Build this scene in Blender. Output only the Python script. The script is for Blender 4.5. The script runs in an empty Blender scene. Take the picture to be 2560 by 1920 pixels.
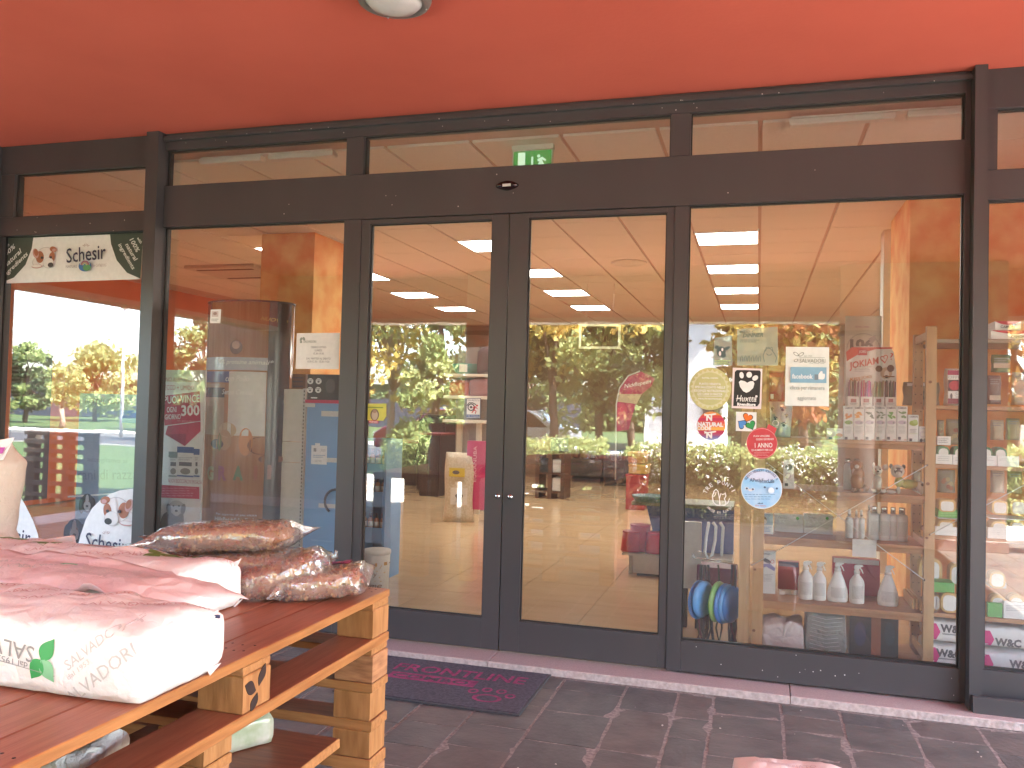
import bpy, math, random
from mathutils import Vector, Matrix, noise
from mathutils.bvhtree import BVHTree

# ------------------------------------------------------------------ camera
SC = bpy.context.scene
COL = SC.collection
F, YAW, PIT, ROL = 2103.9, 0.285553, 0.0282692, 0.0259015   # measured on the 2560 x 1920 photograph
CAM = Vector((0.0, -4.6, 1.43))
_cy, _sy, _cp, _sp, _cr, _sr = math.cos(YAW), math.sin(YAW), math.cos(PIT), math.sin(PIT), math.cos(ROL), math.sin(ROL)
FWD = Vector((-_sy * _cp, _cy * _cp, _sp))
_r0 = Vector((_cy, _sy, 0)); _u0 = _r0.cross(FWD)
RGT = _cr * _r0 + _sr * _u0
UPV = -_sr * _r0 + _cr * _u0
cam_data = bpy.data.cameras.new('camera')
cam_data.sensor_width = 36.0
cam_data.lens = F * 36.0 / 2560.0
cam_data.clip_start = 0.05
cam_data.clip_end = 600.0
cam = bpy.data.objects.new('camera', cam_data)
COL.objects.link(cam)
m = Matrix((RGT, UPV, -FWD)).transposed().to_4x4()
m.translation = CAM
cam.matrix_world = m
SC.camera = cam

# ------------------------------------------------------------------ sky, sun, exposure
SUN_DIR = Vector((-0.60, -0.10, -0.72)).normalized()        # the way the light travels
SUN_EL = math.asin(-SUN_DIR.z)
world = bpy.data.worlds.new('World')
SC.world = world
world.use_nodes = True
wn = world.node_tree
bgn = wn.nodes['Background']
sky = wn.nodes.new('ShaderNodeTexSky')
sky.sky_type = 'NISHITA'
sky.sun_disc = False
sky.sun_elevation = SUN_EL
sky.sun_rotation = math.atan2(-SUN_DIR.x, -SUN_DIR.y)
sky.air_density = 1.0
sky.dust_density = 2.0
wn.links.new(sky.outputs[0], bgn.inputs[0])
bgn.inputs[1].default_value = 0.15
sun_data = bpy.data.lights.new('sun', 'SUN')
sun_data.energy = 4.6
sun_data.angle = math.radians(0.5)
sun_data.color = (1.0, 0.94, 0.86)
sun = bpy.data.objects.new('sun', sun_data)
COL.objects.link(sun)
sun.rotation_euler = SUN_DIR.to_track_quat('-Z', 'Y').to_euler()
SC.view_settings.view_transform = 'Standard'
SC.view_settings.look = 'None'
SC.view_settings.exposure = 4.25
SC.view_settings.gamma = 1.0
SC.view_settings.use_curve_mapping = False
cy = SC.cycles
cy.use_denoising = True
try:
    cy.denoiser = 'OPENIMAGEDENOISE'
except Exception:
    pass
cy.max_bounces = 12
cy.diffuse_bounces = 6
cy.glossy_bounces = 4
cy.transparent_max_bounces = 40
cy.sample_clamp_indirect = 6.0
cy.caustics_reflective = False
cy.caustics_refractive = False
cy.blur_glossy = 0.5

# ------------------------------------------------------------------ helpers
rng = random.Random(11)
ORG = {}                                                    # world origin each object's mesh is measured from

def ray(px, py):
    return RGT * (px - 1280) - UPV * (py - 960) + FWD * F

def at(px, py, Y=0.0):
    d = ray(px, py)
    return CAM + d * ((Y - CAM.y) / d.y)

def atz(px, py, Z):
    d = ray(px, py)
    return CAM + d * ((Z - CAM.z) / d.z)

def mir(px, py, Y):
    p = at(px, py, -Y)
    return Vector((p.x, Y, p.z))

class MB:
    """collects shapes for ONE mesh object"""
    def __init__(s):
        s.v = []; s.f = []; s.mi = []; s.mats = []; s.sm = []
    def slot(s, mat):
        if mat not in s.mats:
            s.mats.append(mat)
        return s.mats.index(mat)
    def add(s, vs, fs, mat, smooth=False):
        o = len(s.v); k = s.slot(mat)
        s.v += [Vector(v) for v in vs]
        for f in fs:
            s.f.append([i + o for i in f]); s.mi.append(k); s.sm.append(smooth)
        return s
    def box(s, x0, x1, y0, y1, z0, z1, mat, c=0.0):
        if x0 > x1: x0, x1 = x1, x0
        if y0 > y1: y0, y1 = y1, y0
        if z0 > z1: z0, z1 = z1, z0
        if c <= 0:
            vs = [(x, y, z) for z in (z0, z1) for y in (y0, y1) for x in (x0, x1)]
            fs = [(0, 2, 3, 1), (4, 5, 7, 6), (0, 1, 5, 4), (2, 6, 7, 3), (0, 4, 6, 2), (1, 3, 7, 5)]
            return s.add(vs, fs, mat)
        vs = []
        for z, cc in ((z0, c), (z0 + c, 0), (z1 - c, 0), (z1, c)):
            for (x, y) in ((x0 + cc, y0 + cc), (x1 - cc, y0 + cc), (x1 - cc, y1 - cc), (x0 + cc, y1 - cc)):
                vs.append((x, y, z))
        fs = [(3, 2, 1, 0), (12, 13, 14, 15)]
        for r in range(3):
            for i in range(4):
                j = (i + 1) % 4
                fs.append((r * 4 + i, r * 4 + j, r * 4 + 4 + j, r * 4 + 4 + i))
        return s.add(vs, fs, mat)
    def obox(s, c, size, rot, mat, ch=0.0):
        t = MB(); h = [a / 2 for a in size]
        t.box(-h[0], h[0], -h[1], h[1], -h[2], h[2], mat, ch)
        c = Vector(c)
        return s.add([c + rot @ v for v in t.v], t.f, mat)
    def prism(s, pts, dirv, mat):
        """closed polygon pushed along dirv"""
        n = len(pts); d = Vector(dirv)
        vs = [Vector(p) for p in pts] + [Vector(p) + d for p in pts]
        fs = [list(range(n))[::-1], list(range(n, 2 * n))]
        fs += [(i, (i + 1) % n, n + (i + 1) % n, n + i) for i in range(n)]
        return s.add(vs, fs, mat)
    def tube(s, pts, r, mat, n=8, caps=True, smooth=True):
        pts = [Vector(p) for p in pts]
        rs = r if isinstance(r, (list, tuple)) else [r] * len(pts)
        vs = []; fs = []
        up = None
        for i, p in enumerate(pts):
            a = pts[max(i - 1, 0)]; b = pts[min(i + 1, len(pts) - 1)]
            t = (b - a).normalized()
            if up is None:
                up = Vector((0, 0, 1)) if abs(t.z) < 0.9 else Vector((1, 0, 0))
            x = t.cross(up).normalized(); y = x.cross(t).normalized(); up = y
            for k in range(n):
                an = 2 * math.pi * k / n
                vs.append(p + (x * math.cos(an) + y * math.sin(an)) * rs[i])
        for i in range(len(pts) - 1):
            for k in range(n):
                l = (k + 1) % n
                fs.append((i * n + k, i * n + l, (i + 1) * n + l, (i + 1) * n + k))
        if caps:
            fs.append(list(range(n))[::-1]); fs.append([(len(pts) - 1) * n + k for k in range(n)])
        return s.add(vs, fs, mat, smooth)
    def lathe(s, c, prof, mat, n=20, smooth=True, sx=1.0, sy=1.0):
        c = Vector(c); vs = []; fs = []
        for (r, z) in prof:
            for k in range(n):
                a = 2 * math.pi * k / n
                vs.append(c + Vector((r * sx * math.cos(a), r * sy * math.sin(a), z)))
        for i in range(len(prof) - 1):
            for k in range(n):
                l = (k + 1) % n
                fs.append((i * n + k, i * n + l, (i + 1) * n + l, (i + 1) * n + k))
        if prof[0][0] > 1e-5: fs.append(list(range(n))[::-1])
        if prof[-1][0] > 1e-5: fs.append([(len(prof) - 1) * n + k for k in range(n)])
        return s.add(vs, fs, mat, smooth)
    def ball(s, c, r, mat, n=12, m=7):
        c = Vector(c); rx, ry, rz = r if isinstance(r, (tuple, list)) else (r, r, r)
        vs = []; fs = []
        for i in range(m + 1):
            t = math.pi * i / m
            for k in range(n):
                a = 2 * math.pi * k / n
                vs.append(c + Vector((rx * math.sin(t) * math.cos(a), ry * math.sin(t) * math.sin(a), -rz * math.cos(t))))
        for i in range(m):
            for k in range(n):
                l = (k + 1) % n
                fs.append((i * n + k, i * n + l, (i + 1) * n + l, (i + 1) * n + k))
        return s.add(vs, fs, mat, True)
    def mesh(s, org=(0, 0, 0), name='m'):
        o = Vector(org)
        me = bpy.data.meshes.new(name)
        me.from_pydata([tuple(v - o) for v in s.v], [], s.f)
        for mt in s.mats: me.materials.append(mt)
        me.polygons.foreach_set('material_index', s.mi)
        me.polygons.foreach_set('use_smooth', s.sm)
        me.update()
        return me
    def build(s, name, parent=None, org=None, **tags):
        if parent is not None:
            org = ORG[parent.name]
        elif org is None:
            org = Vector((0, 0, 0))
        ob = bpy.data.objects.new(name, s.mesh(org, name))
        COL.objects.link(ob)
        if parent is not None:
            ob.parent = parent
        else:
            ob.location = org
        ORG[ob.name] = Vector(org)
        for k, v in tags.items(): ob[k] = v
        return ob

def thing(name, label, cat, loc=(0, 0, 0), group=None):
    o = bpy.data.objects.new(name, None)
    o.empty_display_size = 0.1
    COL.objects.link(o)
    o.location = Vector(loc)
    ORG[o.name] = Vector(loc)
    o['label'] = label; o['category'] = cat
    if group: o['group'] = group
    return o

def tag(o, label, cat, group=None):
    o['label'] = label; o['category'] = cat
    if group: o['group'] = group
    return o

def dup(root, loc, label=None, rotz=0.0):
    """a copy of a thing with copies of its parts and their sub-parts"""
    r = root.copy(); COL.objects.link(r); r.location = Vector(loc); r.rotation_euler = (0, 0, rotz)
    if label: r['label'] = label
    for ch in list(root.children):
        c = ch.copy(); COL.objects.link(c); c.parent = r
        for g in list(ch.children):
            d = g.copy(); COL.objects.link(d); d.parent = c
    return r

def bevel(o, w=0.002, seg=2):
    b = o.modifiers.new('edge', 'BEVEL'); b.width = w; b.segments = seg; b.limit_method = 'ANGLE'
    return o

# ------------------------------------------------------------------ materials
def nodes(name):
    mt = bpy.data.materials.new(name); mt.use_nodes = True
    nt = mt.node_tree
    return mt, nt, nt.nodes['Principled BSDF']

def M(name, col, rough=0.5, var=0.12, sc=8.0, bump=0.0, metal=0.0, stretch=(1, 1, 1), spec=0.5, col2=None, det=4.0, bsc=None, coat=0.0):
    mt, nt, b = nodes(name)
    L = nt.links.new
    tc = nt.nodes.new('ShaderNodeTexCoord')
    mp = nt.nodes.new('ShaderNodeMapping'); mp.inputs['Scale'].default_value = stretch
    L(tc.outputs['Object'], mp.inputs[0])
    nz = nt.nodes.new('ShaderNodeTexNoise'); nz.inputs['Scale'].default_value = sc; nz.inputs['Detail'].default_value = det
    L(mp.outputs[0], nz.inputs['Vector'])
    mx = nt.nodes.new('ShaderNodeMix'); mx.data_type = 'RGBA'
    c2 = col2 or tuple(min(1, c * (1 + var)) for c in col)
    c1 = col if col2 else tuple(c * (1 - var) for c in col)
    mx.inputs['A'].default_value = (*c1, 1); mx.inputs['B'].default_value = (*c2, 1)
    rp = nt.nodes.new('ShaderNodeValToRGB'); rp.color_ramp.elements[0].position = 0.3; rp.color_ramp.elements[1].position = 0.7
    L(nz.outputs['Fac'], rp.inputs[0]); L(rp.outputs[0], mx.inputs['Factor'])
    L(mx.outputs['Result'], b.inputs['Base Color'])
    b.inputs['Roughness'].default_value = rough
    b.inputs['Metallic'].default_value = metal
    b.inputs['Specular IOR Level'].default_value = spec
    b.inputs['Coat Weight'].default_value = coat
    if bump:
        bp = nt.nodes.new('ShaderNodeBump'); bp.inputs['Strength'].default_value = bump; bp.inputs['Distance'].default_value = 0.01
        if bsc:
            n2 = nt.nodes.new('ShaderNodeTexNoise'); n2.inputs['Scale'].default_value = bsc; n2.inputs['Detail'].default_value = 5
            L(mp.outputs[0], n2.inputs['Vector']); L(n2.outputs['Fac'], bp.inputs['Height'])
        else:
            L(nz.outputs['Fac'], bp.inputs['Height'])
        L(bp.outputs[0], b.inputs['Normal'])
    return mt

def EM(name, col, strength):
    mt, nt, b = nodes(name)
    b.inputs['Base Color'].default_value = (*[0.6 * c for c in col], 1)
    b.inputs['Emission Color'].default_value = (*col, 1)
    b.inputs['Emission Strength'].default_value = strength
    return mt

def GLASS(name, f0, tint=(1, 1, 1), rough=0.0, bump=0.0, bsc=20.0, haze=0.0, hazecol=(.8, .8, .8)):
    """thin clear sheet: lets light straight through, mirrors more towards grazing angles"""
    mt, nt, b = nodes(name)
    L = nt.links.new
    out = [n for n in nt.nodes if n.type == 'OUTPUT_MATERIAL'][0]
    nt.nodes.remove(b)
    geo = nt.nodes.new('ShaderNodeNewGeometry')
    dot = nt.nodes.new('ShaderNodeVectorMath'); dot.operation = 'DOT_PRODUCT'
    L(geo.outputs['Incoming'], dot.inputs[0]); L(geo.outputs['Normal'], dot.inputs[1])
    ab = nt.nodes.new('ShaderNodeMath'); ab.operation = 'ABSOLUTE'; L(dot.outputs['Value'], ab.inputs[0])
    om = nt.nodes.new('ShaderNodeMath'); om.operation = 'SUBTRACT'; om.inputs[0].default_value = 1.0; L(ab.outputs[0], om.inputs[1])
    pw = nt.nodes.new('ShaderNodeMath'); pw.operation = 'POWER'; pw.inputs[1].default_value = 5.0; L(om.outputs[0], pw.inputs[0])
    ma = nt.nodes.new('ShaderNodeMath'); ma.operation = 'MULTIPLY_ADD'; ma.inputs[1].default_value = 1 - f0; ma.inputs[2].default_value = f0
    L(pw.outputs[0], ma.inputs[0])
    tr = nt.nodes.new('ShaderNodeBsdfTransparent'); tr.inputs[0].default_value = (*tint, 1)
    gl = nt.nodes.new('ShaderNodeBsdfGlossy'); gl.inputs['Roughness'].default_value = rough
    base = tr.outputs[0]
    if haze:
        df = nt.nodes.new('ShaderNodeBsdfDiffuse'); df.inputs[0].default_value = (*hazecol, 1)
        mh = nt.nodes.new('ShaderNodeMixShader'); mh.inputs[0].default_value = haze
        L(tr.outputs[0], mh.inputs[1]); L(df.outputs[0], mh.inputs[2]); base = mh.outputs[0]
    mx = nt.nodes.new('ShaderNodeMixShader')
    L(ma.outputs[0], mx.inputs[0]); L(base, mx.inputs[1]); L(gl.outputs[0], mx.inputs[2])
    L(mx.outputs[0], out.inputs[0])
    if bump:
        tc = nt.nodes.new('ShaderNodeTexCoord')
        nz = nt.nodes.new('ShaderNodeTexNoise'); nz.inputs['Scale'].default_value = bsc; nz.inputs['Detail'].default_value = 3
        L(tc.outputs['Object'], nz.inputs['Vector'])
        bp = nt.nodes.new('ShaderNodeBump'); bp.inputs['Strength'].default_value = bump; bp.inputs['Distance'].default_value = 0.01
        L(nz.outputs['Fac'], bp.inputs['Height']); L(bp.outputs[0], gl.inputs['Normal'])
    return mt

PAL = {}
def flat(col, rough=0.55):
    """print / plastic of one plain colour with a trace of unevenness"""
    k = (tuple(round(c, 3) for c in col), rough)
    if k not in PAL:
        PAL[k] = M('print_%d' % len(PAL), col, rough, 0.05, 30.0)
    return PAL[k]

WHITE = (0.78, 0.78, 0.76); BLACK = (0.012, 0.012, 0.014); RED = (0.55, 0.03, 0.04); GREY = (0.25, 0.25, 0.25)
GREEN = (0.05, 0.30, 0.06); BLUE = (0.10, 0.28, 0.55); NAVY = (0.02, 0.03, 0.10); ORANGE = (0.75, 0.22, 0.02)
PINK = (0.62, 0.03, 0.20); CREAM = (0.72, 0.68, 0.55); YELLOW = (0.70, 0.58, 0.06); BROWN = (0.16, 0.07, 0.03); LGREY = (0.5, 0.5, 0.5)

# ------------------------------------------------------------------ lettering and flat print
_tx = {}
def text_shape(txt, bold=0.0, shear=0.0):
    k = (txt, bold, shear)
    if k not in _tx:
        cu = bpy.data.curves.new('t', 'FONT')
        cu.body = txt; cu.resolution_u = 2; cu.shear = shear; cu.offset = bold
        ob = bpy.data.objects.new('t', cu)
        me = bpy.data.meshes.new_from_object(ob)
        vs = [(v.co.x, v.co.y) for v in me.vertices]; fs = [list(p.vertices) for p in me.polygons]
        bpy.data.objects.remove(ob); bpy.data.curves.remove(cu); bpy.data.meshes.remove(me)
        x0 = min(v[0] for v in vs); x1 = max(v[0] for v in vs); y0 = min(v[1] for v in vs); y1 = max(v[1] for v in vs)
        _tx[k] = ([((x - x0) / (x1 - x0) - 0.5, (y - y0) / (y1 - y0) - 0.5) for x, y in vs], fs)
    return _tx[k]

class PR(MB):
    """flat print on an upright plane facing the street (depth Y), drawn with photograph pixels, one thin layer above the other"""
    def __init__(s, Y, step=0.0005):
        super().__init__(); s.Y = Y; s.step = step; s.n = 0
    def y(s):
        s.n += 1
        return s.Y - s.step * s.n
    def p(s, px, py):
        a = at(px, py, s.Y)
        return a.x, a.z
    def poly(s, pts, mat):
        y = s.y(); q = [s.p(*a) for a in pts]
        ar = sum(q[i][0] * q[(i + 1) % len(q)][1] - q[(i + 1) % len(q)][0] * q[i][1] for i in range(len(q)))
        if ar < 0: q = q[::-1]
        return s.add([(x, y, z) for x, z in q], [list(range(len(q)))], mat)
    def rect(s, x0, y0, x1, y1, mat):
        a = s.p(x0, (y0 + y1) / 2); b = s.p(x1, (y0 + y1) / 2); c = s.p((x0 + x1) / 2, y0); d = s.p((x0 + x1) / 2, y1)
        y = s.y()
        return s.add([(a[0], y, d[1]), (b[0], y, d[1]), (b[0], y, c[1]), (a[0], y, c[1])], [(0, 1, 2, 3)], mat)
    def ell(s, cx, cy, rx, ry, mat, n=28, a0=0.0, a1=360.0, rot=0.0):
        c = s.p(cx, cy); e = s.p(cx + rx, cy); g = s.p(cx, cy - ry); R = e[0] - c[0]; Q = g[1] - c[1]; y = s.y()
        pts = []
        ro = math.radians(rot)
        for k in range(n + (0 if a1 - a0 >= 360 else 1)):
            a = math.radians(a0 + (a1 - a0) * k / n)
            u, w = R * math.cos(a), Q * math.sin(a)
            pts.append((c[0] + u * math.cos(ro) - w * math.sin(ro), y, c[1] + u * math.sin(ro) + w * math.cos(ro)))
        return s.add(pts, [list(range(len(pts)))], mat)
    def ring(s, cx, cy, r, w, mat, n=32, a0=0.0, a1=360.0):
        c = s.p(cx, cy); e = s.p(cx + r, cy); f = s.p(cx + r - w, cy); R = e[0] - c[0]; Q = f[0] - c[0]; y = s.y(); vs = []
        for k in range(n + 1):
            a = math.radians(a0 + (a1 - a0) * k / n)
            for q in (R, Q): vs.append((c[0] + q * math.cos(a), y, c[1] + q * math.sin(a)))
        return s.add(vs, [(2 * k, 2 * k + 1, 2 * k + 3, 2 * k + 2) for k in range(n)], mat)
    def text(s, txt, cx, cy, w, h, mat, ang=0.0, bold=0.0, shear=0.0):
        c = s.p(cx, cy); W = s.p(cx + w / 2, cy)[0] - s.p(cx - w / 2, cy)[0]; H = s.p(cx, cy - h / 2)[1] - s.p(cx, cy + h / 2)[1]
        vs, fs = text_shape(txt, bold, shear); y = s.y(); a = math.radians(ang); ca, sa = math.cos(a), math.sin(a)
        return s.add([(c[0] + u * W * ca - v * H * sa, y, c[1] + u * W * sa + v * H * ca) for u, v in vs], fs, mat)
    def arc_text(s, txt, cx, cy, r, h, a_mid, sweep, mat, bold=0.0):
        """letters one by one round a circle, a_mid and sweep in degrees"""
        n = len(txt)
        for i, chx in enumerate(txt):
            if chx == ' ': continue
            a = a_mid + sweep / 2 - sweep * i / max(1, n - 1)
            x = cx + r * math.cos(math.radians(a)); yy = cy - r * math.sin(math.radians(a))
            s.n -= 1 if i else 0
            s.text(chx, x, yy, h * (0.8 if chx not in 'I1' else 0.25), h, mat, a - 90, bold)
    def lines(s, x0, y0, x1, y1, n, mat, fill=0.45, seed=1):
        """small print that is too small to read: rows of uneven word bars"""
        r = random.Random(seed); hh = (y1 - y0) / n; y = s.y()
        for i in range(n):
            x = x0; yc = y0 + hh * (i + 0.5); end = x1 - (x1 - x0) * r.uniform(0, 0.25)
            while x < end:
                w = (x1 - x0) * r.uniform(0.06, 0.2); e = min(x + w, end)
                a = s.p(x, yc - hh * fill / 2); b = s.p(e, yc + hh * fill / 2)
                s.add([(a[0], y, b[1]), (b[0], y, b[1]), (b[0], y, a[1]), (a[0], y, a[1])], [(0, 1, 2, 3)], mat)
                x = e + (x1 - x0) * 0.025

def panel(x0, y0, x1, y1, Y, t, mat, name, label, cat, group=None):
    """a sheet or board of real thickness facing the street, given by its pixel corners at depth Y"""
    a = at(x0, (y0 + y1) / 2, Y); b = at(x1, (y0 + y1) / 2, Y); c = at((x0 + x1) / 2, y0, Y); d = at((x0 + x1) / 2, y1, Y)
    o = thing(name, label, cat, ((a.x + b.x) / 2, Y, d.z), group)
    mb = MB(); mb.box(a.x, b.x, Y, Y + t, d.z, c.z, mat)
    return o, mb

# ------------------------------------------------------------------ materials of the building
m_canopy = M('orange_plaster', (0.64, 0.128, 0.082), 0.85, 0.04, 1.3, 0.10, col2=(0.70, 0.148, 0.096), det=9, bsc=45)
m_canopy_edge = M('pale_trim', (0.62, 0.55, 0.46), 0.7, 0.08, 6)
m_frame = M('anthracite_aluminium', (0.050, 0.047, 0.050), 0.36, 0.10, 2.5, 0.03, stretch=(1, 1, .3), col2=(0.062, 0.058, 0.060), det=8, bsc=220)
m_gasket = M('black_rubber', (0.012, 0.011, 0.011), 0.6)
m_steel = M('brushed_steel', (0.62, 0.62, 0.62), 0.25, 0.05, 30, metal=1.0)
m_pane = GLASS('window_glass', 0.115, (0.97, 0.985, 0.975), 0.0, 0.035, 2.2, 0.014, (.8, .8, .8))
m_stone = M('grey_porphyry', (0.092, 0.086, 0.082), 0.70, 0.1, 5.0, 0.45, stretch=(1, 1.6, 1), col2=(0.142, 0.126, 0.118), det=9, bsc=34)
m_stone2 = M('dark_porphyry', (0.076, 0.073, 0.073), 0.70, 0.1, 6.0, 0.45, stretch=(1.5, 1, 1), col2=(0.120, 0.110, 0.106), det=9, bsc=34)
m_stone3 = M('violet_porphyry', (0.102, 0.086, 0.081), 0.72, 0.1, 7.0, 0.5, stretch=(1, 1, 1), col2=(0.150, 0.122, 0.110), det=9, bsc=30)
m_mortar = M('pinkish_mortar', (0.25, 0.205, 0.19), 0.95, 0.35, 60, 0.5, bsc=90)
m_sill = M('pink_granite', (0.36, 0.27, 0.26), 0.55, 0.12, 120, 0.03, col2=(0.46, 0.35, 0.33))
m_sill_edge = M('rough_stone_edge', (0.44, 0.36, 0.335), 0.9, 0.2, 50, 0.5, bsc=60)
m_tile_c = M('ceiling_tile_mineral', (0.72, 0.67, 0.59), 0.9, 0.04, 60, 0.05, bsc=250)
m_grid = M('ceiling_grid', (0.50, 0.36, 0.28), 0.6, 0.05)
m_led = EM('lit_panel', (1.0, 0.95, 0.89), 1.95)
m_floor = M('beige_floor_tile', (0.52, 0.36, 0.20), 0.12, 0.12, 4, 0.0, stretch=(0.6, 2.0, 1), col2=(0.60, 0.43, 0.25), det=6)
m_grout = M('floor_grout', (0.22, 0.15, 0.09), 0.8)
m_owall = M('orange_sponge_paint', (0.80, 0.30, 0.085), 0.8, 0.1, 4.5, 0.03, col2=(0.92, 0.60, 0.24), det=7, bsc=60)
m_owall2 = M('orange_wall_paint', (0.58, 0.15, 0.04), 0.85, 0.1, 2.0)
m_render = M('cream_render', (0.74, 0.71, 0.64), 0.9, 0.06, 3, 0.08, bsc=80)
m_led_frame = flat((0.75, 0.75, 0.72), 0.4)

def structure(name, mb, parent=None, **k):
    o = mb.build(name, parent, **k)
    if parent is None: o['kind'] = 'structure'
    return o

# ------------------------------------------------------------------ canopy over the pavement
EDGE_Y, LEFT_X, RIGHT_X = -6.05, -6.4, 3.7
mb = MB(); mb.box(LEFT_X, RIGHT_X, EDGE_Y, 0.30, 3.165, 3.42, m_canopy)
canopy = structure('ceiling', mb)
mb = MB(); mb.box(LEFT_X, RIGHT_X, EDGE_Y - 0.25, EDGE_Y, 2.62, 3.50, m_canopy)
mb.box(LEFT_X - 0.25, LEFT_X, EDGE_Y - 0.25, 0.0, 2.46, 3.50, m_canopy)
mb.box(RIGHT_X, RIGHT_X + 0.25, EDGE_Y - 0.25, 0.0, 2.46, 3.50, m_canopy)
mb.build('edge_beam', canopy)
mb = MB(); mb.box(LEFT_X, RIGHT_X, EDGE_Y - 0.28, EDGE_Y + 0.012, 2.565, 2.625, m_canopy_edge)
mb.box(LEFT_X - 0.28, LEFT_X + 0.012, EDGE_Y - 0.28, 0.0, 2.41, 2.463, m_canopy_edge)
mb.build('beam_trim', canopy)
px0, px1 = mir(2203, 1000, -5.7).x, mir(2513, 1000, -5.7).x
pier = thing('portico_pier', 'broad rendered pier mirrored beside the round column and the right mullion', 'pier', ((px0 + px1) / 2, -5.7, 0))
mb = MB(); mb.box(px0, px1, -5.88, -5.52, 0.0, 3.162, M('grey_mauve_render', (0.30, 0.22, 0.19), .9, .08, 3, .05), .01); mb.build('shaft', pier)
mb = MB(); mb.box(px0 - .015, px1 + .015, -5.9, -5.505, 0.0, 0.12, m_sill, .004); mb.build('plinth', pier)
px0, px1 = mir(522, 1000, -5.7).x, mir(866, 1000, -5.7).x
pier = thing('portico_pier', 'wide rendered pier mirrored over the curved totem in the left window', 'pier', ((px0 + px1) / 2, -5.7, 0))  # added dark pier, keeps the bright mirrored sky off the totem
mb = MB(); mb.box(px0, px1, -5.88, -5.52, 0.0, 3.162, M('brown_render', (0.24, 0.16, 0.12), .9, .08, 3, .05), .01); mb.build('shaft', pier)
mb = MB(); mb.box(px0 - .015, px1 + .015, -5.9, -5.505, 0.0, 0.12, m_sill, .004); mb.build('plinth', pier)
for i, x in enumerate((-3.45, 1.10, 3.45)):
    t = thing('portico_column', ['round white portico column reflected in the left sliding door', 'round white portico column reflected behind the pine shelving',
              'round white portico column at the far right under the canopy'][i], 'column', (x, -5.7, 0), 'round columns carrying the canopy')
    mb = MB(); mb.lathe((x, -5.7, 0), [(0.22, 0.0), (0.22, 3.17)], m_render, 28); mb.build('shaft', t)
    mb = MB(); mb.lathe((x, -5.7, 2.35), [(0.222, 0.0), (0.235, 0.01), (0.235, 0.05), (0.222, 0.06)], flat((0.3, 0.28, 0.25)), 28); mb.build('collar', t)

# building shell
mb = MB()
mb.box(-9.0, -5.22, 0.0, 0.25, 0.0, 3.165, m_owall2)
mb.box(2.6, 9.0, 0.0, 0.25, 0.0, 3.165, m_owall2)
mb.box(-9.0, 9.0, 0.0, 0.30, 3.425, 7.0, m_render)
structure('facade_wall', mb)
mb = MB()
mb.box(-9.0, -8.8, 0.26, 12.2, 0.0, 3.3, m_owall2)
mb.box(4.0, 4.2, 0.26, 12.2, 0.0, 3.3, m_owall2)
mb.box(-8.79, 3.99, 12.0, 12.2, 0.0, 3.3, M('brown_back_wall', (0.24, 0.15, 0.09), .85, .1, 2))
structure('shop_wall', mb)
mb = MB(); mb.box(-9.0, 9.0, 0.31, 12.3, 3.43, 3.7, m_render); structure('shop_roof', mb)

# shop floor of large polished tiles
mb = MB(); mb.box(-8.8, 4.0, 0.06, 12.0, 0.0, 0.046, m_grout)
shop_floor = structure('floor', mb)
P = 0.625
rest = MB()
for i in range(-13, 7):
    for j in range(0, 20):
        x0 = -1.095 + i * P; y0 = 0.115 + j * P - 0.03
        if x0 < -8.79 or x0 + P > 4.0 or y0 + P > 12.0: continue
        seen = -5 <= i <= 3 and j < 12
        q = rest if not seen else MB()
        q.box(x0 + 0.002, x0 + P - 0.002, y0 + 0.002, y0 + P - 0.002, 0.046, 0.0505, m_floor)
        if seen: q.build('floor_tile', shop_floor)
o = rest.build('floor_tile_field', shop_floor); o['kind'] = 'stuff'

# suspended ceiling of mineral tiles, 60 cm grid, some cells hold lit panels
mb = MB(); mb.box(-8.8, 4.0, 0.1, 12.0, 3.125, 3.16, m_grid)
shop_ceiling = structure('shop_ceiling', mb)
PX, PY, X0, Y0 = 0.59, 0.59, -0.018, 2.765
LIT = {(-1, 1): 0, (-1, 4): 0, (-1, 7): 0, (-1, 10): 0, (-5, 1): 0, (-5, 4): 0, (-5, 7): 0, (-5, 10): 0, (-9, 1): 0, (-9, 4): 0, (-9, 7): 0, (-9, 10): 0, (3, 4): 0, (3, 1): 0, (3, 7): 0, (3, 10): 0}
rest = MB()
for i in range(-14, 7):
    for j in range(-4, 15):
        x0 = X0 + i * PX; y0 = Y0 + j * PY
        if x0 < -8.79 or x0 + PX > 4.0 or y0 < 0.12 or y0 + PY > 12: continue
        if (i, j) in LIT: continue
        seen = -9 <= i <= 3 and j <= 10
        q = rest if not seen else MB()
        gx, gy = 0.0135, 0.005
        q.box(x0 + gx, x0 + PX - gx, y0 + gy, y0 + PY - gy, 3.108 + rng.uniform(-.0012, .0012), 3.125, m_tile_c)
        if seen: q.build('ceiling_tile', shop_ceiling)
o = rest.build('ceiling_tile_field', shop_ceiling); o['kind'] = 'stuff'
col_word = {-1: 'above the pine shelving', -5: 'above the sliding doors', -9: 'seen through the left window', 3: 'beyond the right-hand mullion'}
row_word = {1: 'first', 4: 'second', 7: 'third', 10: 'fourth'}
led = None
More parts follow.
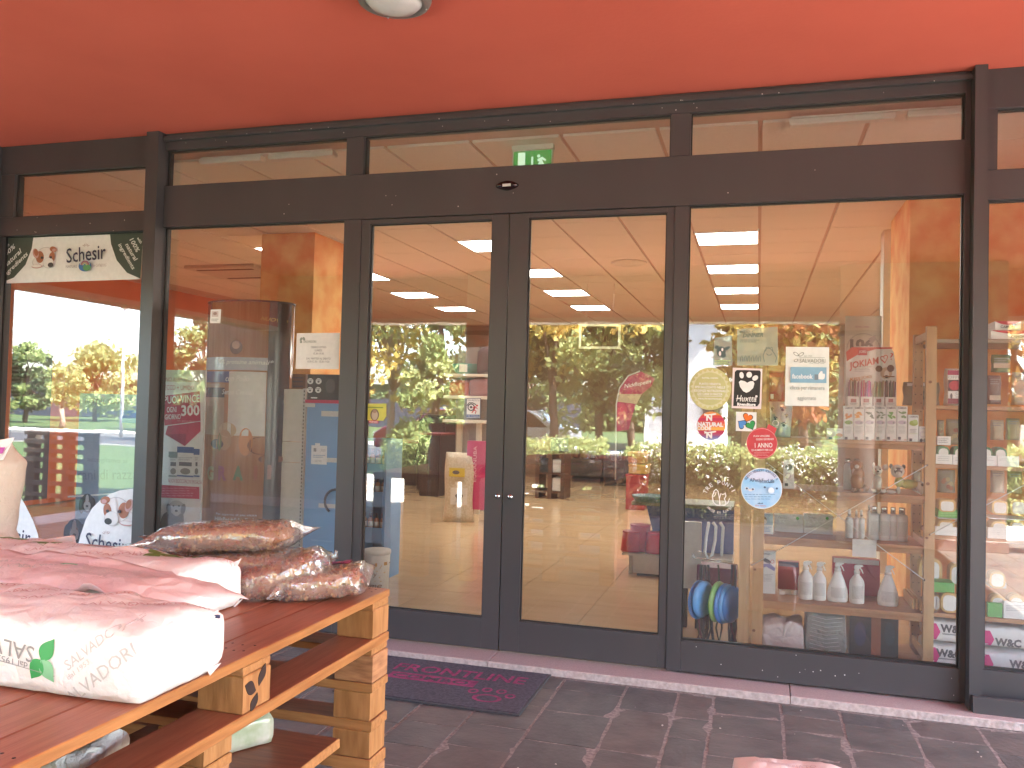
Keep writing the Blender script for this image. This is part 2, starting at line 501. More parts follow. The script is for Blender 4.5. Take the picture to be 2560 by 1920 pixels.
for (i, j) in LIT:
    x0 = X0 + i * PX; y0 = Y0 + j * PY
    lab = 'lit square ceiling panel %s, %s row from the shopfront' % (col_word[i], row_word[j])
    loc = (x0 + PX / 2, y0 + PY / 2, 3.12)
    if led is None:
        led = thing('ceiling_light', lab, 'ceiling light', loc, 'lit panels in the shop ceiling')
        mb = MB(); mb.box(x0 + 0.02, x0 + PX - 0.02, y0 + 0.02, y0 + PY - 0.02, 3.1, 3.106, m_led); mb.build('diffuser', led)
        mb = MB()
        for (a, b, c, d) in ((.004, .019, .004, PY - .004), (PX - .019, PX - .004, .004, PY - .004), (.02, PX - .02, .004, .019), (.02, PX - .02, PY - .019, PY - .004)):
            mb.box(x0 + a, x0 + b, y0 + c, y0 + d, 3.097, 3.124, m_led_frame)
        mb.build('light_frame', led)
    else:
        dup(led, loc, lab)

# marbled orange pillars inside
YP1, YP2 = 2.75, 2.2
for (x0, x1, y0, y1, lab) in ((at(655, 600, YP1).x, at(787, 600, YP1).x, YP1, YP1 + .7, 'square orange sponge-painted pillar behind the left window'),
                              (at(2275, 600, YP2).x, at(2275, 600, YP2).x + .8, YP2, at(2229, 600, YP2).x and YP2 + .95, 'square orange marbled pillar beside the pine shelving')):
    t = thing('pillar', lab, 'pillar', ((x0 + x1) / 2, (y0 + y1) / 2, 0.05), 'orange pillars in the shop')
    mb = MB(); mb.box(x0, x1, y0, y1, 0.05, 3.108, m_owall, 0.006); mb.build('shaft', t)
mb = MB(); mb.box(1.05, 1.25, 3.5, 3.7, 0.05, 3.105, flat((0.6, 0.6, 0.55)))
tag(mb.build('duct_casing', org=Vector((1.15, 3.6, 0.05))), 'narrow pale duct casing rising behind the marbled pillar', 'duct casing')

# ------------------------------------------------------------------ aluminium shopfront
front = thing('shopfront', 'dark grey aluminium shopfront with large panes and top lights', 'shopfront', (-1.4, 0.03, 0.04))
def bar(name, x0, x1, z0, z1, y0=0.0, y1=0.085):
    mb = MB(); mb.box(x0, x1, y0, y1, z0, z1, m_frame, 0.0025); return mb.build(name, front)
def pane(x0, x1, z0, z1, y=0.040):
    mb = MB(); mb.box(x0 - 0.008, x1 + 0.008, y, y + 0.010, z0 - 0.008, z1 + 0.008, m_pane); o = mb.build('pane', front)
    g = MB()
    t = 0.007
    for (a, b, c, d) in ((x0 - .002, x0 + t, z0, z1), (x1 - t, x1 + .002, z0, z1), (x0 + t, x1 - t, z0 - .002, z0 + t), (x0 + t, x1 - t, z1 - t, z1 + .002)):
        g.box(a, b, y - 0.014, y - 0.001, c, d, m_gasket)
    g.build('gasket', o)
    return o
TOP = 3.165
bar('mullion', -5.22, -5.12, 0.04, TOP, -0.07)
bar('mullion', -3.85, -3.757, 0.012, TOP, -0.07)
bar('mullion', -2.442, -2.328, 0.05, 2.548); bar('mullion', -2.442, -2.328, 2.822, 3.055)
bar('mullion', -0.452, -0.378, 0.05, 2.548)
bar('mullion', -0.485, -0.378, 2.822, 3.055)
bar('mullion', 0.962, 0.989, 0.05, TOP, 0.004)
bar('mullion', 0.99, 1.046, 0.012, TOP, -0.07)
bar('mullion', 2.45, 2.55, 0.012, TOP, -0.07)
# outer bay on the left
bar('stile', -5.118, -5.0, 2.667, 2.966); bar('stile', -3.905, -3.851, 2.667, 2.966)
bar('rail', -5.118, -3.851, 2.967, TOP); bar('rail', -5.118, -3.851, 2.534, 2.666); bar('rail', -5.118, -3.851, 0.05, 0.22)
bar('stile', -5.118, -5.08, 0.221, 2.533); bar('stile', -3.90, -3.851, 0.221, 2.533)
pane(-5.0, -3.905, 2.667, 2.966); pane(-5.08, -3.90, 0.221, 2.533)
# middle three bays
bar('rail', -3.756, 0.961, 3.056, TOP); bar('rail', -3.756, 0.961, 2.549, 2.821)
bar('rail', -3.756, -2.443, 0.05, 0.215); bar('rail', -0.377, 0.961, 0.052, 0.214)
bar('head_strip', -3.756, 0.989, 3.112, 3.140, -0.030, -0.001)
pane(-3.748, -2.442, 2.822, 3.055); pane(-2.328, -0.485, 2.822, 3.055); pane(-0.378, 0.962, 2.822, 3.055)
pane(-3.748, -2.442, 0.216, 2.548); pane(-0.378, 0.962, 0.215, 2.548)
# bay right of the right mullion
bar('rail', 1.047, 2.449, 2.966, TOP); bar('rail', 1.047, 2.449, 2.513, 2.661); bar('rail', 1.047, 2.449, 0.05, 0.222)
bar('stile', 1.047, 1.104, 2.662, 2.965); bar('stile', 1.047, 1.07, 0.223, 2.512); bar('stile', 2.41, 2.449, 0.223, 2.512)
pane(1.105, 2.41, 2.662, 2.965); pane(1.071, 2.41, 0.223, 2.512)
bar('kick_plate', 1.0, 2.6, 0.022, 0.118, -0.105, -0.072)

# chips of paint and flecks of dust on the bars
mb = MB(); rs = random.Random(21); mfl = flat((0.75, 0.73, 0.70))
for k in range(46):
    x, z = rs.choice(((rs.uniform(-3.7, .95), rs.uniform(2.56, 2.81)), (rs.uniform(-5.1, -3.9), rs.uniform(2.54, 2.66)), (rs.uniform(-3.7, .95), rs.uniform(3.06, 3.11)), (rs.uniform(-.37, .95), rs.uniform(.06, .2))))
    s_ = rs.uniform(.0012, .0028); mb.box(x - s_, x + s_ * rs.uniform(.5, 1.5), -.0012, -.0003, z - s_, z + s_, mfl)
for k in range(14):
    x = rs.uniform(-3.7, .98); s_ = rs.uniform(.0015, .003); mb.box(x - s_, x + s_, -.0315, -.0303, 3.113, 3.113 + 2 * s_, mfl)
o = mb.build('paint_flecks', front); o['kind'] = 'stuff'

# sliding doors
def leaf(x0, x1, g0, g1, lab, kx):
    t = thing('sliding_door', lab, 'sliding door', ((x0 + x1) / 2, 0.03, 0.055), 'pair of sliding doors')
    def b(n, *a):
        mb = MB(); mb.box(*a, m_frame, 0.0025); return mb.build(n, t)
    y0, y1 = 0.006, 0.062
    b('stile', x0, g0, y0, y1, 0.055, 2.546); b('stile', g1, x1, y0, y1, 0.055, 2.546)
    b('rail', g0 + .0005, g1 - .0005, y0, y1, 2.516, 2.546); b('rail', g0 + .0005, g1 - .0005, y0, y1, 0.055, 0.229)
    mb = MB(); mb.box(g0 - .006, g1 + .006, 0.034, 0.044, 0.223, 2.522, m_pane); o = mb.build('pane', t)
    g = MB()
    for (a, bb, c, d) in ((g0 - .001, g0 + .007, .228, 2.517), (g1 - .007, g1 + .001, .228, 2.517), (g0 + .007, g1 - .007, .228, .236), (g0 + .007, g1 - .007, 2.509, 2.517)):
        g.box(a, bb, 0.022, 0.033, c, d, m_gasket)
    g.build('gasket', o)
    mb = MB(); mb.lathe((0, 0, 0), [(0.016, 0), (0.016, 0.004), (0.0125, 0.006), (0.0115, 0.012), (0.006, 0.0145), (0.0, 0.015)], m_steel, 18)
    rot = Matrix.Rotation(math.radians(90), 3, 'X'); mb.v = [rot @ v + Vector((kx, y0, 0.925)) for v in mb.v]
    mb.build('lock_knob', t)
leaf(-2.326, -1.395, -2.27, -1.497, 'left sliding glass door with dark grey frame and lock knob', -1.419)
leaf(-1.389, -0.454, -1.276, -0.496, 'right sliding glass door with dark grey frame and lock knob', -1.345)

# lemon-shaped motion detector over the doors
mb = MB(); mb.ball((0, 0, 0), (0.068, 0.035, 0.029), M('smoked_plastic', (0.02, 0.008, 0.01), 0.12), 20, 12)
for v in mb.v:
    v.z *= 1.0 - 0.25 * abs(v.x) / 0.068
    v.x *= 1.02
    v += Vector((-1.41, 0.0, 2.707))
s = thing('motion_detector', 'small dark oval motion detector on the rail above the doors', 'sensor', (-1.41, 0, 2.707)); mb.build('lens_cover', s)
pr = PR(-0.0355); pr.rect(1256, 459, 1277, 466, flat(LGREY)); pr.build('nameplate', s)

# threshold slabs of pink granite
sill = bpy.data.objects.new('threshold', None); COL.objects.link(sill); sill['kind'] = 'structure'; ORG['threshold'] = Vector((0, 0, 0))
for (a, b) in ((-5.2, -3.86), (-3.857, -1.4025), (-1.399, 0.174), (0.1775, 1.9), (1.9035, 3.4)):
    mb = MB(); mb.box(a, b, -0.165, 0.055, 0.0, 0.040, m_sill, 0.003)
    n = 22 + int((b - a) * 20)
    r = random.Random(int(a * 100))
    pts = []
    for k in range(n + 1):
        x = a + (b - a) * k / n
        pts.append((x, -0.1655 - 0.003 * r.random(), 0.0385 - 0.004 * r.random()))
    vs = []; fs = []
    for (x, y, z) in pts: vs += [(x, -0.1652, 0.0), (x, y, z), (x, -0.160, 0.0402)]
    for k in range(n): fs += [(3 * k, 3 * k + 3, 3 * k + 4, 3 * k + 1), (3 * k + 1, 3 * k + 4, 3 * k + 5, 3 * k + 2)]
    mb.add(vs, fs, m_sill_edge)
    mb.build('threshold_slab', sill)

# ------------------------------------------------------------------ porphyry paving in strips
mb = MB(); mb.box(-7.5, 8.0, -6.6, -0.10, -0.25, -0.0035, m_mortar)
paving = structure('pavement', mb)
xs = [-0.96, -0.63, -0.365, -0.19, 0.13, 0.40]
rp = random.Random(5)
while xs[0] > -7.4: xs.insert(0, xs[0] - rp.choice((0.17, 0.22, 0.27, 0.32, 0.30)))
while xs[-1] < 7.8: xs.append(xs[-1] + rp.choice((0.17, 0.22, 0.27, 0.32, 0.30)))
rest = MB()
for a, b in zip(xs[:-1], xs[1:]):
    y = -0.165 - rp.uniform(0, 0.02); first = True
    while y > -6.5:
        ln = rp.choice((0.20, 0.26, 0.31, 0.38)) * (rp.uniform(0.6, 1.0) if first else 1.0); first = False
        seen = a > -2.9 and b < 1.9 and y > -2.35
        q = MB() if seen else rest
        w = 0.0078; mt = rp.choice((m_stone, m_stone, m_stone2, m_stone3))
        # top split into a rough sheet so that the riven face is real relief
        nx, ny = (4, 5) if seen else (1, 1)
        x0, x1, y1, y0 = a + w, b - w, y - 0.0035, y - ln + 0.0035
        zt = rp.uniform(-0.0015, 0.0015); tx, ty = rp.uniform(-.005, .005), rp.uniform(-.005, .005)
        vs = []; fs = []
        for jj in range(ny + 1):
            for ii in range(nx + 1):
                X = x0 + (x1 - x0) * ii / nx; Yv = y0 + (y1 - y0) * jj / ny
                e = 0.0035 * rp.uniform(-1, 1)
                if seen and ii in (0, nx): X += e
                if seen and jj in (0, ny): Yv += e
                Z = zt + tx * (X - (x0 + x1) / 2) + ty * (Yv - (y0 + y1) / 2)
                if seen: Z += 0.0022 * noise.noise((X * 9, Yv * 9, 0)) - (0.002 if ii in (0, nx) or jj in (0, ny) else 0)
                vs.append((X, Yv, Z))
        k = nx + 1
        for jj in range(ny):
            for ii in range(nx): fs.append((jj * k + ii, jj * k + ii + 1, (jj + 1) * k + ii + 1, (jj + 1) * k + ii))
        n0 = len(vs); rim = [i for i in range(k)] + [r_ * k + nx for r_ in range(1, ny + 1)] + [ny * k + i for i in range(nx - 1, -1, -1)] + [r_ * k for r_ in range(ny - 1, 0, -1)]
        for i in rim: vs.append((vs[i][0], vs[i][1], -0.02))
        for i in range(len(rim)): j2 = (i + 1) % len(rim); fs.append((rim[j2], rim[i], n0 + i, n0 + j2))
        q.add(vs, fs, mt)
        if seen: q.build('paving_stone', paving)
        y -= ln
o = rest.build('paving_stone_field', paving); o['kind'] = 'stuff'
mb = MB()
for k in range(40):
    x, y = rp.uniform(-1.0, 1.5), rp.uniform(-1.8, -0.25); s_ = rp.uniform(0.002, 0.006)
    mb.ball((x, y, 0.004), (s_, s_ * rp.uniform(.6, 1.4), s_ * .5), flat((0.5, 0.45, 0.4)), 5, 3)
o = mb.build('grit'); o['kind'] = 'stuff'

# ceiling lamp on the canopy
lc = Vector((-1.5, -1.40, 3.165))
lamp = thing('ceiling_lamp', 'round flush lamp with grey rim and white glass on the orange canopy', 'lamp', lc)
mb = MB(); mb.lathe(lc, [(0.158, 0.0), (0.158, -0.028), (0.150, -0.045), (0.128, -0.052), (0.120, -0.045), (0.118, -0.03)], M('grey_enamel', (0.20, 0.19, 0.18), 0.35), 40); mb.build('rim', lamp)
mb = MB(); mb.lathe(lc, [(0.119, -0.02), (0.118, -0.045), (0.10, -0.062), (0.06, -0.074), (0.0, -0.078)], M('opal_glass', (0.62, 0.63, 0.63), 0.12), 40); mb.build('diffuser', lamp)
mb = MB()
for k in range(4):
    a = math.radians(35 + 90 * k); mb.ball(lc + Vector((0.14 * math.cos(a), 0.14 * math.sin(a), -0.049)), 0.004, m_steel, 8, 5)
o = mb.build('rim_screws', lamp); o['kind'] = 'stuff'

# entrance mat
c = [(-1.99, -0.178), (-1.045, -0.178), (-1.04, -0.80), (-1.99, -0.80)]
mat_t = thing('doormat', 'worn dark doormat with magenta lettering before the sliding doors', 'doormat', (-1.5, -0.49, 0.0))
m_mat = M('mat_pile', (0.070, 0.058, 0.078), 0.98, 0.35, 60, 0.7, bsc=220)
m_matink = M('faded_magenta_pile', (0.25, 0.030, 0.105), 0.98, 0.35, 35, 0.5, bsc=220)
mb = MB(); mb.box(-1.985, -1.052, -0.788, -0.185, 0.004, 0.014, m_mat); mb.build('pile', mat_t)
mb = MB(); m_rub = flat((0.05, 0.052, 0.06), 0.7)
for (a, b, d, e) in ((-2.0, -1.04, -0.803, -0.789), (-2.0, -1.04, -0.184, -0.170), (-2.0, -1.986, -0.789, -0.184), (-1.051, -1.04, -0.789, -0.184)): mb.box(a, b, d, e, 0.003, 0.010, m_rub)
mb.build('rubber_edge', mat_t)
mb = MB()
def mat_text(txt, x0, x1, y0, y1, mt, bold=0.02, z=0.0155):
    vs, fs = text_shape(txt, bold); mb.add([(x0 + (u + .5) * (x1 - x0), y0 + (v + .5) * (y1 - y0), z) for u, v in vs], fs, mt)
mat_text('FRONTLINE', -1.86, -1.13, -0.40, -0.285, m_matink)
mb.add([(-1.84, -0.53, .015), (-1.36, -0.53, .015), (-1.36, -0.43, .015), (-1.84, -0.43, .015)], [(0, 1, 2, 3)], m_matink)
mat_text('COMBO', -1.82, -1.40, -0.508, -0.452, m_mat)
def disc(cx, cy_, rx, ry, w):
    vs = []; n = 22
    for k in range(n + 1):
        a = 2 * math.pi * k / n
        for q in (1, 1 - w): vs.append((cx + rx * q * math.cos(a), cy_ + ry * q * math.sin(a), 0.0155))
    mb.add(vs, [(2 * k, 2 * k + 1, 2 * k + 3, 2 * k + 2) for k in range(n)], m_matink)
disc(-1.245, -0.655, 0.075, 0.055, 0.3)
for dx, dy in ((-.095, .075), (-.035, .115), (.04, .115), (.1, .065)): disc(-1.245 + dx, -0.655 + dy, 0.027, 0.033, 0.45)
mb.build('lettering', mat_t)

# ------------------------------------------------------------------ the square in front of the shop (seen as reflections in the glass)
m_grass = M('lawn', (0.035, 0.07, 0.014), 0.95, 0.3, 1.5, 0.4, col2=(0.06, 0.10, 0.022), det=8, bsc=40)
m_road = M('asphalt', (0.055, 0.055, 0.06), 0.9, 0.2, 20, 0.2)
m_walk = M('pale_concrete_paving', (0.48, 0.45, 0.40), 0.9, 0.12, 3, 0.1)
m_earth = M('far_ground', (0.10, 0.12, 0.05), 0.95, 0.3, 0.2)
m_bark = M('bark', (0.12, 0.085, 0.06), 0.95, 0.3, 12, 0.7, stretch=(1, 1, .25))
m_ptrunk = M('pale_bark', (0.34, 0.30, 0.24), 0.9, 0.2, 10, 0.5, stretch=(1, 1, .3))
def leafm(name, a, b):
    mt = M(name, a, 0.6, 0.1, 2.2, col2=b, spec=0.3)
    nt = mt.node_tree; bs = nt.nodes['Principled BSDF']
    out = [n for n in nt.nodes if n.type == 'OUTPUT_MATERIAL'][0]
    tl = nt.nodes.new('ShaderNodeBsdfTranslucent'); mx = nt.nodes.new('ShaderNodeMixShader'); mx.inputs[0].default_value = 0.45
    src = bs.inputs['Base Color'].links[0].from_socket
    nt.links.new(src, tl.inputs[0]); nt.links.new(bs.outputs[0], mx.inputs[1]); nt.links.new(tl.outputs[0], mx.inputs[2]); nt.links.new(mx.outputs[0], out.inputs[0])
    return mt
m_gold = leafm('golden_leaves', (0.66, 0.44, 0.13), (0.62, 0.55, 0.18))
m_green = leafm('green_leaves', (0.20, 0.27, 0.10), (0.34, 0.41, 0.17))
m_lime = leafm('yellow_green_leaves', (0.36, 0.44, 0.18), (0.50, 0.52, 0.24))
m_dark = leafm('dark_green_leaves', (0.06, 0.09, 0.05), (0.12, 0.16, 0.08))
m_russet = leafm('russet_leaves', (0.28, 0.09, 0.06), (0.44, 0.22, 0.06))
m_petal = flat((0.75, 0.75, 0.72), 0.7)

mb = MB(); mb.add([(-300, -300, -0.30), (300, -300, -0.30), (300, 300, -0.30), (-300, 300, -0.30)], [(0, 1, 2, 3)], m_earth); structure('ground', mb)
mb = MB(); mb.box(-8.2, 60, -11.3, -6.605, -0.25, -0.010, m_walk); mb.box(8.005, 60, -6.6, 0, -0.25, -0.010, m_walk); structure('path', mb)
mb = MB(); mb.box(-60, 60, -16.0, -11.305, -0.25, 0.0, m_grass); structure('lawn', mb)
mb = MB(); mb.box(-60, 60, -22.5, -16.1, -0.25, -0.09, m_road); road = structure('road', mb)
mb = MB(); mb.box(-60, 60, -16.1, -16.005, -0.25, 0.03, m_walk); mb.box(-60, 60, -22.6, -22.505, -0.25, 0.03, m_walk); mb.build('kerb', road)
mb = MB(); mb.box(-60, 60, -25.0, -22.605, -0.25, 0.02, m_walk); structure('sidewalk', mb)
mb = MB(); mb.box(-60, 60, -60.0, -25.005, -0.25, 0.01, m_grass); structure('field', mb)
mb = MB(); mb.box(-60, -8.205, -11.3, 12, -0.24, 0.0, m_grass); mb.box(-8.2, -7.505, -6.6, 12, -0.24, -0.004, m_walk); structure('side_lawn', mb)

def leaves(mb, pts, size, mat, r, squash=1.0):
    vs = []; fs = []
    for p in pts:
        a = Vector((r.gauss(0, 1), r.gauss(0, 1), r.gauss(0, .8))).normalized()
        b = a.orthogonal().normalized(); b.rotate(Matrix.Rotation(r.uniform(0, 6.28), 3, a)); c = a.cross(b)
        s1 = size * r.uniform(.6, 1.3); s2 = s1 * r.uniform(.4, .6)
        o = len(vs)
        vs += [p + b * s1, p + c * s2, p - b * s1, p - c * s2]
        fs.append((o, o + 1, o + 2, o + 3))
    mb.add(vs, fs, mat)

def tree(name, label, cat, px, Y, h, rad, trunk, mats, n=2600, kind='round', lf=0.11, seed=1, group='trees across the path', bark=None, tr=0.11):
    p = mir(px, 1000, Y); x = p.x
    r = random.Random(seed); bark = bark or m_bark
    t = thing(name, label, cat, (x, Y, 0.0), group)
    mb = MB()
    path = [(x + 0.03 * r.uniform(-1, 1) * k, Y + 0.03 * r.uniform(-1, 1) * k, h * 0.85 * k / 6) for k in range(7)]
    mb.tube(path, [tr * (1 - 0.13 * k) for k in range(7)], bark, 9)
    mb.build('trunk', t)
    mb = MB(); cl = []
    if kind == 'round':
        for k in range(46):
            u = r.random(); an = r.uniform(0, 6.28); zz = trunk + (h - trunk) * (0.06 + 0.9 * u)
            rr = rad * math.sqrt(max(0.05, 1 - (2 * u - 0.85) ** 2 / 1.35)) * math.sqrt(r.random())
            cl.append((Vector((x + rr * math.cos(an), Y + rr * math.sin(an), zz)), rad * r.uniform(.24, .44)))
        lb = MB()
        for c_, _ in cl[:16]: lb.tube([path[2 + r.randrange(3)], (Vector(path[4]) + c_) / 2 + Vector((0, 0, -.15)), c_], [tr * .4, tr * .25, tr * .08], bark, 5)
        lb.build('limbs', t)
    else:
        for k in range(46):
            u = r.random() ** 0.8; an = r.uniform(0, 6.28); zz = trunk + (h - trunk) * u
            rr = rad * (1 - u) ** 0.75 * math.sqrt(r.uniform(.25, 1))
            cl.append((Vector((x + rr * math.cos(an), Y + rr * math.sin(an), zz)), rad * (0.16 + .22 * (1 - u))))
    for mi, mat in enumerate(mats):
        pts = []
        for k, (c_, s_) in enumerate(cl):
            if k % len(mats) != mi: continue
            for q in range(n // len(cl)):
                d = Vector((r.gauss(0, 1), r.gauss(0, 1), r.gauss(0, 1))).normalized() * s_ * r.uniform(.45, 1.05)
                d.z *= 0.75; pts.append(c_ + d)
        leaves(mb, pts, lf, mat, r)
    mb.build('crown', t)
    return t

tree('golden_tree', 'golden leaved tree mirrored left in the left sliding door', 'tree', 975, -14.5, 6.2, 2.6, 1.35, [m_gold, m_gold, m_lime], 8500, seed=3, bark=m_ptrunk)
tree('green_tree', 'fresh green tree mirrored at the centre of the left sliding door', 'tree', 1090, -12.4, 4.6, 1.0, 0.6, [m_green, m_lime], 4500, 'cone', seed=4, lf=.09)
tree('golden_tree', 'amber leaved tree mirrored at the left edge of the right sliding door', 'tree', 1385, -14.0, 6.4, 1.9, 1.7, [m_gold, m_gold, m_lime], 8000, seed=6)
tree('dark_tree', 'dark green bushy tree mirrored behind the amber tree', 'tree', 1330, -19.2, 4.2, 1.5, 0.6, [m_dark, m_green], 2200, seed=7)
tree('green_tree', 'dark spreading tree mirrored near the centre of the right sliding door', 'tree', 1500, -15.0, 6.6, 1.7, 0.9, [m_green, m_dark, m_lime], 7500, seed=8)
tree('lime_tree', 'pale yellow-green tree mirrored beside the white house', 'tree', 1580, -17.5, 5.4, 1.1, 1.9, [m_lime, m_lime, m_green], 4500, seed=9)
tree('russet_tree', 'thin russet leaved tree mirrored above the paw sticker', 'tree', 1862, -14.5, 5.0, .8, 2.6, [m_russet, m_russet, m_gold], 3200, seed=10)
tree('golden_tree', 'broad golden tree mirrored over the white notice with the thumb', 'tree', 2010, -12.6, 6.2, 1.7, 1.3, [m_gold, m_gold, m_lime, m_russet], 9000, seed=12)
tree('green_tree', 'small green tree mirrored under the broad golden tree', 'tree', 1950, -15.5, 3.3, 1.5, .5, [m_green, m_dark], 2400, seed=13)
tree('golden_tree', 'orange leaved tree mirrored in the pane right of the right mullion', 'tree', 2545, -13.5, 4.6, 1.2, 1.6, [m_russet, m_gold], 1900, seed=14)
tree('green_tree', 'tall dark tree mirrored beside the totem in the left window', 'tree', 505, -21, 4.5, 1.1, 0.8, [m_dark, m_green], 3000, seed=15)
tree('green_tree', 'grey-green tree mirrored just right of the left mullion', 'tree', 420, -27, 3.5, 1.3, 0.6, [m_green, m_dark], 2600, seed=16)
tree('green_tree', 'rounded tree mirrored at the left edge of the outer left pane', 'tree', 60, -30, 4.1, 1.3, 0.7, [m_green, m_dark], 2600, seed=17, lf=.16)
tree('lime_tree', 'yellow-green tree mirrored in the middle of the outer left pane', 'tree', 235, -36, 4.2, 2.6, 0.6, [m_lime, m_green], 3200, seed=18, lf=.18)
tree('young_tree', 'slim young tree on a pale trunk mirrored in the outer left pane', 'tree', 155, -26, 2.9, .9, 1.2, [m_green, m_lime], 1400, seed=19, bark=m_ptrunk)
# far tree line, one mass
r = random.Random(31); mb = MB(); pts = {0: [], 1: []}
for k in range(9000):
    x = r.uniform(-75, 20); hgt = 2.3 + 1.2 * noise.noise((x * .15, 0, 0)) + 1.2 * noise.noise((x * .6, 3, 0))
    pts[k % 2].append(Vector((x, -52 + r.uniform(-2, 2), r.uniform(0.1, max(1.0, hgt)))))
leaves(mb, pts[0], .42, m_green, r); leaves(mb, pts[1], .42, m_dark, r)
mb.box(-75, 20, -55, -54.5, 0, 3.0, m_dark)
o = mb.build('treeline', org=Vector((-30, -52, 0))); o['kind'] = 'stuff'

# hedges
def hedge(label, x0, x1, y0, y1, h, seed, flowers, n, xs_only=None):
    r = random.Random(seed); t = thing('hedge', label, 'hedge', ((x0 + x1) / 2, (y0 + y1) / 2, 0), 'clipped hedges along the path')
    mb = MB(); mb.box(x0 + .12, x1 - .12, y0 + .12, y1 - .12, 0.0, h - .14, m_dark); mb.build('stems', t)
    P_ = [[], [], []]
    for k in range(n):
        f = r.random()
        x = r.uniform(x0, x1)
        if f < .55: y, z = y1 + r.gauss(0, .05), r.uniform(0.02, h)
        elif f < .85: y, z = r.uniform(y0, y1), h + r.gauss(0, .05)
        else: y, z = r.uniform(y0, y1), r.uniform(0, h); x = r.choice((x0, x1)) + r.gauss(0, .04)
        z += 0.06 * noise.noise((x * 2.5, y * 3, seed))
        P_[0 if r.random() < .55 else 1].append(Vector((x, y, z)))
        if r.random() < flowers and noise.noise((x * 1.7, z * 2.2, 1.3)) > 0.0: P_[2].append(Vector((x, y + .05, z + .02)))
    mb = MB(); leaves(mb, P_[0], .040, m_lime, r); leaves(mb, P_[1], .040, m_green, r); mb.build('foliage', t)
    if P_[2]:
        mb = MB()
        for p in P_[2]: leaves(mb, [p + Vector((r.gauss(0, .012), r.gauss(0, .012), r.gauss(0, .012))) for _ in range(3)], .022, m_petal, r)
        mb.build('blossom', t)
hedge('flowering hedge with white blossom mirrored in the right window', -1.75, 2.3, -7.7, -6.85, 0.88, 2, 0.22, 15000)
hedge('low clipped hedge mirrored behind the pallets in the left sliding door', -7.6, -3.9, -12.2, -11.6, 0.72, 3, 0, 6000)
hedge('dark clipped hedge mirrored at the right edge of the photo', 2.6, 7.5, -9.2, -8.4, 1.0, 4, 0, 6000)
hedge('short hedge mirrored at the left edge of the right sliding door', -3.55, -2.5, -9.8, -9.2, 0.85, 5, .02, 3000)

# white house with a red tiled roof
m_wwall = M('white_render', (0.74, 0.73, 0.70), 0.9, 0.04, 2)
m_rooft = M('roof_tiles', (0.36, 0.12, 0.08), 0.8, 0.2, 6)
hx0, hx1 = mir(1612, 1000, -24).x, mir(1800, 1000, -24).x
ht = thing('house', 'white house with red tiled roof mirrored between door and right window', 'house', ((hx0 + hx1) / 2, -27, 0))
mb = MB(); mb.box(hx0, hx1, -31, -24, 0, 5.0, m_wwall); mb.build('wall', ht)
mb = MB()
zc = 5.0
mb.prism([(hx0 - .6, -31.5, zc), (hx0 - .6, -23.4, zc), (hx0 - .6, -27.4, zc + 1.7)], (hx1 - hx0 + 1.2, 0, 0), m_rooft); rf = mb.build('roof', ht)
mb = MB()
for k in range(26):
    xx = hx0 - .55 + (hx1 - hx0 + 1.1) * k / 25
    mb.tube([(xx, -23.4, zc + .03), (xx, -27.4, zc + 1.73)], 0.07, m_rooft, 6)
mb.build('tile_rows', rf)
mb = MB(); mb.box(hx0 + 1.3, hx0 + 1.7, -28, -27.5, 6.2, 7.4, m_rooft); mb.build('chimney', rf)
for k in range(2):
    x = hx0 + 0.55 + k * 1.3
    mb = MB(); mb.box(x, x + .7, -23.98, -23.94, 1.2, 2.5, flat((.5, .48, .44))); w = mb.build('window', ht)
    mb = MB(); mb.box(x + .07, x + .63, -23.935, -23.92, 1.27, 2.43, flat((.03, .04, .05), .1)); mb.build('window_pane', w)

# picket fence on the right, dark board fence far left
fx = mir(2520, 1040, -17).x
t = thing('picket_fence', 'white picket fence mirrored at the right edge of the photo', 'fence', (fx + 1.5, -15.2, 0))
for k in range(26):
    x = fx - .2 + k * .17
    mb = MB(); mb.box(x, x + .09, -15.22, -15.19, 0.02, 1.35, m_wwall); mb.build('picket', t)
mb = MB(); mb.box(fx - .3, fx + 4.4, -15.26, -15.222, .3, .38, m_wwall); mb.box(fx - .3, fx + 4.4, -15.26, -15.222, 1.0, 1.08, m_wwall); mb.build('fence_rails', t)
t = thing('board_fence', 'long dark board fence mirrored far off in the outer left pane', 'fence', (-40, -44, 0))
for k in range(40):
    x = -66 + k * 1.4
    mb = MB(); mb.box(x, x + 1.36, -44, -43.95, 0.0, 1.75 + .03 * (k % 3), flat((.09, .10, .13))); mb.build('board', t)
# lamp post
p = mir(300, 1000, -20)
t = thing('lamp_post', 'white lamp post mirrored beside the left mullion', 'lamp post', (p.x, -20, 0))
mb = MB(); mb.tube([(p.x, -20, 0), (p.x, -20, 4.6)], [.06, .045], m_wwall, 10); mb.build('post', t)
mb = MB(); mb.ball((p.x, -20, 4.75), .2, flat((.8, .8, .78), .2), 14, 9); mb.build('globe', t)

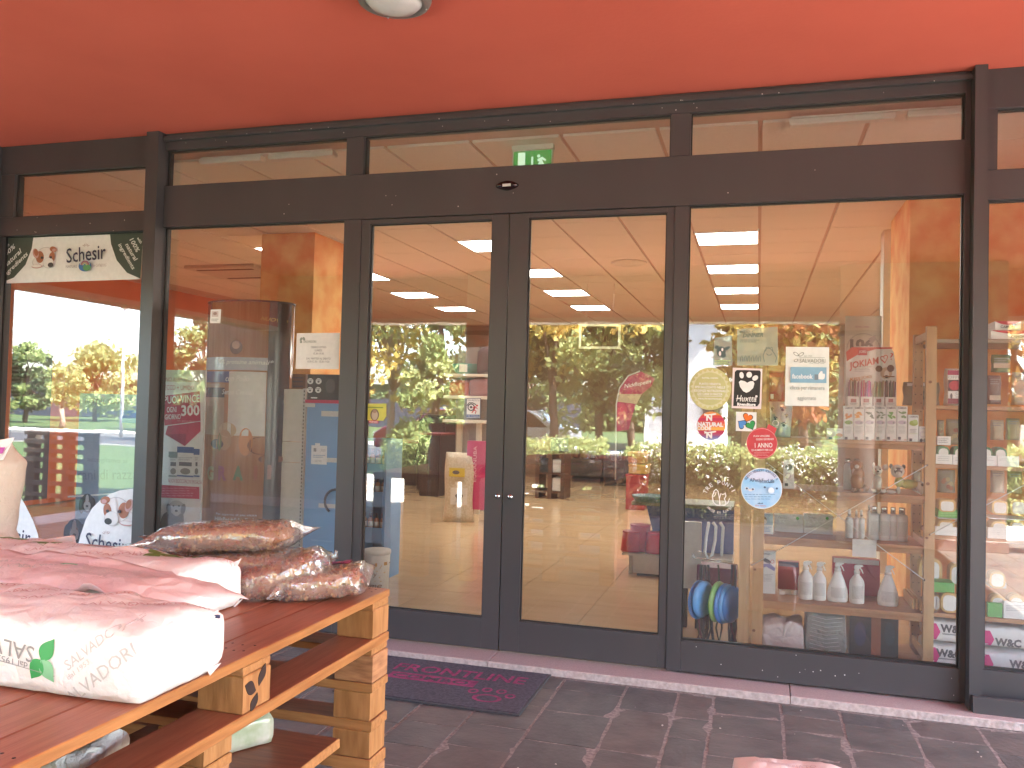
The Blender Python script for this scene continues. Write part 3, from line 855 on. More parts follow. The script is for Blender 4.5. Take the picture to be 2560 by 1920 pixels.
# parked cars across the lawn
def car(px, Y, body, lab, face=1):
    x = mir(px, 1000, Y).x; t = thing('parked_car', lab, 'car', (x, Y, -.09), 'cars parked along the road')
    z0 = -.09; L_ = 4.1; pf = [(-2.05, .35), (-2.05, .72), (-1.75, .92), (-1.0, .98), (-.35, 1.42), (.9, 1.46), (1.6, 1.05), (2.0, .98), (2.06, .4)]
    if face < 0: pf = [(-a, b) for a, b in pf]
    mb = MB(); mb.prism([(x + a, Y - .8, z0 + b) for a, b in pf], (0, 1.6, 0), body); o = mb.build('body', t); bevel(o, .06, 3)
    gl = flat((.02, .025, .03), .05); s = face
    mb = MB()
    wp = [(-.85, 1.0), (-.33, 1.36), (.3, 1.39), (.3, 1.0)]; wq = [(.38, 1.0), (.38, 1.39), (.88, 1.40), (1.4, 1.03)]
    for w in (wp, wq):
        mb.prism([(x + s * a, Y + .795, z0 + b) for a, b in w], (0, .012, 0), gl)
    mb.build('side_window', t)
    mb = MB(); mb.prism([(x - s * 1.0, Y - .68, z0 + 1.02), (x - s * 1.0, Y + .68, z0 + 1.02), (x - s * .42, Y + .62, z0 + 1.40), (x - s * .42, Y - .62, z0 + 1.40)], (-s * .03, 0, .02), gl); mb.build('windscreen', t)
    for a in (-1.3, 1.3):
        for yy in (-.72, .72):
            mb = MB(); mb.lathe((0, 0, 0), [(.0, -.1), (.31, -.1), (.32, -.06), (.32, .06), (.31, .1), (0, .1)], flat((.02, .02, .02), .8), 20)
            R_ = Matrix.Rotation(math.radians(90), 3, 'X'); mb.v = [R_ @ v + Vector((x + a, Y + yy, z0 + .32)) for v in mb.v]; w = mb.build('wheel', t)
            mb = MB(); mb.lathe((0, 0, 0), [(0, -.012), (.19, -.012), (.19, .012), (0, .012)], m_steel, 16); mb.v = [R_ @ v + Vector((x + a, Y + yy + (.1 if yy > 0 else -.1), z0 + .32)) for v in mb.v]; mb.build('hubcap', w)
    for yy in (-.6, .6):
        mb = MB(); mb.box(x - s * 2.04 - .03, x - s * 2.04 + .03, Y + yy - .15, Y + yy + .15, z0 + .62, z0 + .74, flat((.75, .75, .7), .1)); mb.build('headlight', t)
car(1130, -17.6, M('dark_red_paint', (.16, .01, .02), .25, .05, coat=.8), 'dark red car mirrored in the left sliding door')
car(1175, -20.6, M('grey_blue_paint', (.10, .12, .17), .25, .05, coat=.8), 'grey-blue car mirrored behind the dark red car', -1)
car(1265, -18.0, M('white_paint', (.72, .72, .72), .25, .03, coat=.8), 'white car mirrored at the edge between both sliding doors')

# a screen of old pallets and dark boards added to dim the reflection, at the open left end of the canopy (mirrored in the left panes)
m_oldw = M('weathered_boards', (0.09, 0.075, 0.065), .9, .3, 6, .3, stretch=(6, 6, 1))
YQ = -4.2
t = thing('pallet_screen', 'upright weathered pallet mirrored in the outer left pane', 'pallet', (mir(140, 1080, YQ).x, YQ, 0)); zt = mir(150, 1080, YQ).z
for (p0, p1) in ((58, 80), (101, 121), (149, 168), (202, 228)):
    a, b = mir(p0, 1150, YQ).x, mir(p1, 1150, YQ).x; mb = MB(); mb.box(a, b, YQ - .05, YQ + .05, 0.0, zt - .002, m_oldw, .004); mb.build('post', t)
a, b = mir(56, 1150, YQ).x, mir(230, 1150, YQ).x
for k, py_ in enumerate((1084, 1106, 1129, 1152, 1180, 1210, 1240, 1275)):
    z = mir(150, py_, YQ).z
    if z > .05: mb = MB(); mb.box(a, b, YQ + .052, YQ + .075, z - .030, z + (.03 if k else .012), m_oldw, .003); mb.build('board', t)
YQ = -4.6; a, b = mir(398, 1150, YQ).x, mir(520, 1150, YQ).x
t = thing('dimming_boards', 'dark board rack mirrored over the promotional board with the prize flash', 'rack', ((a + b) / 2, YQ, 0)); zt = mir(620, 1010, YQ).z
n = 6
for k in range(n): mb = MB(); mb.box(a + (b - a) * k / n + .004, a + (b - a) * (k + 1) / n - .004, YQ, YQ + .03, 0.05, zt - .04 * (k % 2), m_oldw, .003); mb.build('board', t)
for z in (.3, zt * .75): mb = MB(); mb.box(a, b, YQ - .03, YQ - .001, z, z + .09, m_oldw, .003); mb.build('cross_board', t)

# ------------------------------------------------------------------ counter made of stacked, stained pallets
def woodm(name, a, b, rough, st, sc=5.0, bump=0.12):
    return M(name, a, rough, 0.1, sc, bump, stretch=st, col2=b, det=7, bsc=sc * 3)
m_deck = woodm('red_brown_stain', (0.27, 0.088, 0.048), (0.38, 0.14, 0.078), 0.42, (14, 1.2, 14))
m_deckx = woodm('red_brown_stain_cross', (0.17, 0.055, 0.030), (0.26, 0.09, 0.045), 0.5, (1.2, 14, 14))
m_orange = woodm('honey_stain', (0.26, 0.105, 0.032), (0.43, 0.19, 0.062), 0.45, (14, 1.2, 14))
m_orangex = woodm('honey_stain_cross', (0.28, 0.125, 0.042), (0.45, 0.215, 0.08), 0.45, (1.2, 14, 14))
m_block = woodm('honey_block', (0.27, 0.12, 0.040), (0.46, 0.23, 0.088), 0.45, (6, 6, 1.0), 7)
m_grain = M('end_grain', (0.25, 0.11, 0.048), 0.6, 0.1, 14, 0.15, stretch=(1, 1, 5), col2=(0.48, 0.24, 0.11), det=6)
m_burn = M('burnt_mark', (0.022, 0.010, 0.008), 0.7, 0.2, 20)

def two_tone(x0, x1, y0, y1, z0, z1, top, side, c=0.0025):
    mb = MB(); mb.box(x0, x1, y0, y1, z0, z1, side, c); k = mb.slot(top)
    mb.mi[1] = k; mb.mi[0] = k                                    # stained faces above and below
    return mb

counter = thing('pallet_counter', 'counter of stacked pallets with red-brown deck and honey blocks', 'pallet counter', (-1.6, -2.9, 0.0))
cr = random.Random(3)
YS = (-2.21, -2.875, -3.54)                                     # rows of blocks
dx = -1.10
x = dx; k = 0
widths = (0.112, 0.128, 0.104, 0.145, 0.10, 0.12, 0.145, 0.11, 0.13)
edges = []
for w in widths:
    a, b = x - w + 0.004, x
    edges.append((a, b))
    two_tone(a, b, -3.605 + cr.uniform(-.004, .004), -2.155 + cr.uniform(-.004, .004), 0.830, 0.854 + cr.uniform(-.0015, .0012), m_deck, m_orange if b == dx else m_deck).build('deck_board', counter)
    x -= w
XL = x + 0.004
cols = [-1.10, -1.58, XL + 0.11]
for j, y in enumerate(YS):
    w = 0.055
    two_tone(XL, -1.104, y - w, y + w, 0.8075, 0.8295, m_orangex, m_orangex).build('cross_board', counter)
    for i, xc in enumerate(cols):
        a, b = (xc - 0.12, xc - 0.002)
        two_tone(a, b, y - w, y + w, 0.7225, 0.807, m_block, m_block, .003).build('block', counter)
for i, xc in enumerate(cols):
    a, b = xc - 0.125, xc + 0.0015
    two_tone(a, b, -3.605, -2.155, 0.694, 0.722, m_deckx if i else m_deck, m_orange).build('bottom_board', counter)
lev = [(0.6935, 0.6725), (0.589, 0.562), (0.476, 0.446), (0.364, 0.328), (0.250, 0.222), (0.132, 0.104)]
for j, y in enumerate(YS):
    back = 0.0 if j == 0 else 0.10
    zt = 0.672
    two_tone(XL, -1.104 - back, y - .055, y + .055, 0.6725, 0.6935, m_deckx, m_orangex).build('cross_board', counter)
    for (t_, b_) in lev[1:]:
        two_tone(XL, -1.098 - back, y - .055 + cr.uniform(-.003, .003), y + .055 + cr.uniform(-.003, .003), b_, t_, m_deckx, m_orangex).build('cross_board', counter)
        for xc in cols:
            a, b = (xc - 0.125 - back, xc - 0.002 - back + cr.uniform(-.003, .003))
            two_tone(a, b, y - .053, y + .053, t_ + .0007, zt, m_grain, m_block if cr.random() < .5 else m_grain, .003).build('block', counter)
        zt = b_ - .0007
    for xc in cols:
        two_tone(xc - .125 - back, xc - .002 - back, y - .053, y + .053, 0.0, zt, m_grain, m_block, .003).build('block', counter)
# nail heads sunk in the deck and knots
mb = MB()
for y in YS:
    for (a, b) in edges[:7]:
        for q in (.25, .5, .75):
            for dy in (-.02, .022):
                xx = a + (b - a) * q + cr.uniform(-.006, .006); mb.lathe((xx, y + dy + cr.uniform(-.006, .006), 0.8555), [(0.0035, 0), (0.003, 0.0004), (0, 0.0005)], m_burn, 6)
o = mb.build('nail_heads', counter); o['kind'] = 'stuff'
# burnt three-leaf mark on the near face of the middle block
mb = MB()
def leaf_mark(cx, cz, L_, W_, ang):
    pts = []
    for t_ in range(13):
        u = t_ / 12; pts.append((u * L_, W_ * math.sin(math.pi * u ** .8)))
    for t_ in range(11, 0, -1):
        u = t_ / 12; pts.append((u * L_, -W_ * math.sin(math.pi * u ** 1.2)))
    ca, sa = math.cos(math.radians(ang)), math.sin(math.radians(ang))
    mb.prism([(-1.1018, cx + a * ca - b * sa, cz + a * sa + b * ca) for a, b in pts], (0.0012, 0, 0), m_burn)
leaf_mark(-2.868, .770, .052, .013, 62); leaf_mark(-2.880, .764, .050, .015, 152); leaf_mark(-2.874, .757, .045, .013, 238)
o = mb.build('leaf_brand', counter); o['kind'] = 'stuff'

# neighbouring counter further left
side = thing('pallet_counter', 'second pallet counter with brown deck at the left edge', 'pallet counter', (-2.75, -2.6, 0.0))
x = XL - 0.02
for w in (0.13, 0.14, 0.12, 0.145, 0.13, 0.14, 0.13):
    two_tone(x - w + .004, x, -3.3, -1.89, 0.832, 0.856, m_deck, m_deck).build('deck_board', side); x -= w
XS = x + .004
for y in (-1.95, -2.6, -3.24):
    two_tone(XS, XL - .022, y - .055, y + .055, .8095, .8315, m_orangex, m_orangex).build('cross_board', side)
    for xc in (XL - .03, XL - .46, XS + .125):
        two_tone(xc - .12, xc, y - .055, y + .055, .0, .809, m_block, m_block, .003).build('block', side)

# ------------------------------------------------------------------ sacks
def crumple(nt, b, sc, st):
    tc = nt.nodes.new('ShaderNodeTexCoord')
    vo = nt.nodes.new('ShaderNodeTexVoronoi'); vo.feature = 'DISTANCE_TO_EDGE'; vo.inputs['Scale'].default_value = sc
    nz = nt.nodes.new('ShaderNodeTexNoise'); nz.inputs['Scale'].default_value = sc * .7; nz.inputs['Detail'].default_value = 5
    va = nt.nodes.new('ShaderNodeMixRGB') if False else nt.nodes.new('ShaderNodeVectorMath')
    va.operation = 'MULTIPLY_ADD'; va.inputs[1].default_value = (0.12, 0.12, 0.12)
    nt.links.new(tc.outputs['Object'], nz.inputs['Vector']); nt.links.new(nz.outputs['Color'], va.inputs[0]); nt.links.new(tc.outputs['Object'], va.inputs[2])
    nt.links.new(va.outputs[0], vo.inputs['Vector'])
    mt = nt.nodes.new('ShaderNodeMath'); mt.operation = 'MULTIPLY_ADD'; mt.inputs[1].default_value = 0.6
    nt.links.new(nz.outputs['Fac'], mt.inputs[0]); nt.links.new(vo.outputs['Distance'], mt.inputs[2])
    bp = nt.nodes.new('ShaderNodeBump'); bp.inputs['Strength'].default_value = st; bp.inputs['Distance'].default_value = 0.012
    nt.links.new(mt.outputs[0], bp.inputs['Height']); nt.links.new(bp.outputs[0], b.inputs['Normal'])
def paper(name, col, rough=.55, sc=16, st=.55):
    mt, nt, b = nodes(name); b.inputs['Base Color'].default_value = (*col, 1); b.inputs['Roughness'].default_value = rough
    crumple(nt, b, sc, st); return mt
m_sack = paper('white_paper_sack', (0.80, 0.78, 0.77))
m_pink = paper('pale_pink_paper', (0.72, 0.60, 0.58))
m_kraft = paper('woven_beige_sack', (0.50, 0.43, 0.36), .7)
m_inkg = flat((0.30, 0.29, 0.29), .6); m_leaf1 = flat((0.04, 0.33, 0.09), .5); m_leaf2 = flat((0.22, 0.50, 0.28), .5); m_leaf3 = flat((0.12, 0.22, 0.04), .5)
m_inkl = flat((0.55, 0.52, 0.51), .6); m_inkp = flat((0.60, 0.44, 0.44), .6)

def sack(mb, c, size, rz, mat, seed, nx=28, ny=18, nz=8, lump=0.012, pin=0.55, flatb=True):
    """a filled paper sack: flat base, bulging top, square gusseted ends"""
    lx, ly, lz = (a / 2 for a in size); R_ = Matrix.Rotation(rz, 3, 'Z'); c = Vector(c)
    def warp(u, v, w):
        X, Y_, Z = u * lx, v * ly, w * lz
        # corners rounded
        e = max(abs(u), 0) ** 8
        Y_ *= 1 - 0.03 * e
        k = (1 - pin * (abs(u) ** 7) * 0.24) * (1 - pin * 0.38 * abs(v) ** 4)
        Z = Z * k if w > 0 else Z * (1 if flatb else k)
        X *= 1 - 0.035 * (abs(w) ** 5); Y_ *= 1 - 0.06 * (abs(w) ** 4)
        n = Vector((noise.noise((X * 11 + seed, Y_ * 11, Z * 11)), noise.noise((X * 11, Y_ * 11 + seed, Z * 11 + 5)), noise.noise((X * 9, Y_ * 9 - seed, Z * 9))))
        n2 = (abs(noise.noise((X * 16 + seed, Y_ * 16 + 3, Z * 16))) - .25) * .9 + noise.noise((X * 38 + seed, Y_ * 38, Z * 38)) * .3
        d = Vector((n.x * .5, n.y * .5, n.z + n2)) * lump
        if w < -.95 and flatb: d.z = abs(d.z) * .2
        return c + R_ @ Vector((X, Y_, Z)) + R_ @ d
    vs = []; idx = {}; fs = []
    def vid(i, j, k):
        key = (i, j, k)
        if key not in idx:
            idx[key] = len(vs); vs.append(warp(2 * i / nx - 1, 2 * j / ny - 1, 2 * k / nz - 1))
        return idx[key]
    for i in range(nx):
        for j in range(ny):
            fs.append((vid(i, j, nz), vid(i + 1, j, nz), vid(i + 1, j + 1, nz), vid(i, j + 1, nz)))
            fs.append((vid(i, j, 0), vid(i, j + 1, 0), vid(i + 1, j + 1, 0), vid(i + 1, j, 0)))
    for i in range(nx):
        for k in range(nz):
            fs.append((vid(i, 0, k), vid(i + 1, 0, k), vid(i + 1, 0, k + 1), vid(i, 0, k + 1)))
            fs.append((vid(i, ny, k), vid(i, ny, k + 1), vid(i + 1, ny, k + 1), vid(i + 1, ny, k)))
    for j in range(ny):
        for k in range(nz):
            fs.append((vid(0, j, k), vid(0, j, k + 1), vid(0, j + 1, k + 1), vid(0, j + 1, k)))
            fs.append((vid(nx, j, k), vid(nx, j + 1, k), vid(nx, j + 1, k + 1), vid(nx, j, k + 1)))
    mb.add(vs, fs, mat, True)
    return mb

def tri_fin(mesh_v, fs):
    out = []
    for f in fs:
        for k in range(1, len(f) - 1): out.append((f[0], f[k], f[k + 1]))
    return out

def subdiv_text(vs, fs):
    return vs, fs

def stick(mb_src, mb_dst, pts2d, fs, org, ux, uy, direction, mat, off=0.0015):
    """press flat print onto a lumpy surface"""
    bvh = BVHTree.FromPolygons([tuple(v) for v in mb_src.v], mb_src.f)
    d = Vector(direction).normalized(); out = []; bad = set()
    for i, (a, b) in enumerate(pts2d):
        p = Vector(org) + Vector(ux) * a + Vector(uy) * b
        h = bvh.ray_cast(p - d * 0.6, d)
        if h[0] is None: bad.add(i)
        q = h[0] if h[0] is not None else p
        out.append(q - d * off)
    fs = [f for f in fs if not bad.intersection(f)]
    if fs: mb_dst.add(out, fs, mat)

def dense(txt, bold=0.0, shear=0.0):
    """lettering cut finer so that it follows a bulging sack"""
    import bmesh
    vs, fs = text_shape(txt, bold, shear)
    bm = bmesh.new(); bv = [bm.verts.new((a, b, 0)) for a, b in vs]
    for f in fs:
        try: bm.faces.new([bv[i] for i in f])
        except ValueError: pass
    bmesh.ops.triangulate(bm, faces=bm.faces[:])
    for _ in range(2):
        lg = [e for e in bm.edges if e.calc_length() > .07]
        if lg: bmesh.ops.subdivide_edges(bm, edges=lg, cuts=1); bmesh.ops.triangulate(bm, faces=bm.faces[:])
    bm.verts.index_update()
    r_ = [(v.co.x, v.co.y) for v in bm.verts], [[v.index for v in f.verts] for f in bm.faces]
    bm.free(); return r_

def leaf_poly(L_, W_, n=9):
    """a leaf as a strip of quads, so that it can follow a lumpy surface"""
    vs = []; fs = []
    for k in range(n + 1):
        u = k / n; w = W_ * math.sin(math.pi * min(1, u ** .75)) if 0 < u < 1 else 0.0008
        for q in (-1, -.33, .33, 1): vs.append((u * L_, w * q))
    for k in range(n):
        for q in range(3): fs.append((4 * k + q, 4 * k + 4 + q, 4 * k + 5 + q, 4 * k + 1 + q))
    return vs, fs

def rot2(vs, ang, ox=0, oy=0):
    c_, s_ = math.cos(math.radians(ang)), math.sin(math.radians(ang))
    return [(ox + a * c_ - b * s_, oy + a * s_ + b * c_) for a, b in vs]

# front sack
ZT = 0.8565
f_t = thing('paper_sack', 'white paper sack with green three-leaf emblem nearest on the counter', 'sack', (-1.46, -3.15, ZT), 'paper sacks on the pallet counter')
fb = MB(); sack(fb, (-1.47, -3.155, ZT + 0.074), (0.76, 0.262, 0.146), math.radians(1.5), m_sack, 3)
fb.build('body', f_t)
def fins(corners, t, mat, s_=.022):
    """pinched paper corners of a sack end"""
    for (p, d1, d2) in corners:
        mb = MB(); p = Vector(p); d1 = Vector(d1); d2 = Vector(d2)
        n = d1.cross(d2).normalized() * .0012
        a, b, c_ = p - d1 * .6 * s_, p + d1 * s_ * .3 + d2 * s_ * .35, p - d2 * s_
        e = p + (d1 + d2) * s_ * .62
        mb.add([a - n, b - n, e - n, c_ - n, a + n, b + n, e + n, c_ + n], [(0, 1, 2, 3), (7, 6, 5, 4), (0, 4, 5, 1), (1, 5, 6, 2), (2, 6, 7, 3), (3, 7, 4, 0)], mat)
        mb.build('corner_fold', t)
fins([((-1.100, -3.048, ZT + .006), (.8, .5, 0), (-.2, .7, .5)), ((-1.103, -3.050, ZT + .118), (.8, .5, .1), (-.3, .5, .7))], f_t, m_sack)
pm = MB(); dn = (0, 1, 0)
def fs_text(txt, cx, cz, w, h, mat, ang, bold=0.0, shear=0.0, tgt=None, src=None, flip=False):
    vs, fs = dense(txt, bold, shear)
    stick(src or fb, tgt or pm, rot2([(u * w, v * h) for u, v in vs], ang, cx, cz), fs, (0, -3.3, 0), (1, 0, 0), (0, 0, 1), dn, mat)
# the side print is upside down in the photograph: the sack lies on its head
fs_text('SALVADORI', -1.455, ZT + .088, -0.245, -0.032, m_inkg, -7)
for k, (a0, b0) in enumerate(((-1.58, .074),)):
    stick(fb, pm, rot2([(u, v) for u, v in [(0, 0), (.3, 0), (.3, .0012), (0, .0012)]], -7, a0, ZT + b0), [(0, 1, 2, 3)], (0, -3.3, 0), (1, 0, 0), (0, 0, 1), dn, m_inkg)
fs_text('dal 1953', -1.385, ZT + .055, -0.075, -0.012, m_inkg, -7)
for (L_, W_, an, mt) in ((.048, .0165, 58, m_leaf1), (.046, .018, 238, m_leaf1), (.05, .016, -52, m_leaf2)):
    vs, fs = leaf_poly(L_, W_); stick(fb, pm, rot2(vs, an, -1.315, ZT + .066), fs, (0, -3.3, 0), (1, 0, 0), (0, 0, 1), dn, mt)
fs_text('SALVADORI', -1.19, ZT + .045, 0.20, 0.026, m_inkl, 38)
fs_text('dal 1953', -1.23, ZT + .056, 0.06, 0.010, m_inkl, 38)
fs_text('SALVADORI', -1.20, ZT + .105, 0.15, 0.020, m_inkl, 38)
pm.build('side_print', f_t)
pt = MB()
def top_text(src, tgt, txt, cx, cy_, w, h, mat, ang):
    vs, fs = dense(txt); stick(src, tgt, rot2([(u * w, v * h) for u, v in vs], ang, cx, cy_), fs, (0, 0, 1.0), (1, 0, 0), (0, 1, 0), (0, 0, -1), mat)
for k in range(9):
    top_text(fb, pt, 'SALVADORI', -1.18 - .075 * k, -3.09 - .05 * (k % 2), .16, .02, m_inkp, 35)
o = pt.build('top_print', f_t); o['kind'] = 'stuff'
mb = MB(); mb.box(-1.099, -1.087, -3.05, -3.046, ZT + .112, ZT + .119, flat(NAVY)); mb.build('date_stamp', f_t)

# back sack
b_t = thing('paper_sack', 'white paper sack with green leaf print further back beside the kibble bags', 'sack', (-1.8, -2.65, ZT), 'paper sacks on the pallet counter')
bb = MB(); sack(bb, (-1.83, -2.66, ZT + 0.071), (0.88, 0.305, 0.142), math.radians(-2), m_sack, 9)
bb.build('body', b_t)
fins([((-1.400, -2.525, ZT + .006), (.8, .5, 0), (-.2, .7, .5)), ((-1.402, -2.53, ZT + .118), (.8, .5, .1), (-.3, .5, .7))], b_t, m_sack)
pt = MB()
for k in range(9): top_text(bb, pt, 'SALVADORI', -1.46 - .085 * k, -2.6 - .07 * (k % 2), .17, .022, m_inkp, 32)
for (x_, y_, s_, an) in ((-1.62, -2.58, 1.0, 20), (-1.84, -2.56, 1.0, 10), (-1.99, -2.62, .8, 70), (-2.16, -2.58, .9, 15), (-1.5, -2.545, .9, 30)):
    for (L_, W_, a2) in ((.07, .022, 0), (.062, .02, 130), (.06, .02, 245)):
        vs, fs = leaf_poly(L_ * s_, W_ * s_); stick(bb, pt, rot2(vs, an + a2, x_, y_), fs, (0, 0, 1.0), (1, 0, 0), (0, 1, 0), (0, 0, -1), m_leaf3, .0018)
o = pt.build('top_print', b_t); o['kind'] = 'stuff'

# emptied flat sack lying across both, its mouth curling up
e_t = thing('paper_sack', 'flattened pinkish paper sack with ragged open mouth lying across two full sacks', 'sack', (-1.65, -2.9, ZT + .15), 'paper sacks on the pallet counter')
bvh = BVHTree.FromPolygons([tuple(v) for v in fb.v + bb.v], fb.f + [[i + len(fb.v) for i in f] for f in bb.f])
mb = MB(); NX, NY = 36, 18; vs = []
R_ = Matrix.Rotation(math.radians(-4), 3, 'Z')
for layer in (0, 1):
    for i in range(NX + 1):
        for j in range(NY + 1):
            u, v = i / NX, j / NY
            jag = .010 * noise.noise((v * 9, 3, 1)) * (u > .8)
            edge = .018 * noise.noise((u * 7, 1, 0)) * (1 if v < .15 else 0)
            p = Vector((-1.62, -2.90, 0)) + R_ @ Vector(((u - .5) * .80 + jag + .10 * (v - .5) * (u - .3), (v - .5) * .25 + edge, 0))
            h = bvh.ray_cast((p.x, p.y, 1.6), (0, 0, -1))
            z = h[0].z if h[0] is not None and h[0].z > ZT + .09 else ZT + .105
            sag = ZT + .112 + .022 * math.cos((v - .5) * 3)
            z = max(z, sag) + .011 + .007 * noise.noise((p.x * 22, p.y * 22, 0)) + .004 * noise.noise((p.x * 50, p.y * 50, 4))
            lip = max(0, .16 - v) / .16
            z += lip * (.020 * math.sin(u * 17 + 1) + .004 * math.sin(u * 43) - .012) + (u > .86) * -.03 * (u - .86) / .14
            puff = .006 * (1 - abs(2 * v - 1) ** 3) * (1 - abs(2 * u - 1) ** 4) * (1 if layer else 0)
            vs.append((p.x, p.y, z + puff + (.0015 if layer else 0)))
fs = []; k = NY + 1; n0 = (NX + 1) * k
for i in range(NX):
    for j in range(NY):
        a = i * k + j; fs.append((n0 + a, n0 + a + k, n0 + a + k + 1, n0 + a + 1)); fs.append((a, a + 1, a + k + 1, a + k))
for j in range(NY):
    fs.append((j, n0 + j, n0 + j + 1, j + 1)); q = NX * k + j; fs.append((q, q + 1, n0 + q + 1, n0 + q))
for i in range(NX):
    fs.append((i * k, (i + 1) * k, n0 + (i + 1) * k, n0 + i * k)); q = i * k + NY; fs.append((q, n0 + q, n0 + q + k, q + k))
mb.add(vs, fs, paper('pink_printed_paper', (0.72, 0.58, 0.58), .5, 12, .8), True)
eb = mb; mb.build('body', e_t)
pt = MB()
for (x0_, x1_, y0_, y1_) in ((-1.62, -1.38, -2.945, -2.86),):
    r = random.Random(8)
    for k in range(12):
        yy = y0_ + (y1_ - y0_) * k / 11; xx = x0_
        while xx < x1_:
            w_ = r.uniform(.012, .035); q = min(10, max(2, int(w_ / .008)))
            vv = []
            for s_ in range(q + 1): vv += [(xx + w_ * s_ / q, yy), (xx + w_ * s_ / q, yy + .0022)]
            stick(eb, pt, vv, [(2 * s_, 2 * s_ + 2, 2 * s_ + 3, 2 * s_ + 1) for s_ in range(q)], (0, 0, 1.1), (1, 0, 0), (0, 1, 0), (0, 0, -1), m_inkl, .001)
            xx += w_ + .006
for k in range(5): top_text(eb, pt, 'SALVADORI', -1.68 - .07 * k, -2.9 - .03 * (k % 2), .15, .018, m_inkl, 25)
vs_, fs_ = leaf_poly(.06, .02); stick(eb, pt, rot2(vs_, -20, -1.68, -2.86), fs_, (0, 0, 1.1), (1, 0, 0), (0, 1, 0), (0, 0, -1), m_leaf2, .001)
o = pt.build('top_print', e_t); o['kind'] = 'stuff'

# folded top of another sack standing behind
p_t = thing('paper_flap', 'plain pale pink folded paper sheet standing behind the sacks', 'paper', (-2.35, -2.38, ZT))
mb = MB()
pts = [at(42, 1398, -2.38), at(78, 1366, -2.39), at(92, 1352, -2.395), at(180, 1340, -2.40), at(193, 1400, -2.38), at(190, 1440, -2.36), at(40, 1440, -2.36)]
mb.prism(pts, (0, 0.012, 0.002), m_pink); bevel(mb.build('sheet', p_t), .003)

# tall woven sack at the left edge
w_t = thing('woven_sack', 'tall beige woven sack with folded top and dark bands at the left edge', 'sack', (-2.5, -2.3, ZT))
mb = MB(); prof = [(at(40, 1366, -2.3).z, at(33, 1366, -2.3).x), (at(12, 1330, -2.3).z, at(16, 1330, -2.3).x), (at(30, 1260, -2.3).z, at(27, 1260, -2.3).x), (at(40, 1200, -2.3).z, at(36, 1200, -2.3).x), (at(38, 1160, -2.3).z, at(43, 1160, -2.3).x), (at(26, 1130, -2.3).z, at(28, 1130, -2.3).x), (at(20, 1100, -2.3).z, at(24, 1110, -2.3).x)]
NX = 14; vs = []; fs = []
ring_n = 22
for r_i in range(25):
    f = r_i / 24 * (len(prof) - 1); a = min(int(f), len(prof) - 2); q = f - a
    z = prof[a][0] * (1 - q) + prof[a + 1][0] * q; xr = prof[a][1] * (1 - q) + prof[a + 1][1] * q
    z = max(z, ZT) if r_i else ZT
    for k in range(ring_n):
        an = 2 * math.pi * k / ring_n; c_, s_ = math.cos(an), math.sin(an)
        w_ = .17; sx = (abs(c_) ** .7) * (1 if c_ > 0 else -1); sy = (abs(s_) ** .7) * (1 if s_ > 0 else -1)
        dp = .09 * (1 - .75 * max(0, (r_i - 17) / 7))
        nn = .006 * noise.noise((c_ * 2, s_ * 2, z * 12))
        vs.append((xr - w_ + (w_ + nn) * sx, -2.3 + (dp + nn) * sy, z))
for r_i in range(24):
    for k in range(ring_n):
        l = (k + 1) % ring_n; fs.append((r_i * ring_n + k, r_i * ring_n + l, (r_i + 1) * ring_n + l, (r_i + 1) * ring_n + k))
fs.append(list(range(ring_n))[::-1]); fs.append([24 * ring_n + k for k in range(ring_n)])
mb.add(vs, fs, m_kraft, True); wb = mb; mb.build('body', w_t)
pm = MB()
for k, yy in enumerate((1150, 1178, 1210, 1248, 1285, 1325)):
    z = at(10, yy, -2.3).z; x1 = at(33 - (k == 5) * 18, yy, -2.39).x
    q = 12; vv = []
    for s_ in range(q + 1): vv += [(-2.68 + (x1 + 2.68) * s_ / q, z - .004 + (.012 * s_ / q if k == 1 else 0)), (-2.68 + (x1 + 2.68) * s_ / q, z + .004 + (.012 * s_ / q if k == 1 else 0))]
    stick(wb, pm, vv, [(2 * s_, 2 * s_ + 2, 2 * s_ + 3, 2 * s_ + 1) for s_ in range(q)], (0, -2.6, 0), (1, 0, 0), (0, 0, 1), (0, 1, 0), flat((.03, .025, .03)))
pm.build('dark_bands', w_t)
mb = MB()
pts = [at(-60, 1150, -2.37), at(2, 1150, -2.37), at(30, 1094, -2.36), at(-60, 1112, -2.36)]
mb.prism(pts, (0, .01, 0), m_sack); fl = mb.build('folded_top', w_t)
mb = MB(); pts = [at(-60, 1140, -2.376), at(4, 1134, -2.376), at(12, 1118, -2.376), at(-60, 1122, -2.376)]
mb.prism(pts, (0, .002, 0), flat((.45, .06, .35))); mb.build('magenta_band', fl)

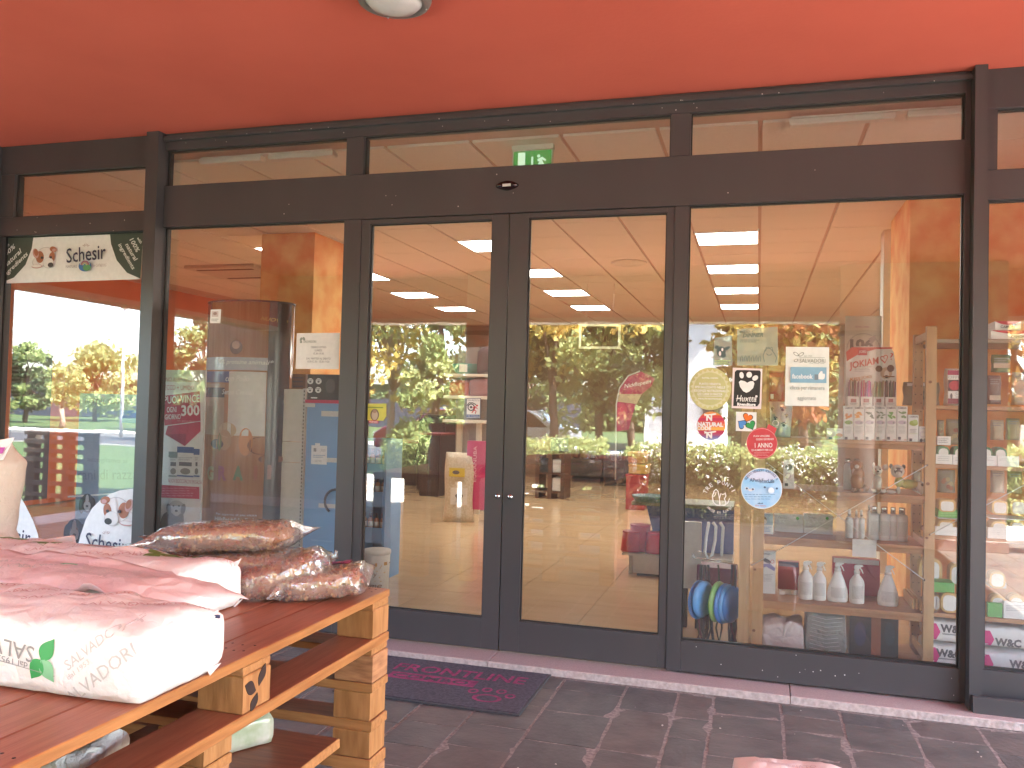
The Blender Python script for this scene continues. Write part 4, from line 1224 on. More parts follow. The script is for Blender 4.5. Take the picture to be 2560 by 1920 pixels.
# clear bags of mixed kibble
m_film = GLASS('clear_film', 0.17, (0.95, 0.95, 0.95), 0.05, 1.0, 16, 0.17, (.82, .76, .76))
km = [M('kibble_brown', (0.36, 0.16, 0.065), .7, .3, 40), M('kibble_tan', (0.52, 0.29, 0.13), .7, .25, 40), M('kibble_red', (0.38, 0.11, 0.05), .7, .25, 40), M('kibble_dark', (0.20, 0.095, 0.05), .7, .25, 40)]
m_label = flat((0.42, 0.06, 0.24), .4); m_labelb = flat((.05, .05, .2), .4)
def kibble_bag(lab, c, size, rz, tilt, seed, label_side=False, tail=1):
    t = thing('kibble_bag', lab, 'pet food bag', c, 'clear bags of kibble on the pallet counter')
    c = Vector(c); R_ = Matrix.Rotation(rz, 3, 'Z') @ Matrix.Rotation(tilt, 3, 'Y'); lx, ly, lz = (a / 2 for a in size); r = random.Random(seed)
    def rad(u):
        return max(.04, (1 - abs(u) ** 9)) ** .5
    # filling
    mb = MB()
    core = MB(); core.ball((0, 0, 0), (lx * .84, ly * .84, lz * .80), km[0], 16, 9)
    sq = lambda q, l: l * (abs(q / l) ** .6) * (1 if q > 0 else -1)
    core.v = [c + R_ @ Vector((sq(v.x, lx) * .9 - .12 * tail * lx, sq(v.y, ly), sq(v.z, lz) * .97)) + Vector((0, 0, lz)) for v in core.v]
    mb.add(core.v, core.f, km[0], True)
    for k in range(620):
        d = Vector((r.uniform(-1, 1) * .86 - .12 * tail, r.gauss(0, 1), r.gauss(0, 1)))
        q = math.hypot(d.y, d.z) or 1
        rr = rad(d.x) * r.uniform(.84, .95)
        g_ = lambda w_: abs(w_) ** .65 * (1 if w_ > 0 else -1)
        p = Vector((d.x * lx * .93, g_(d.y / q) * ly * rr * .97, g_(d.z / q) * lz * rr)); s_ = r.uniform(.005, .010)
        a = Vector((r.gauss(0, 1), r.gauss(0, 1), r.gauss(0, 1))).normalized(); b = a.orthogonal().normalized(); e = a.cross(b); o = c + R_ @ p + Vector((0, 0, lz))
        mb.add([o + a * s_, o - a * s_, o + b * s_ * .8, o - b * s_ * .8, o + e * s_ * .5, o - e * s_ * .5], [(0, 2, 4), (2, 1, 4), (1, 3, 4), (3, 0, 4), (2, 0, 5), (1, 2, 5), (3, 1, 5), (0, 3, 5)], r.choice(km))
    o = mb.build('kibble', t); o['kind'] = 'stuff'
    # film
    mb = MB(); vs = []; fs = []; NU, NV = 26, 20
    for i in range(NU + 1):
        u = 2 * i / NU - 1
        ext = 1.0
        for k in range(NV):
            an = 2 * math.pi * k / NV; rr = rad(u) * 1.0
            cy_, cz_ = math.cos(an), math.sin(an)
            sy = abs(cy_) ** .6 * (1 if cy_ > 0 else -1); sz = abs(cz_) ** .6 * (1 if cz_ > 0 else -1)
            flatten = 1.0
            if abs(u) > .86: flatten = .25 + .75 * (1 - abs(u)) / .14; sy *= 1.05 / max(rr, .5)
            wr = 1.02 + .09 * noise.noise((u * 5 + seed, cy_ * 2.2, cz_ * 2.2)) + .06 * abs(noise.noise((u * 11 + seed, cy_ * 5, cz_ * 5)))
            p = Vector((u * lx * 1.08 + .004 * noise.noise((k, seed, 3)), sy * ly * (rr if abs(u) < .86 else .8) * wr, sz * lz * rr * flatten * wr))
            vs.append(c + R_ @ p + Vector((0, 0, lz)))
    for i in range(NU):
        for k in range(NV):
            l = (k + 1) % NV; fs.append((i * NV + k, i * NV + l, (i + 1) * NV + l, (i + 1) * NV + k))
    mb.add(vs, fs, m_film, True); film = mb
    mb.build('film', t)
    # flat sealed tail
    if tail:
        mb = MB(); vs = []; fs = []
        for i in range(7):
            for j in range(9):
                u = 1.04 + .20 * i / 6; v = j / 4 - 1
                p = Vector((u * lx * tail, v * ly * .8, lz * (.3 * (i / 6) + .22 * noise.noise((i * .6 + seed, j * .9, 1)))))
                vs.append(c + R_ @ p + Vector((0, 0, lz)))
        for i in range(6):
            for j in range(8): a = i * 9 + j; fs.append((a, a + 1, a + 10, a + 9))
        n = len(vs); vs += [v + Vector((0, 0, .0012)) for v in vs]; fs += [tuple(reversed([q + n for q in f])) for f in fs]
        mb.add(vs, fs, m_film, True); mb.build('sealed_end', t)
    if label_side:
        mb = MB(); vv = []; q = 10
        for a_ in range(q + 1):
            for b_ in range(4): vv.append((lx * (-.5 + 1.1 * a_ / q), ly * (.1 + .75 * b_ / 3)))
        pts = []
        bvh_ = BVHTree.FromPolygons([tuple(v) for v in film.v], film.f); up = R_ @ Vector((0, 0, 1))
        for (a_, b_) in vv:
            o_ = c + R_ @ Vector((a_, b_, 0)) + Vector((0, 0, lz)); h = bvh_.ray_cast(o_ + up * .3, -up); pts.append((h[0] if h[0] is not None else o_) + up * .0015)
        mb.add(pts, [(4 * a_ + b_, 4 * a_ + 4 + b_, 4 * a_ + 5 + b_, 4 * a_ + 1 + b_) for a_ in range(q) for b_ in range(3)], m_label)
        mb.build('label', t)
kibble_bag('clear bag of red-brown kibble on top of the bag heap', (-1.565, -2.33, ZT + .112), (0.42, 0.20, 0.085), math.radians(6), math.radians(-4), 1, False, -1)
kibble_bag('clear bag of kibble with crimson label edge pressed under the topmost bag', (-1.545, -2.34, ZT + .030), (0.46, 0.22, 0.085), math.radians(5), math.radians(-4), 2, True, 1)
kibble_bag('clear bag of orange-brown kibble leaning in the middle of the heap', (-1.345, -2.375, ZT + .012), (0.27, 0.17, 0.10), math.radians(28), math.radians(-16), 3, False, 1)
kibble_bag('clear bag of greyish kibble with magenta label at the counter edge', (-1.235, -2.325, ZT + .0), (0.26, 0.20, 0.085), math.radians(22), math.radians(-7), 4, True, 0)
kibble_bag('half hidden clear bag of kibble left of the heap behind the white sack', (-1.86, -2.33, ZT + .015), (0.30, 0.18, 0.08), math.radians(-6), 0.0, 5, False, -1)

# things inside and under the counter
q_t = thing('carrier_bag', 'crumpled pale bag with grey print inside the counter', 'bag', (-1.36, -3.17, 0.694))
mb = MB(); sack(mb, (-1.37, -3.17, .5949 + .066), (0.20, 0.20, 0.13), .3, paper('grey_white_print', (.55, .58, .55), .5, 20, .9), 21, 14, 14, 8, .018, .9); qb = mb; mb.build('body', q_t)
two_tone(-1.62, -1.12, -3.46, -2.96, .562, .5895, m_deckx, m_orangex).build('shelf_board', counter)
pm = MB()
for k in range(5):
    vv = []
    for s_ in range(13):
        a_ = s_ / 12 * 6.0; vv += [(-1.43 + .035 * k + .022 * math.cos(a_), .66 + .03 * math.sin(a_) + .01 * (k % 2)), (-1.43 + .035 * k + .017 * math.cos(a_), .66 + .025 * math.sin(a_) + .01 * (k % 2))]
    stick(qb, pm, vv, [(2 * s_, 2 * s_ + 2, 2 * s_ + 3, 2 * s_ + 1) for s_ in range(12)], (0, -3.6, 0), (1, 0, 0), (0, 0, 1), (0, 1, 0), m_inkg)
pm.build('print', q_t)
g_t = thing('food_pouch', 'green printed pouch lying low inside the pallet counter', 'pouch', (-1.42, -2.55, .45))
mb = MB(); sack(mb, (-1.42, -2.56, .4765 + .045), (0.24, 0.17, 0.085), math.radians(60), M('green_foil', (.20, .27, .14), .3, .3, 14, col2=(.45, .45, .40)), 4, 14, 12, 6, .01, .9); gb = mb; mb.build('body', g_t)
two_tone(-1.70, -1.13, -2.70, -2.40, .4470, .4755, m_deckx, m_orangex).build('shelf_board', counter)
pm = MB(); vs, fs = dense('RISO', .02); stick(gb, pm, rot2([(u * .12, v * .03) for u, v in vs], 60, -1.40, -2.55), fs, (0, 0, .8), (1, 0, 0), (0, 1, 0), (0, 0, -1), flat((.1, .2, .06))); pm.build('print', g_t)
z_t = thing('pink_sack', 'top of a pale pink sack at the bottom edge on the paving', 'sack', (0.07, -1.35, 0.0))
c0 = atz(1965, 1925, .32)
z_t.location = (c0.x, c0.y, 0); ORG[z_t.name] = Vector((c0.x, c0.y, 0))
mb = MB(); sack(mb, (c0.x + .01, c0.y - .02, .168), (0.34, 0.22, 0.338), math.radians(4), m_pink, 14, 20, 14, 14, .010, .25); zb = mb; mb.build('body', z_t)
pm = MB(); top_text(zb, pm, 'RISO SOFFIATO', c0.x, c0.y, .18, .02, m_inkp, 8); pm.build('top_print', z_t)

# ------------------------------------------------------------------ inside the shop
m_pine = M('pine', (0.44, 0.26, 0.125), 0.5, 0.1, 4, 0.05, stretch=(10, 10, 1.2), col2=(0.54, 0.34, 0.175), det=6)
m_pineh = M('pine_board', (0.37, 0.18, 0.085), 0.5, 0.1, 4, 0.05, stretch=(1.2, 10, 10), col2=(0.46, 0.25, 0.125), det=6)
m_knot = flat((0.20, 0.075, 0.03), .6)
m_wire = flat((0.70, 0.70, 0.68), .3)
m_card = flat((0.75, 0.74, 0.72), .5); m_white = flat(WHITE, .4); m_ink = flat((0.10, 0.10, 0.11)); m_inkm = flat((0.30, 0.30, 0.31)); m_inkr = flat(RED)
def zat(px, py, Y): return at(px, py, Y).z
SF, SB = 0.42, 0.87                                              # front and back of the pine shelving
def xat(px, Y=SF, py=1250): return at(px, py, Y).x

def upright(t, x0, x1, y0, y1, z1, holes=False, knots=()):
    mb = MB(); mb.box(x0, x1, y0, y1, 0.05, z1, m_pine, .002); o = mb.build('upright', t)
    if holes:
        mb = MB(); k = 0.12
        while k < z1 - .05:
            for xx in (x0 + (x1 - x0) * .2, x0 + (x1 - x0) * .8): mb.add([(xx + .0035 * math.cos(a * 1.0472), y0 - .0004, k + .0035 * math.sin(a * 1.0472)) for a in range(6)], [list(range(6))], m_gasket)
            k += .05
        h = mb.build('peg_holes', o); h['kind'] = 'stuff'
    if knots:
        mb = MB()
        for (xx, zz, rr) in knots: mb.add([(xx + rr * math.cos(a * .5236), y0 - .0004, zz + rr * .9 * math.sin(a * .5236)) for a in range(12)], [list(range(12))], m_knot)
        h = mb.build('knots', o); h['kind'] = 'stuff'

XR0, XR1 = xat(2312, SF, 1250), xat(2338, SF, 1250)
XL0, XL1 = xat(1882, SF, 1400), xat(1909, SF, 1400)
ztop = zat(2333, 815, SF)
sh = thing('pine_shelving', 'pine shelving with wire cross brace directly behind the right window', 'shelving', ((XL0 + XR1) / 2, .6, .05), 'pine shelving units')
kn = [(XR0 + .02, zat(2333, 955, SF), .009), (XR0 + .012, zat(2315, 1345, SF), .008), (XR0 + .014, zat(2330, 1210, SF), .010)]
upright(sh, XR0, XR1, SF, SF + .045, ztop, False, kn)
upright(sh, XL0, XL1, SF, SF + .045, ztop, False, [(XL0 + .012, zat(1876, 1423, SF), .008), (XL0 + .012, zat(1873, 1575, SF), .009)])
upright(sh, XR0 + .003, XR1 + .003, SB - .045, SB, ztop - .01, True)
upright(sh, XL0 - .003, XL1 - .003, SB - .045, SB, ztop - .01, True)
for xx in (XL0, XR0):
    for zz in (.12, .72, 1.3, ztop - .07):
        mb = MB(); mb.box(xx + .008, xx + .028, SF + .046, SB - .046, zz, zz + .045, m_pine, .002); mb.build('side_rung', sh)
LV = [zat(2250, 1536, SF), zat(2250, 1368, SF), zat(2250, 1243, SF), zat(2250, 1109, SF)]   # top faces of the boards
LV = [z + .012 for z in LV]
for z in LV + [.10]:
    for k in range(2):
        y0 = SF + .004 + k * .218
        mb = MB(); mb.box(XL1 + .0015, XR0 - .0015, y0, y0 + .216, z - .020, z, m_pineh, .002); mb.build('shelf_board', sh)
    mb = MB(); mb.box(XL1 + .003, XR0 - .003, SF + .012, SF + .030, z - .045, z - .021, m_pineh, .0015); mb.build('shelf_rail', sh)
bx = [(1880, 1413), (2103, 1298), (2318, 1163), (2311, 1450), (1918, 1158)]
for (a, b) in ((0, 2), (4, 3)):
    p, q = at(*bx[a], SF - .012), at(*bx[b], SF - .012 - .004 * (a == 0))
    mb = MB(); mb.tube([p, q], .0022, m_wire, 6); mb.ball(p, .006, m_steel, 8, 6); mb.ball(q, .006, m_steel, 8, 6); mb.build('brace_wire', sh)
# second unit to the right, its left post shared; third one at the left end
XE = XR1 + .98
s2 = thing('pine_shelving', 'pine shelving filled with trays behind the right-hand mullion', 'shelving', ((XR1 + XE) / 2, .6, .05), 'pine shelving units')
upright(s2, XE, XE + .03, SF, SF + .045, ztop); upright(s2, XE, XE + .03, SB - .045, SB, ztop, True)
LV2 = [zat(2370, 1540, SF), zat(2370, 1345, SF), zat(2370, 1166, SF), zat(2370, 1018, SF), zat(2370, 868, SB)]
for k_, z in enumerate(LV2 + [.10]):
    z += .010
    for k in range(2):
        y0 = SF + .004 + k * .218
        mb = MB(); mb.box(XR1 + .0015, XE - .0015, y0, y0 + .216, z - .022, z, m_pineh if k_ != 4 else flat((.30, .24, .18)), .002); mb.build('shelf_board', s2)
p, q = at(2324, 1337, SF - .012), at(2560, 1213, SF - .012)
mb = MB(); mb.tube([p, p + (q - p) * 1.9], .0022, m_wire, 6); mb.ball(p, .006, m_steel, 8, 6); mb.build('brace_wire', s2)
s3 = thing('pine_stand', 'single pine post with hook rails beside the shelving', 'stand', (xat(1860), .6, .05))
upright(s3, xat(1848, SF, 1400), xat(1874, SF, 1400), SF, SF + .045, ztop); upright(s3, xat(1848, SF, 1400), xat(1874, SF, 1400), SB - .045, SB, ztop, True)

# ---- goods ----
def carton(x0, y0, x1, y1, Y, D_, label, cat='carton', group=None, name='carton', mat=None, draw=None, zbase=None):
    """an upright box whose front face covers the given pixels at depth Y"""
    a = at(x0, (y0 + y1) / 2, Y); b = at(x1, (y0 + y1) / 2, Y); c = at((x0 + x1) / 2, y0, Y); d = at((x0 + x1) / 2, y1, Y)
    zb = d.z if zbase is None else zbase
    t = thing(name, label, cat, ((a.x + b.x) / 2, Y, zb), group)
    mb = MB(); mb.box(a.x, b.x, Y, Y + D_, zb, c.z, mat or m_card, .0015); mb.build('box', t)
    if draw:
        pr = PR(Y - .0004); draw(pr); pr.build('front_print', t)
    return t
CL = ['orange petals', 'carrot strips', 'dark twigs', 'grey leaf pile', 'aloe leaves', 'herb sprigs']
HUE = [((.75, .30, .10), (.30, .42, .12)), ((.75, .32, .05), (.55, .45, .55)), ((.10, .12, .08), (.55, .45, .55)), ((.25, .30, .22), (.55, .45, .55)), ((.18, .38, .12), (.55, .45, .55)), ((.20, .30, .14), (.55, .45, .55))]
xs_ = [2109, 2134, 2161, 2188, 2215, 2242, 2269]
for k in range(6):
    x0, x1 = xs_[k] + .6, xs_[k + 1] - .6
    def dr(pr, k=k, x0=x0, x1=x1):
        w = x1 - x0; cx = (x0 + x1) / 2; a, b = HUE[k]; r = random.Random(k)
        pr.text('CAMON', cx, 1020, w * .8, 5, m_ink, bold=.03)
        for q in range(7): pr.ell(cx + r.uniform(-.28, .28) * w, 1038 + r.uniform(-7, 7), r.uniform(3, 6), r.uniform(1.5, 3), flat(a), 8, rot=r.uniform(-60, 60))
        pr.ell(cx, 1056, w * .42, 5, flat(b), 16)
        pr.ell(cx + w * .2, 1057, 2.4, 3, m_inkm, 10)
        pr.lines(x0 + 3, 1064, x1 - 4, 1084, 6, m_inkm, .3, k)
        pr.rect(x0 + 2, 1092, x0 + 9, 1099, m_ink); pr.rect(x1 - 9, 1099, x1 - 2, 1100.5, m_inkr)
    carton(x0, 1015.5, x1, 1105, SF + .015, .055, 'tall white carton printed with %s in the row on the top pine shelf' % CL[k], 'carton', 'tall cartons on the top pine shelf', draw=dr, zbase=LV[3])
def dr(pr):
    pr.text('CAMON', 2284, 1042, 20, 4.5, m_ink, bold=.03); pr.ell(2284, 1058, 11, 7, flat((.35, .45, .10)), 14); pr.ell(2288, 1054, 6, 5, flat((.45, .55, .2)), 12); pr.rect(2272, 1084, 2295, 1084.8, flat((.4, .5, .1))); pr.lines(2274, 1072, 2292, 1082, 3, m_inkm); pr.rect(2273, 1096, 2280, 1103, m_ink)
carton(2270, 1037, 2296, 1106, SF + .012, .05, 'shorter white carton printed with green lime right of the tall cartons', draw=dr, zbase=LV[3])
def dr(pr):
    pr.text('Camon', 2308, 1071, 13, 4, flat(BLUE)); pr.ring(2307, 1086, 8, 1.4, flat((.5, .45, .6)), 16); pr.ell(2303, 1101, 4, 5, m_ink, 8); pr.ell(2311, 1101, 3.5, 5, m_inkm, 8)
carton(2298, 1066, 2317, 1108, SF + .012, .04, 'smallest white carton with two pets printed at the right shelf end', draw=dr, zbase=LV[3])
def dr(pr):
    pr.text('Camon', 2090, 1075, 20, 4, flat((.2, .4, .3))); pr.ell(2098, 1088, 9, 5, flat((.6, .3, .15)), 12); pr.ell(2092, 1093, 10, 3, flat((.35, .5, .2)), 12); pr.rect(2072, 1093, 2080, 1099, flat((.1, .3, .3)))
carton(2068, 1071, 2108, 1101, SF + .02, .05, 'low white carton left of the tall cartons', draw=dr, zbase=LV[3])

# counter display of chew sticks behind the cartons
jd = thing('treat_display', 'cardboard counter display of chew sticks with a red heading behind the cartons', 'display', (xat(2178, .52), .52, LV[3]))
YJ = .52; mb = MB()
mb.prism([at(x, y, YJ + .10) for x, y in [(2113, 1018), (2241, 1018), (2241, 925), (2234, 880), (2226, 867), (2140, 866), (2116, 880)]], (0, .006, 0), m_card); mb.build('back_card', jd)
pr = PR(YJ + .0995)
pr.poly([(2115, 880), (2130, 868), (2232, 868), (2230, 872), (2190, 873), (2150, 883), (2117, 903)], flat((.62, .10, .08)))
pr.rect(2145, 873, 2168, 888, flat((.5, .03, .05))); pr.text('JOKI', 2156, 880, 18, 8, m_card, bold=.02); pr.text('JOKIAM', 2160, 910, 78, 22, flat((.60, .08, .05)), 12, .02, .2)
pr.ell(2206, 896, 5.5, 6, flat((.60, .08, .05)), 14, rot=20); pr.ell(2214, 893, 5.5, 6, flat((.60, .08, .05)), 14, rot=-20); pr.poly([(2201, 899), (2212, 909), (2219, 896)], flat((.60, .08, .05)))
pr.ell(2206, 896, 3.6, 4, m_card, 14, rot=20); pr.ell(2214, 893, 3.6, 4, m_card, 14, rot=-20); pr.poly([(2204, 898), (2212, 905.5), (2217, 896)], m_card)
pr.text('?', 2229, 891, 8, 17, flat((.60, .08, .05))); pr.lines(2136, 915, 2180, 930, 4, m_inkm, .3)
for (cx, cy_, rx, ry, c_) in ((2215, 933, 15, 15, (.55, .42, .30)), (2197, 922, 9, 8, (.16, .08, .04)), (2226, 921, 9, 9, (.12, .07, .05)), (2216, 937, 6, 11, (.70, .66, .60)), (2216, 942, 5, 4, (.02, .02, .02))): pr.ell(cx, cy_, rx, ry, flat(c_), 16)
pr.rect(2207, 940, 2236, 943, flat((.25, .12, .05))); pr.text('KISS', 2138, 948, 26, 9, flat((.60, .28, .10)), 6, .02); pr.text('JOKI', 2165, 944, 26, 9, flat((.62, .30, .10)), 6, .02)
pr.build('heading_print', jd)
for k, (xa, xb, c_) in enumerate(((2119, 2150, (.30, .22, .20)), (2151, 2182, (.48, .08, .30)), (2183, 2212, (.36, .38, .24)), (2213, 2242, (.16, .13, .14)))):
    a, b = at(xa + 1, 1000, YJ), at(xb - 1, 1000, YJ); z0, z1 = zat(2180, 1012, YJ), zat(2180, 953, YJ)
    mb = MB(); mb.box(a.x, b.x, YJ, YJ + .09, LV[3], zat(2180, 992, YJ), m_card, .001); tr_ = mb.build('tray', jd)
    mb = MB(); r = random.Random(k)
    for q in range(9):
        x = a.x + (b.x - a.x) * (q + .5) / 9; mb.tube([(x, YJ + .02 + .03 * r.random(), z0), (x + r.uniform(-.004, .004), YJ + .02 + .03 * r.random(), z1 + r.uniform(-.01, .008))], .0035, flat(tuple(min(1, v * r.uniform(.6, 1.5)) for v in c_), .35), 5)
    o = mb.build('sticks', tr_); o['kind'] = 'stuff'
    pr = PR(YJ - .0005); pr.rect(xa + 8, 997, xb - 9, 1006, flat((.45, .2, .2))); pr.lines(xa + 6, 1007, xb - 6, 1012, 2, m_inkm); pr.build('tray_print', tr_)

# pale bowl tower with blue paw prints, red treat pouch
bt = thing('treat_tub', 'pale tub with blue paw prints on the left of the top pine shelf', 'tub', (xat(1949), .58, LV[3]))
mb = MB(); c = Vector((xat(1949, .52), .56, LV[3])); R1 = (xat(1978, .52) - xat(1919, .52)) / 2; H = zat(1950, 1004, .5) - LV[3]
mb.lathe(c, [(R1 * .8, 0), (R1 * .85, .01), (R1 * 1.0, H), (R1 * .96, H), (R1 * .82, .02)], flat((.42, .52, .52), .35), 24); mb.build('body', bt)
mb = MB()
for (px_, py_, s_) in ((1957, 1024, 1), (1967, 1041, .8), (1960, 1063, 1), (1938, 1048, .8), (1930, 1024, .7)):
    q = at(px_, py_, .56 - R1); ang = math.asin(max(-1, min(1, (q.x - c.x) / R1)))
    for (u, w, r_) in ((0, 0, .009), (-.011, .010, .0042), (-.004, .015, .0042), (.005, .015, .0042), (.012, .010, .0042)):
        an = ang + u * s_ / R1; zz = q.z + w * s_; RR = R1 * (.85 + .15 * (zz - LV[3]) / H) + .0008
        mb.ball((c.x + RR * math.sin(an), c.y - RR * math.cos(an), zz), (r_ * s_, .0008, r_ * s_), flat((.05, .09, .16)), 9, 5)
mb.build('paw_prints', bt)
def pouch(x0, y0, x1, y1, Y, mat, label, draw=None, D_=.05, group=None, zbase=None, name='treat_pouch', cat='pouch'):
    a = at(x0, (y0 + y1) / 2, Y); b = at(x1, (y0 + y1) / 2, Y); zt = zat((x0 + x1) / 2, y0, Y); zb = zat((x0 + x1) / 2, y1, Y) if zbase is None else zbase
    t = thing(name, label, cat, ((a.x + b.x) / 2, Y, zb), group)
    mb = MB(); n, m_ = 8, 9; vs = []; fs = []; hx = (b.x - a.x) / 2; cx = (a.x + b.x) / 2; r = random.Random(int(x0 + y0))
    for j in range(m_ + 1):
        v = j / m_; th = D_ / 2 * (1 - v ** 2.2) + .0012; w = hx * (.97 + .03 * math.cos(v * 9))
        for side_ in (-1, 1):
            for i in range(n + 1):
                u = 2 * i / n - 1
                uu = u if side_ < 0 else -u
                vs.append((cx + uu * w, Y + D_ / 2 + side_ * th * (1 - abs(uu) ** 4 * .9) + .002 * noise.noise((uu * 3 + x0, v * 5, 1)), zb + (zt - zb) * v))
    q = 2 * (n + 1)
    for j in range(m_):
        for i in range(q): l = (i + 1) % q; fs.append((j * q + i, j * q + l, (j + 1) * q + l, (j + 1) * q + i))
    fs.append(list(range(q))[::-1]); fs.append([m_ * q + i for i in range(q)])
    mb.add(vs, fs, mat, True); mb.build('body', t)
    if draw: pr = PR(Y - .004); draw(pr); pr.build('front_print', t)
    return t
def dr(pr): pr.rect(1924, 932, 1958, 943, flat((.5, .05, .05))); pr.text('I.R.', 1932, 960, 14, 6, m_card); pr.rect(1926, 985, 1934, 997, m_card)
pouch(1922, 926, 1961, 1005, .62, flat((.36, .06, .07), .4), 'dark red pouch hanging behind the blue paw tub', dr)

# second shelf from the top: dog figurines
def figure(label, px, py, parts_, Y=SF + .09, name='dog_figurine'):
    b = at(px, py, Y); zb = LV[2]; t = thing(name, label, 'figurine', (b.x, Y, zb), 'dog figurines on the pine shelf')
    groups = {}
    for (nm, kind, c, r, mat) in parts_:
        groups.setdefault(nm, []).append((kind, c, r, mat))
    for nm, it in groups.items():
        mb = MB()
        for (kind, c, r, mat) in it: mb.ball(Vector((b.x, Y, zb)) + Vector(c), r, mat, 16, 10)
        mb.build(nm, t)
    return t
mbw = M('brown_ceramic', (.30, .13, .04), .3, .2, 30); mgw = M('cream_ceramic', (.62, .58, .50), .3, .15, 25); mgr = M('grey_ceramic', (.12, .115, .11), .35, .2, 25); mgn = flat((.45, .50, .16), .4)
figure('brown seated dog figurine, leftmost on its pine shelf', 2143, 1230, [('body', 0, (0, 0, .062), (.036, .045, .062), mbw), ('body', 0, (.006, -.012, .10), (.030, .030, .035), mbw), ('head', 0, (-.006, -.02, .150), (.027, .027, .028), mbw), ('muzzle', 0, (-.008, -.045, .143), (.012, .014, .011), mgw), ('ear', 0, (-.032, -.012, .143), (.009, .014, .024), mbw), ('ear', 0, (.021, -.012, .143), (.009, .014, .024), mbw), ('paws', 0, (-.020, -.042, .012), (.013, .020, .012), mbw), ('paws', 0, (.020, -.042, .012), (.013, .020, .012), mbw), ('paws', 0, (.045, 0, .02), (.02, .03, .02), mbw)])
figure('cream seated dog figurine with one raised ear', 2193, 1232, [('body', 0, (0, 0, .05), (.026, .032, .05), mgw), ('head', 0, (-.004, -.018, .125), (.027, .025, .026), mgw), ('muzzle', 0, (-.004, -.042, .117), (.012, .013, .010), flat((.7, .66, .6))), ('nose', 0, (-.004, -.055, .121), (.005, .004, .004), flat(BLACK, .2)), ('ear', 0, (-.022, -.01, .152), (.008, .008, .018), mgw), ('ear', 0, (.040, -.006, .142), (.016, .008, .017), mgw), ('eyes', 0, (-.014, -.038, .132), (.004, .003, .004), flat(BLACK, .2)), ('eyes', 0, (.008, -.038, .132), (.004, .003, .004), flat(BLACK, .2)), ('paws', 0, (-.024, -.035, .012), (.015, .020, .012), mgw), ('paws', 0, (.026, -.035, .012), (.015, .020, .012), mgw)])
figure('standing dog figurine in a pale green coat', 2262, 1235, [('body', 0, (.02, 0, .055), (.052, .028, .026), mgn), ('chest', 0, (-.03, -.006, .065), (.026, .026, .030), mgn), ('head', 0, (-.042, -.022, .125), (.036, .030, .036), mgw), ('mask', 0, (-.042, -.046, .127), (.022, .012, .020), mgr), ('muzzle', 0, (-.042, -.056, .115), (.014, .010, .010), mgw), ('eyes', 0, (-.056, -.054, .136), (.006, .004, .006), flat((.8, .8, .75), .2)), ('eyes', 0, (-.028, -.054, .136), (.006, .004, .006), flat((.8, .8, .75), .2)), ('ear', 0, (-.074, -.012, .150), (.010, .01, .014), mgr), ('ear', 0, (-.010, -.012, .150), (.010, .01, .014), mgr), ('rear', 0, (.078, 0, .045), (.024, .025, .030), mgw), ('leg', 0, (.082, -.014, .018), (.011, .012, .018), mgw), ('leg', 0, (-.036, -.02, .020), (.011, .012, .020), mgw), ('leg', 0, (-.075, -.03, .010), (.026, .012, .010), mgw), ('spots', 0, (.084, -.018, .055), (.010, .008, .009), mgr)])

def lathe_thing(name, label, cat, px, py, Y, prof, mat, cap=None, zb=None, group=None, n=20, sx=1, sy=1, draw=None):
    b = at(px, py, Y); z = b.z if zb is None else zb; c = Vector((b.x, Y, z))
    t = thing(name, label, cat, c, group)
    mb = MB(); mb.lathe(c, prof, mat, n, True, sx, sy); mb.build('body', t)
    if cap: cap(t, c)
    if draw: draw(t, c)
    return t
m_bot = flat((.66, .66, .65), .3); m_capw = flat((.78, .78, .77), .25); m_silver = M('silver_cap', (.6, .6, .6), .2, .05, metal=1.0)
def wrap_label(t, c, r, z0, z1, seed, big=False):
    """print bent round a bottle"""
    mb = MB(); q = random.Random(seed); z = z1
    while z > z0:
        a = -math.pi / 2 - .75
        while a < -math.pi / 2 + .75:
            w = q.uniform(.08, .35); e = min(a + w, -math.pi / 2 + .78)
            mb.add([(c.x + r * math.cos(v), c.y + r * math.sin(v), c.z + zz) for v, zz in ((a, z - .0018), ((a + e) / 2, z - .0018), (e, z - .0018), (e, z), ((a + e) / 2, z), (a, z))], [(0, 1, 4, 5), (1, 2, 3, 4)], m_inkm); a = e + .06
        z -= .0052
    mb.build('print', t)
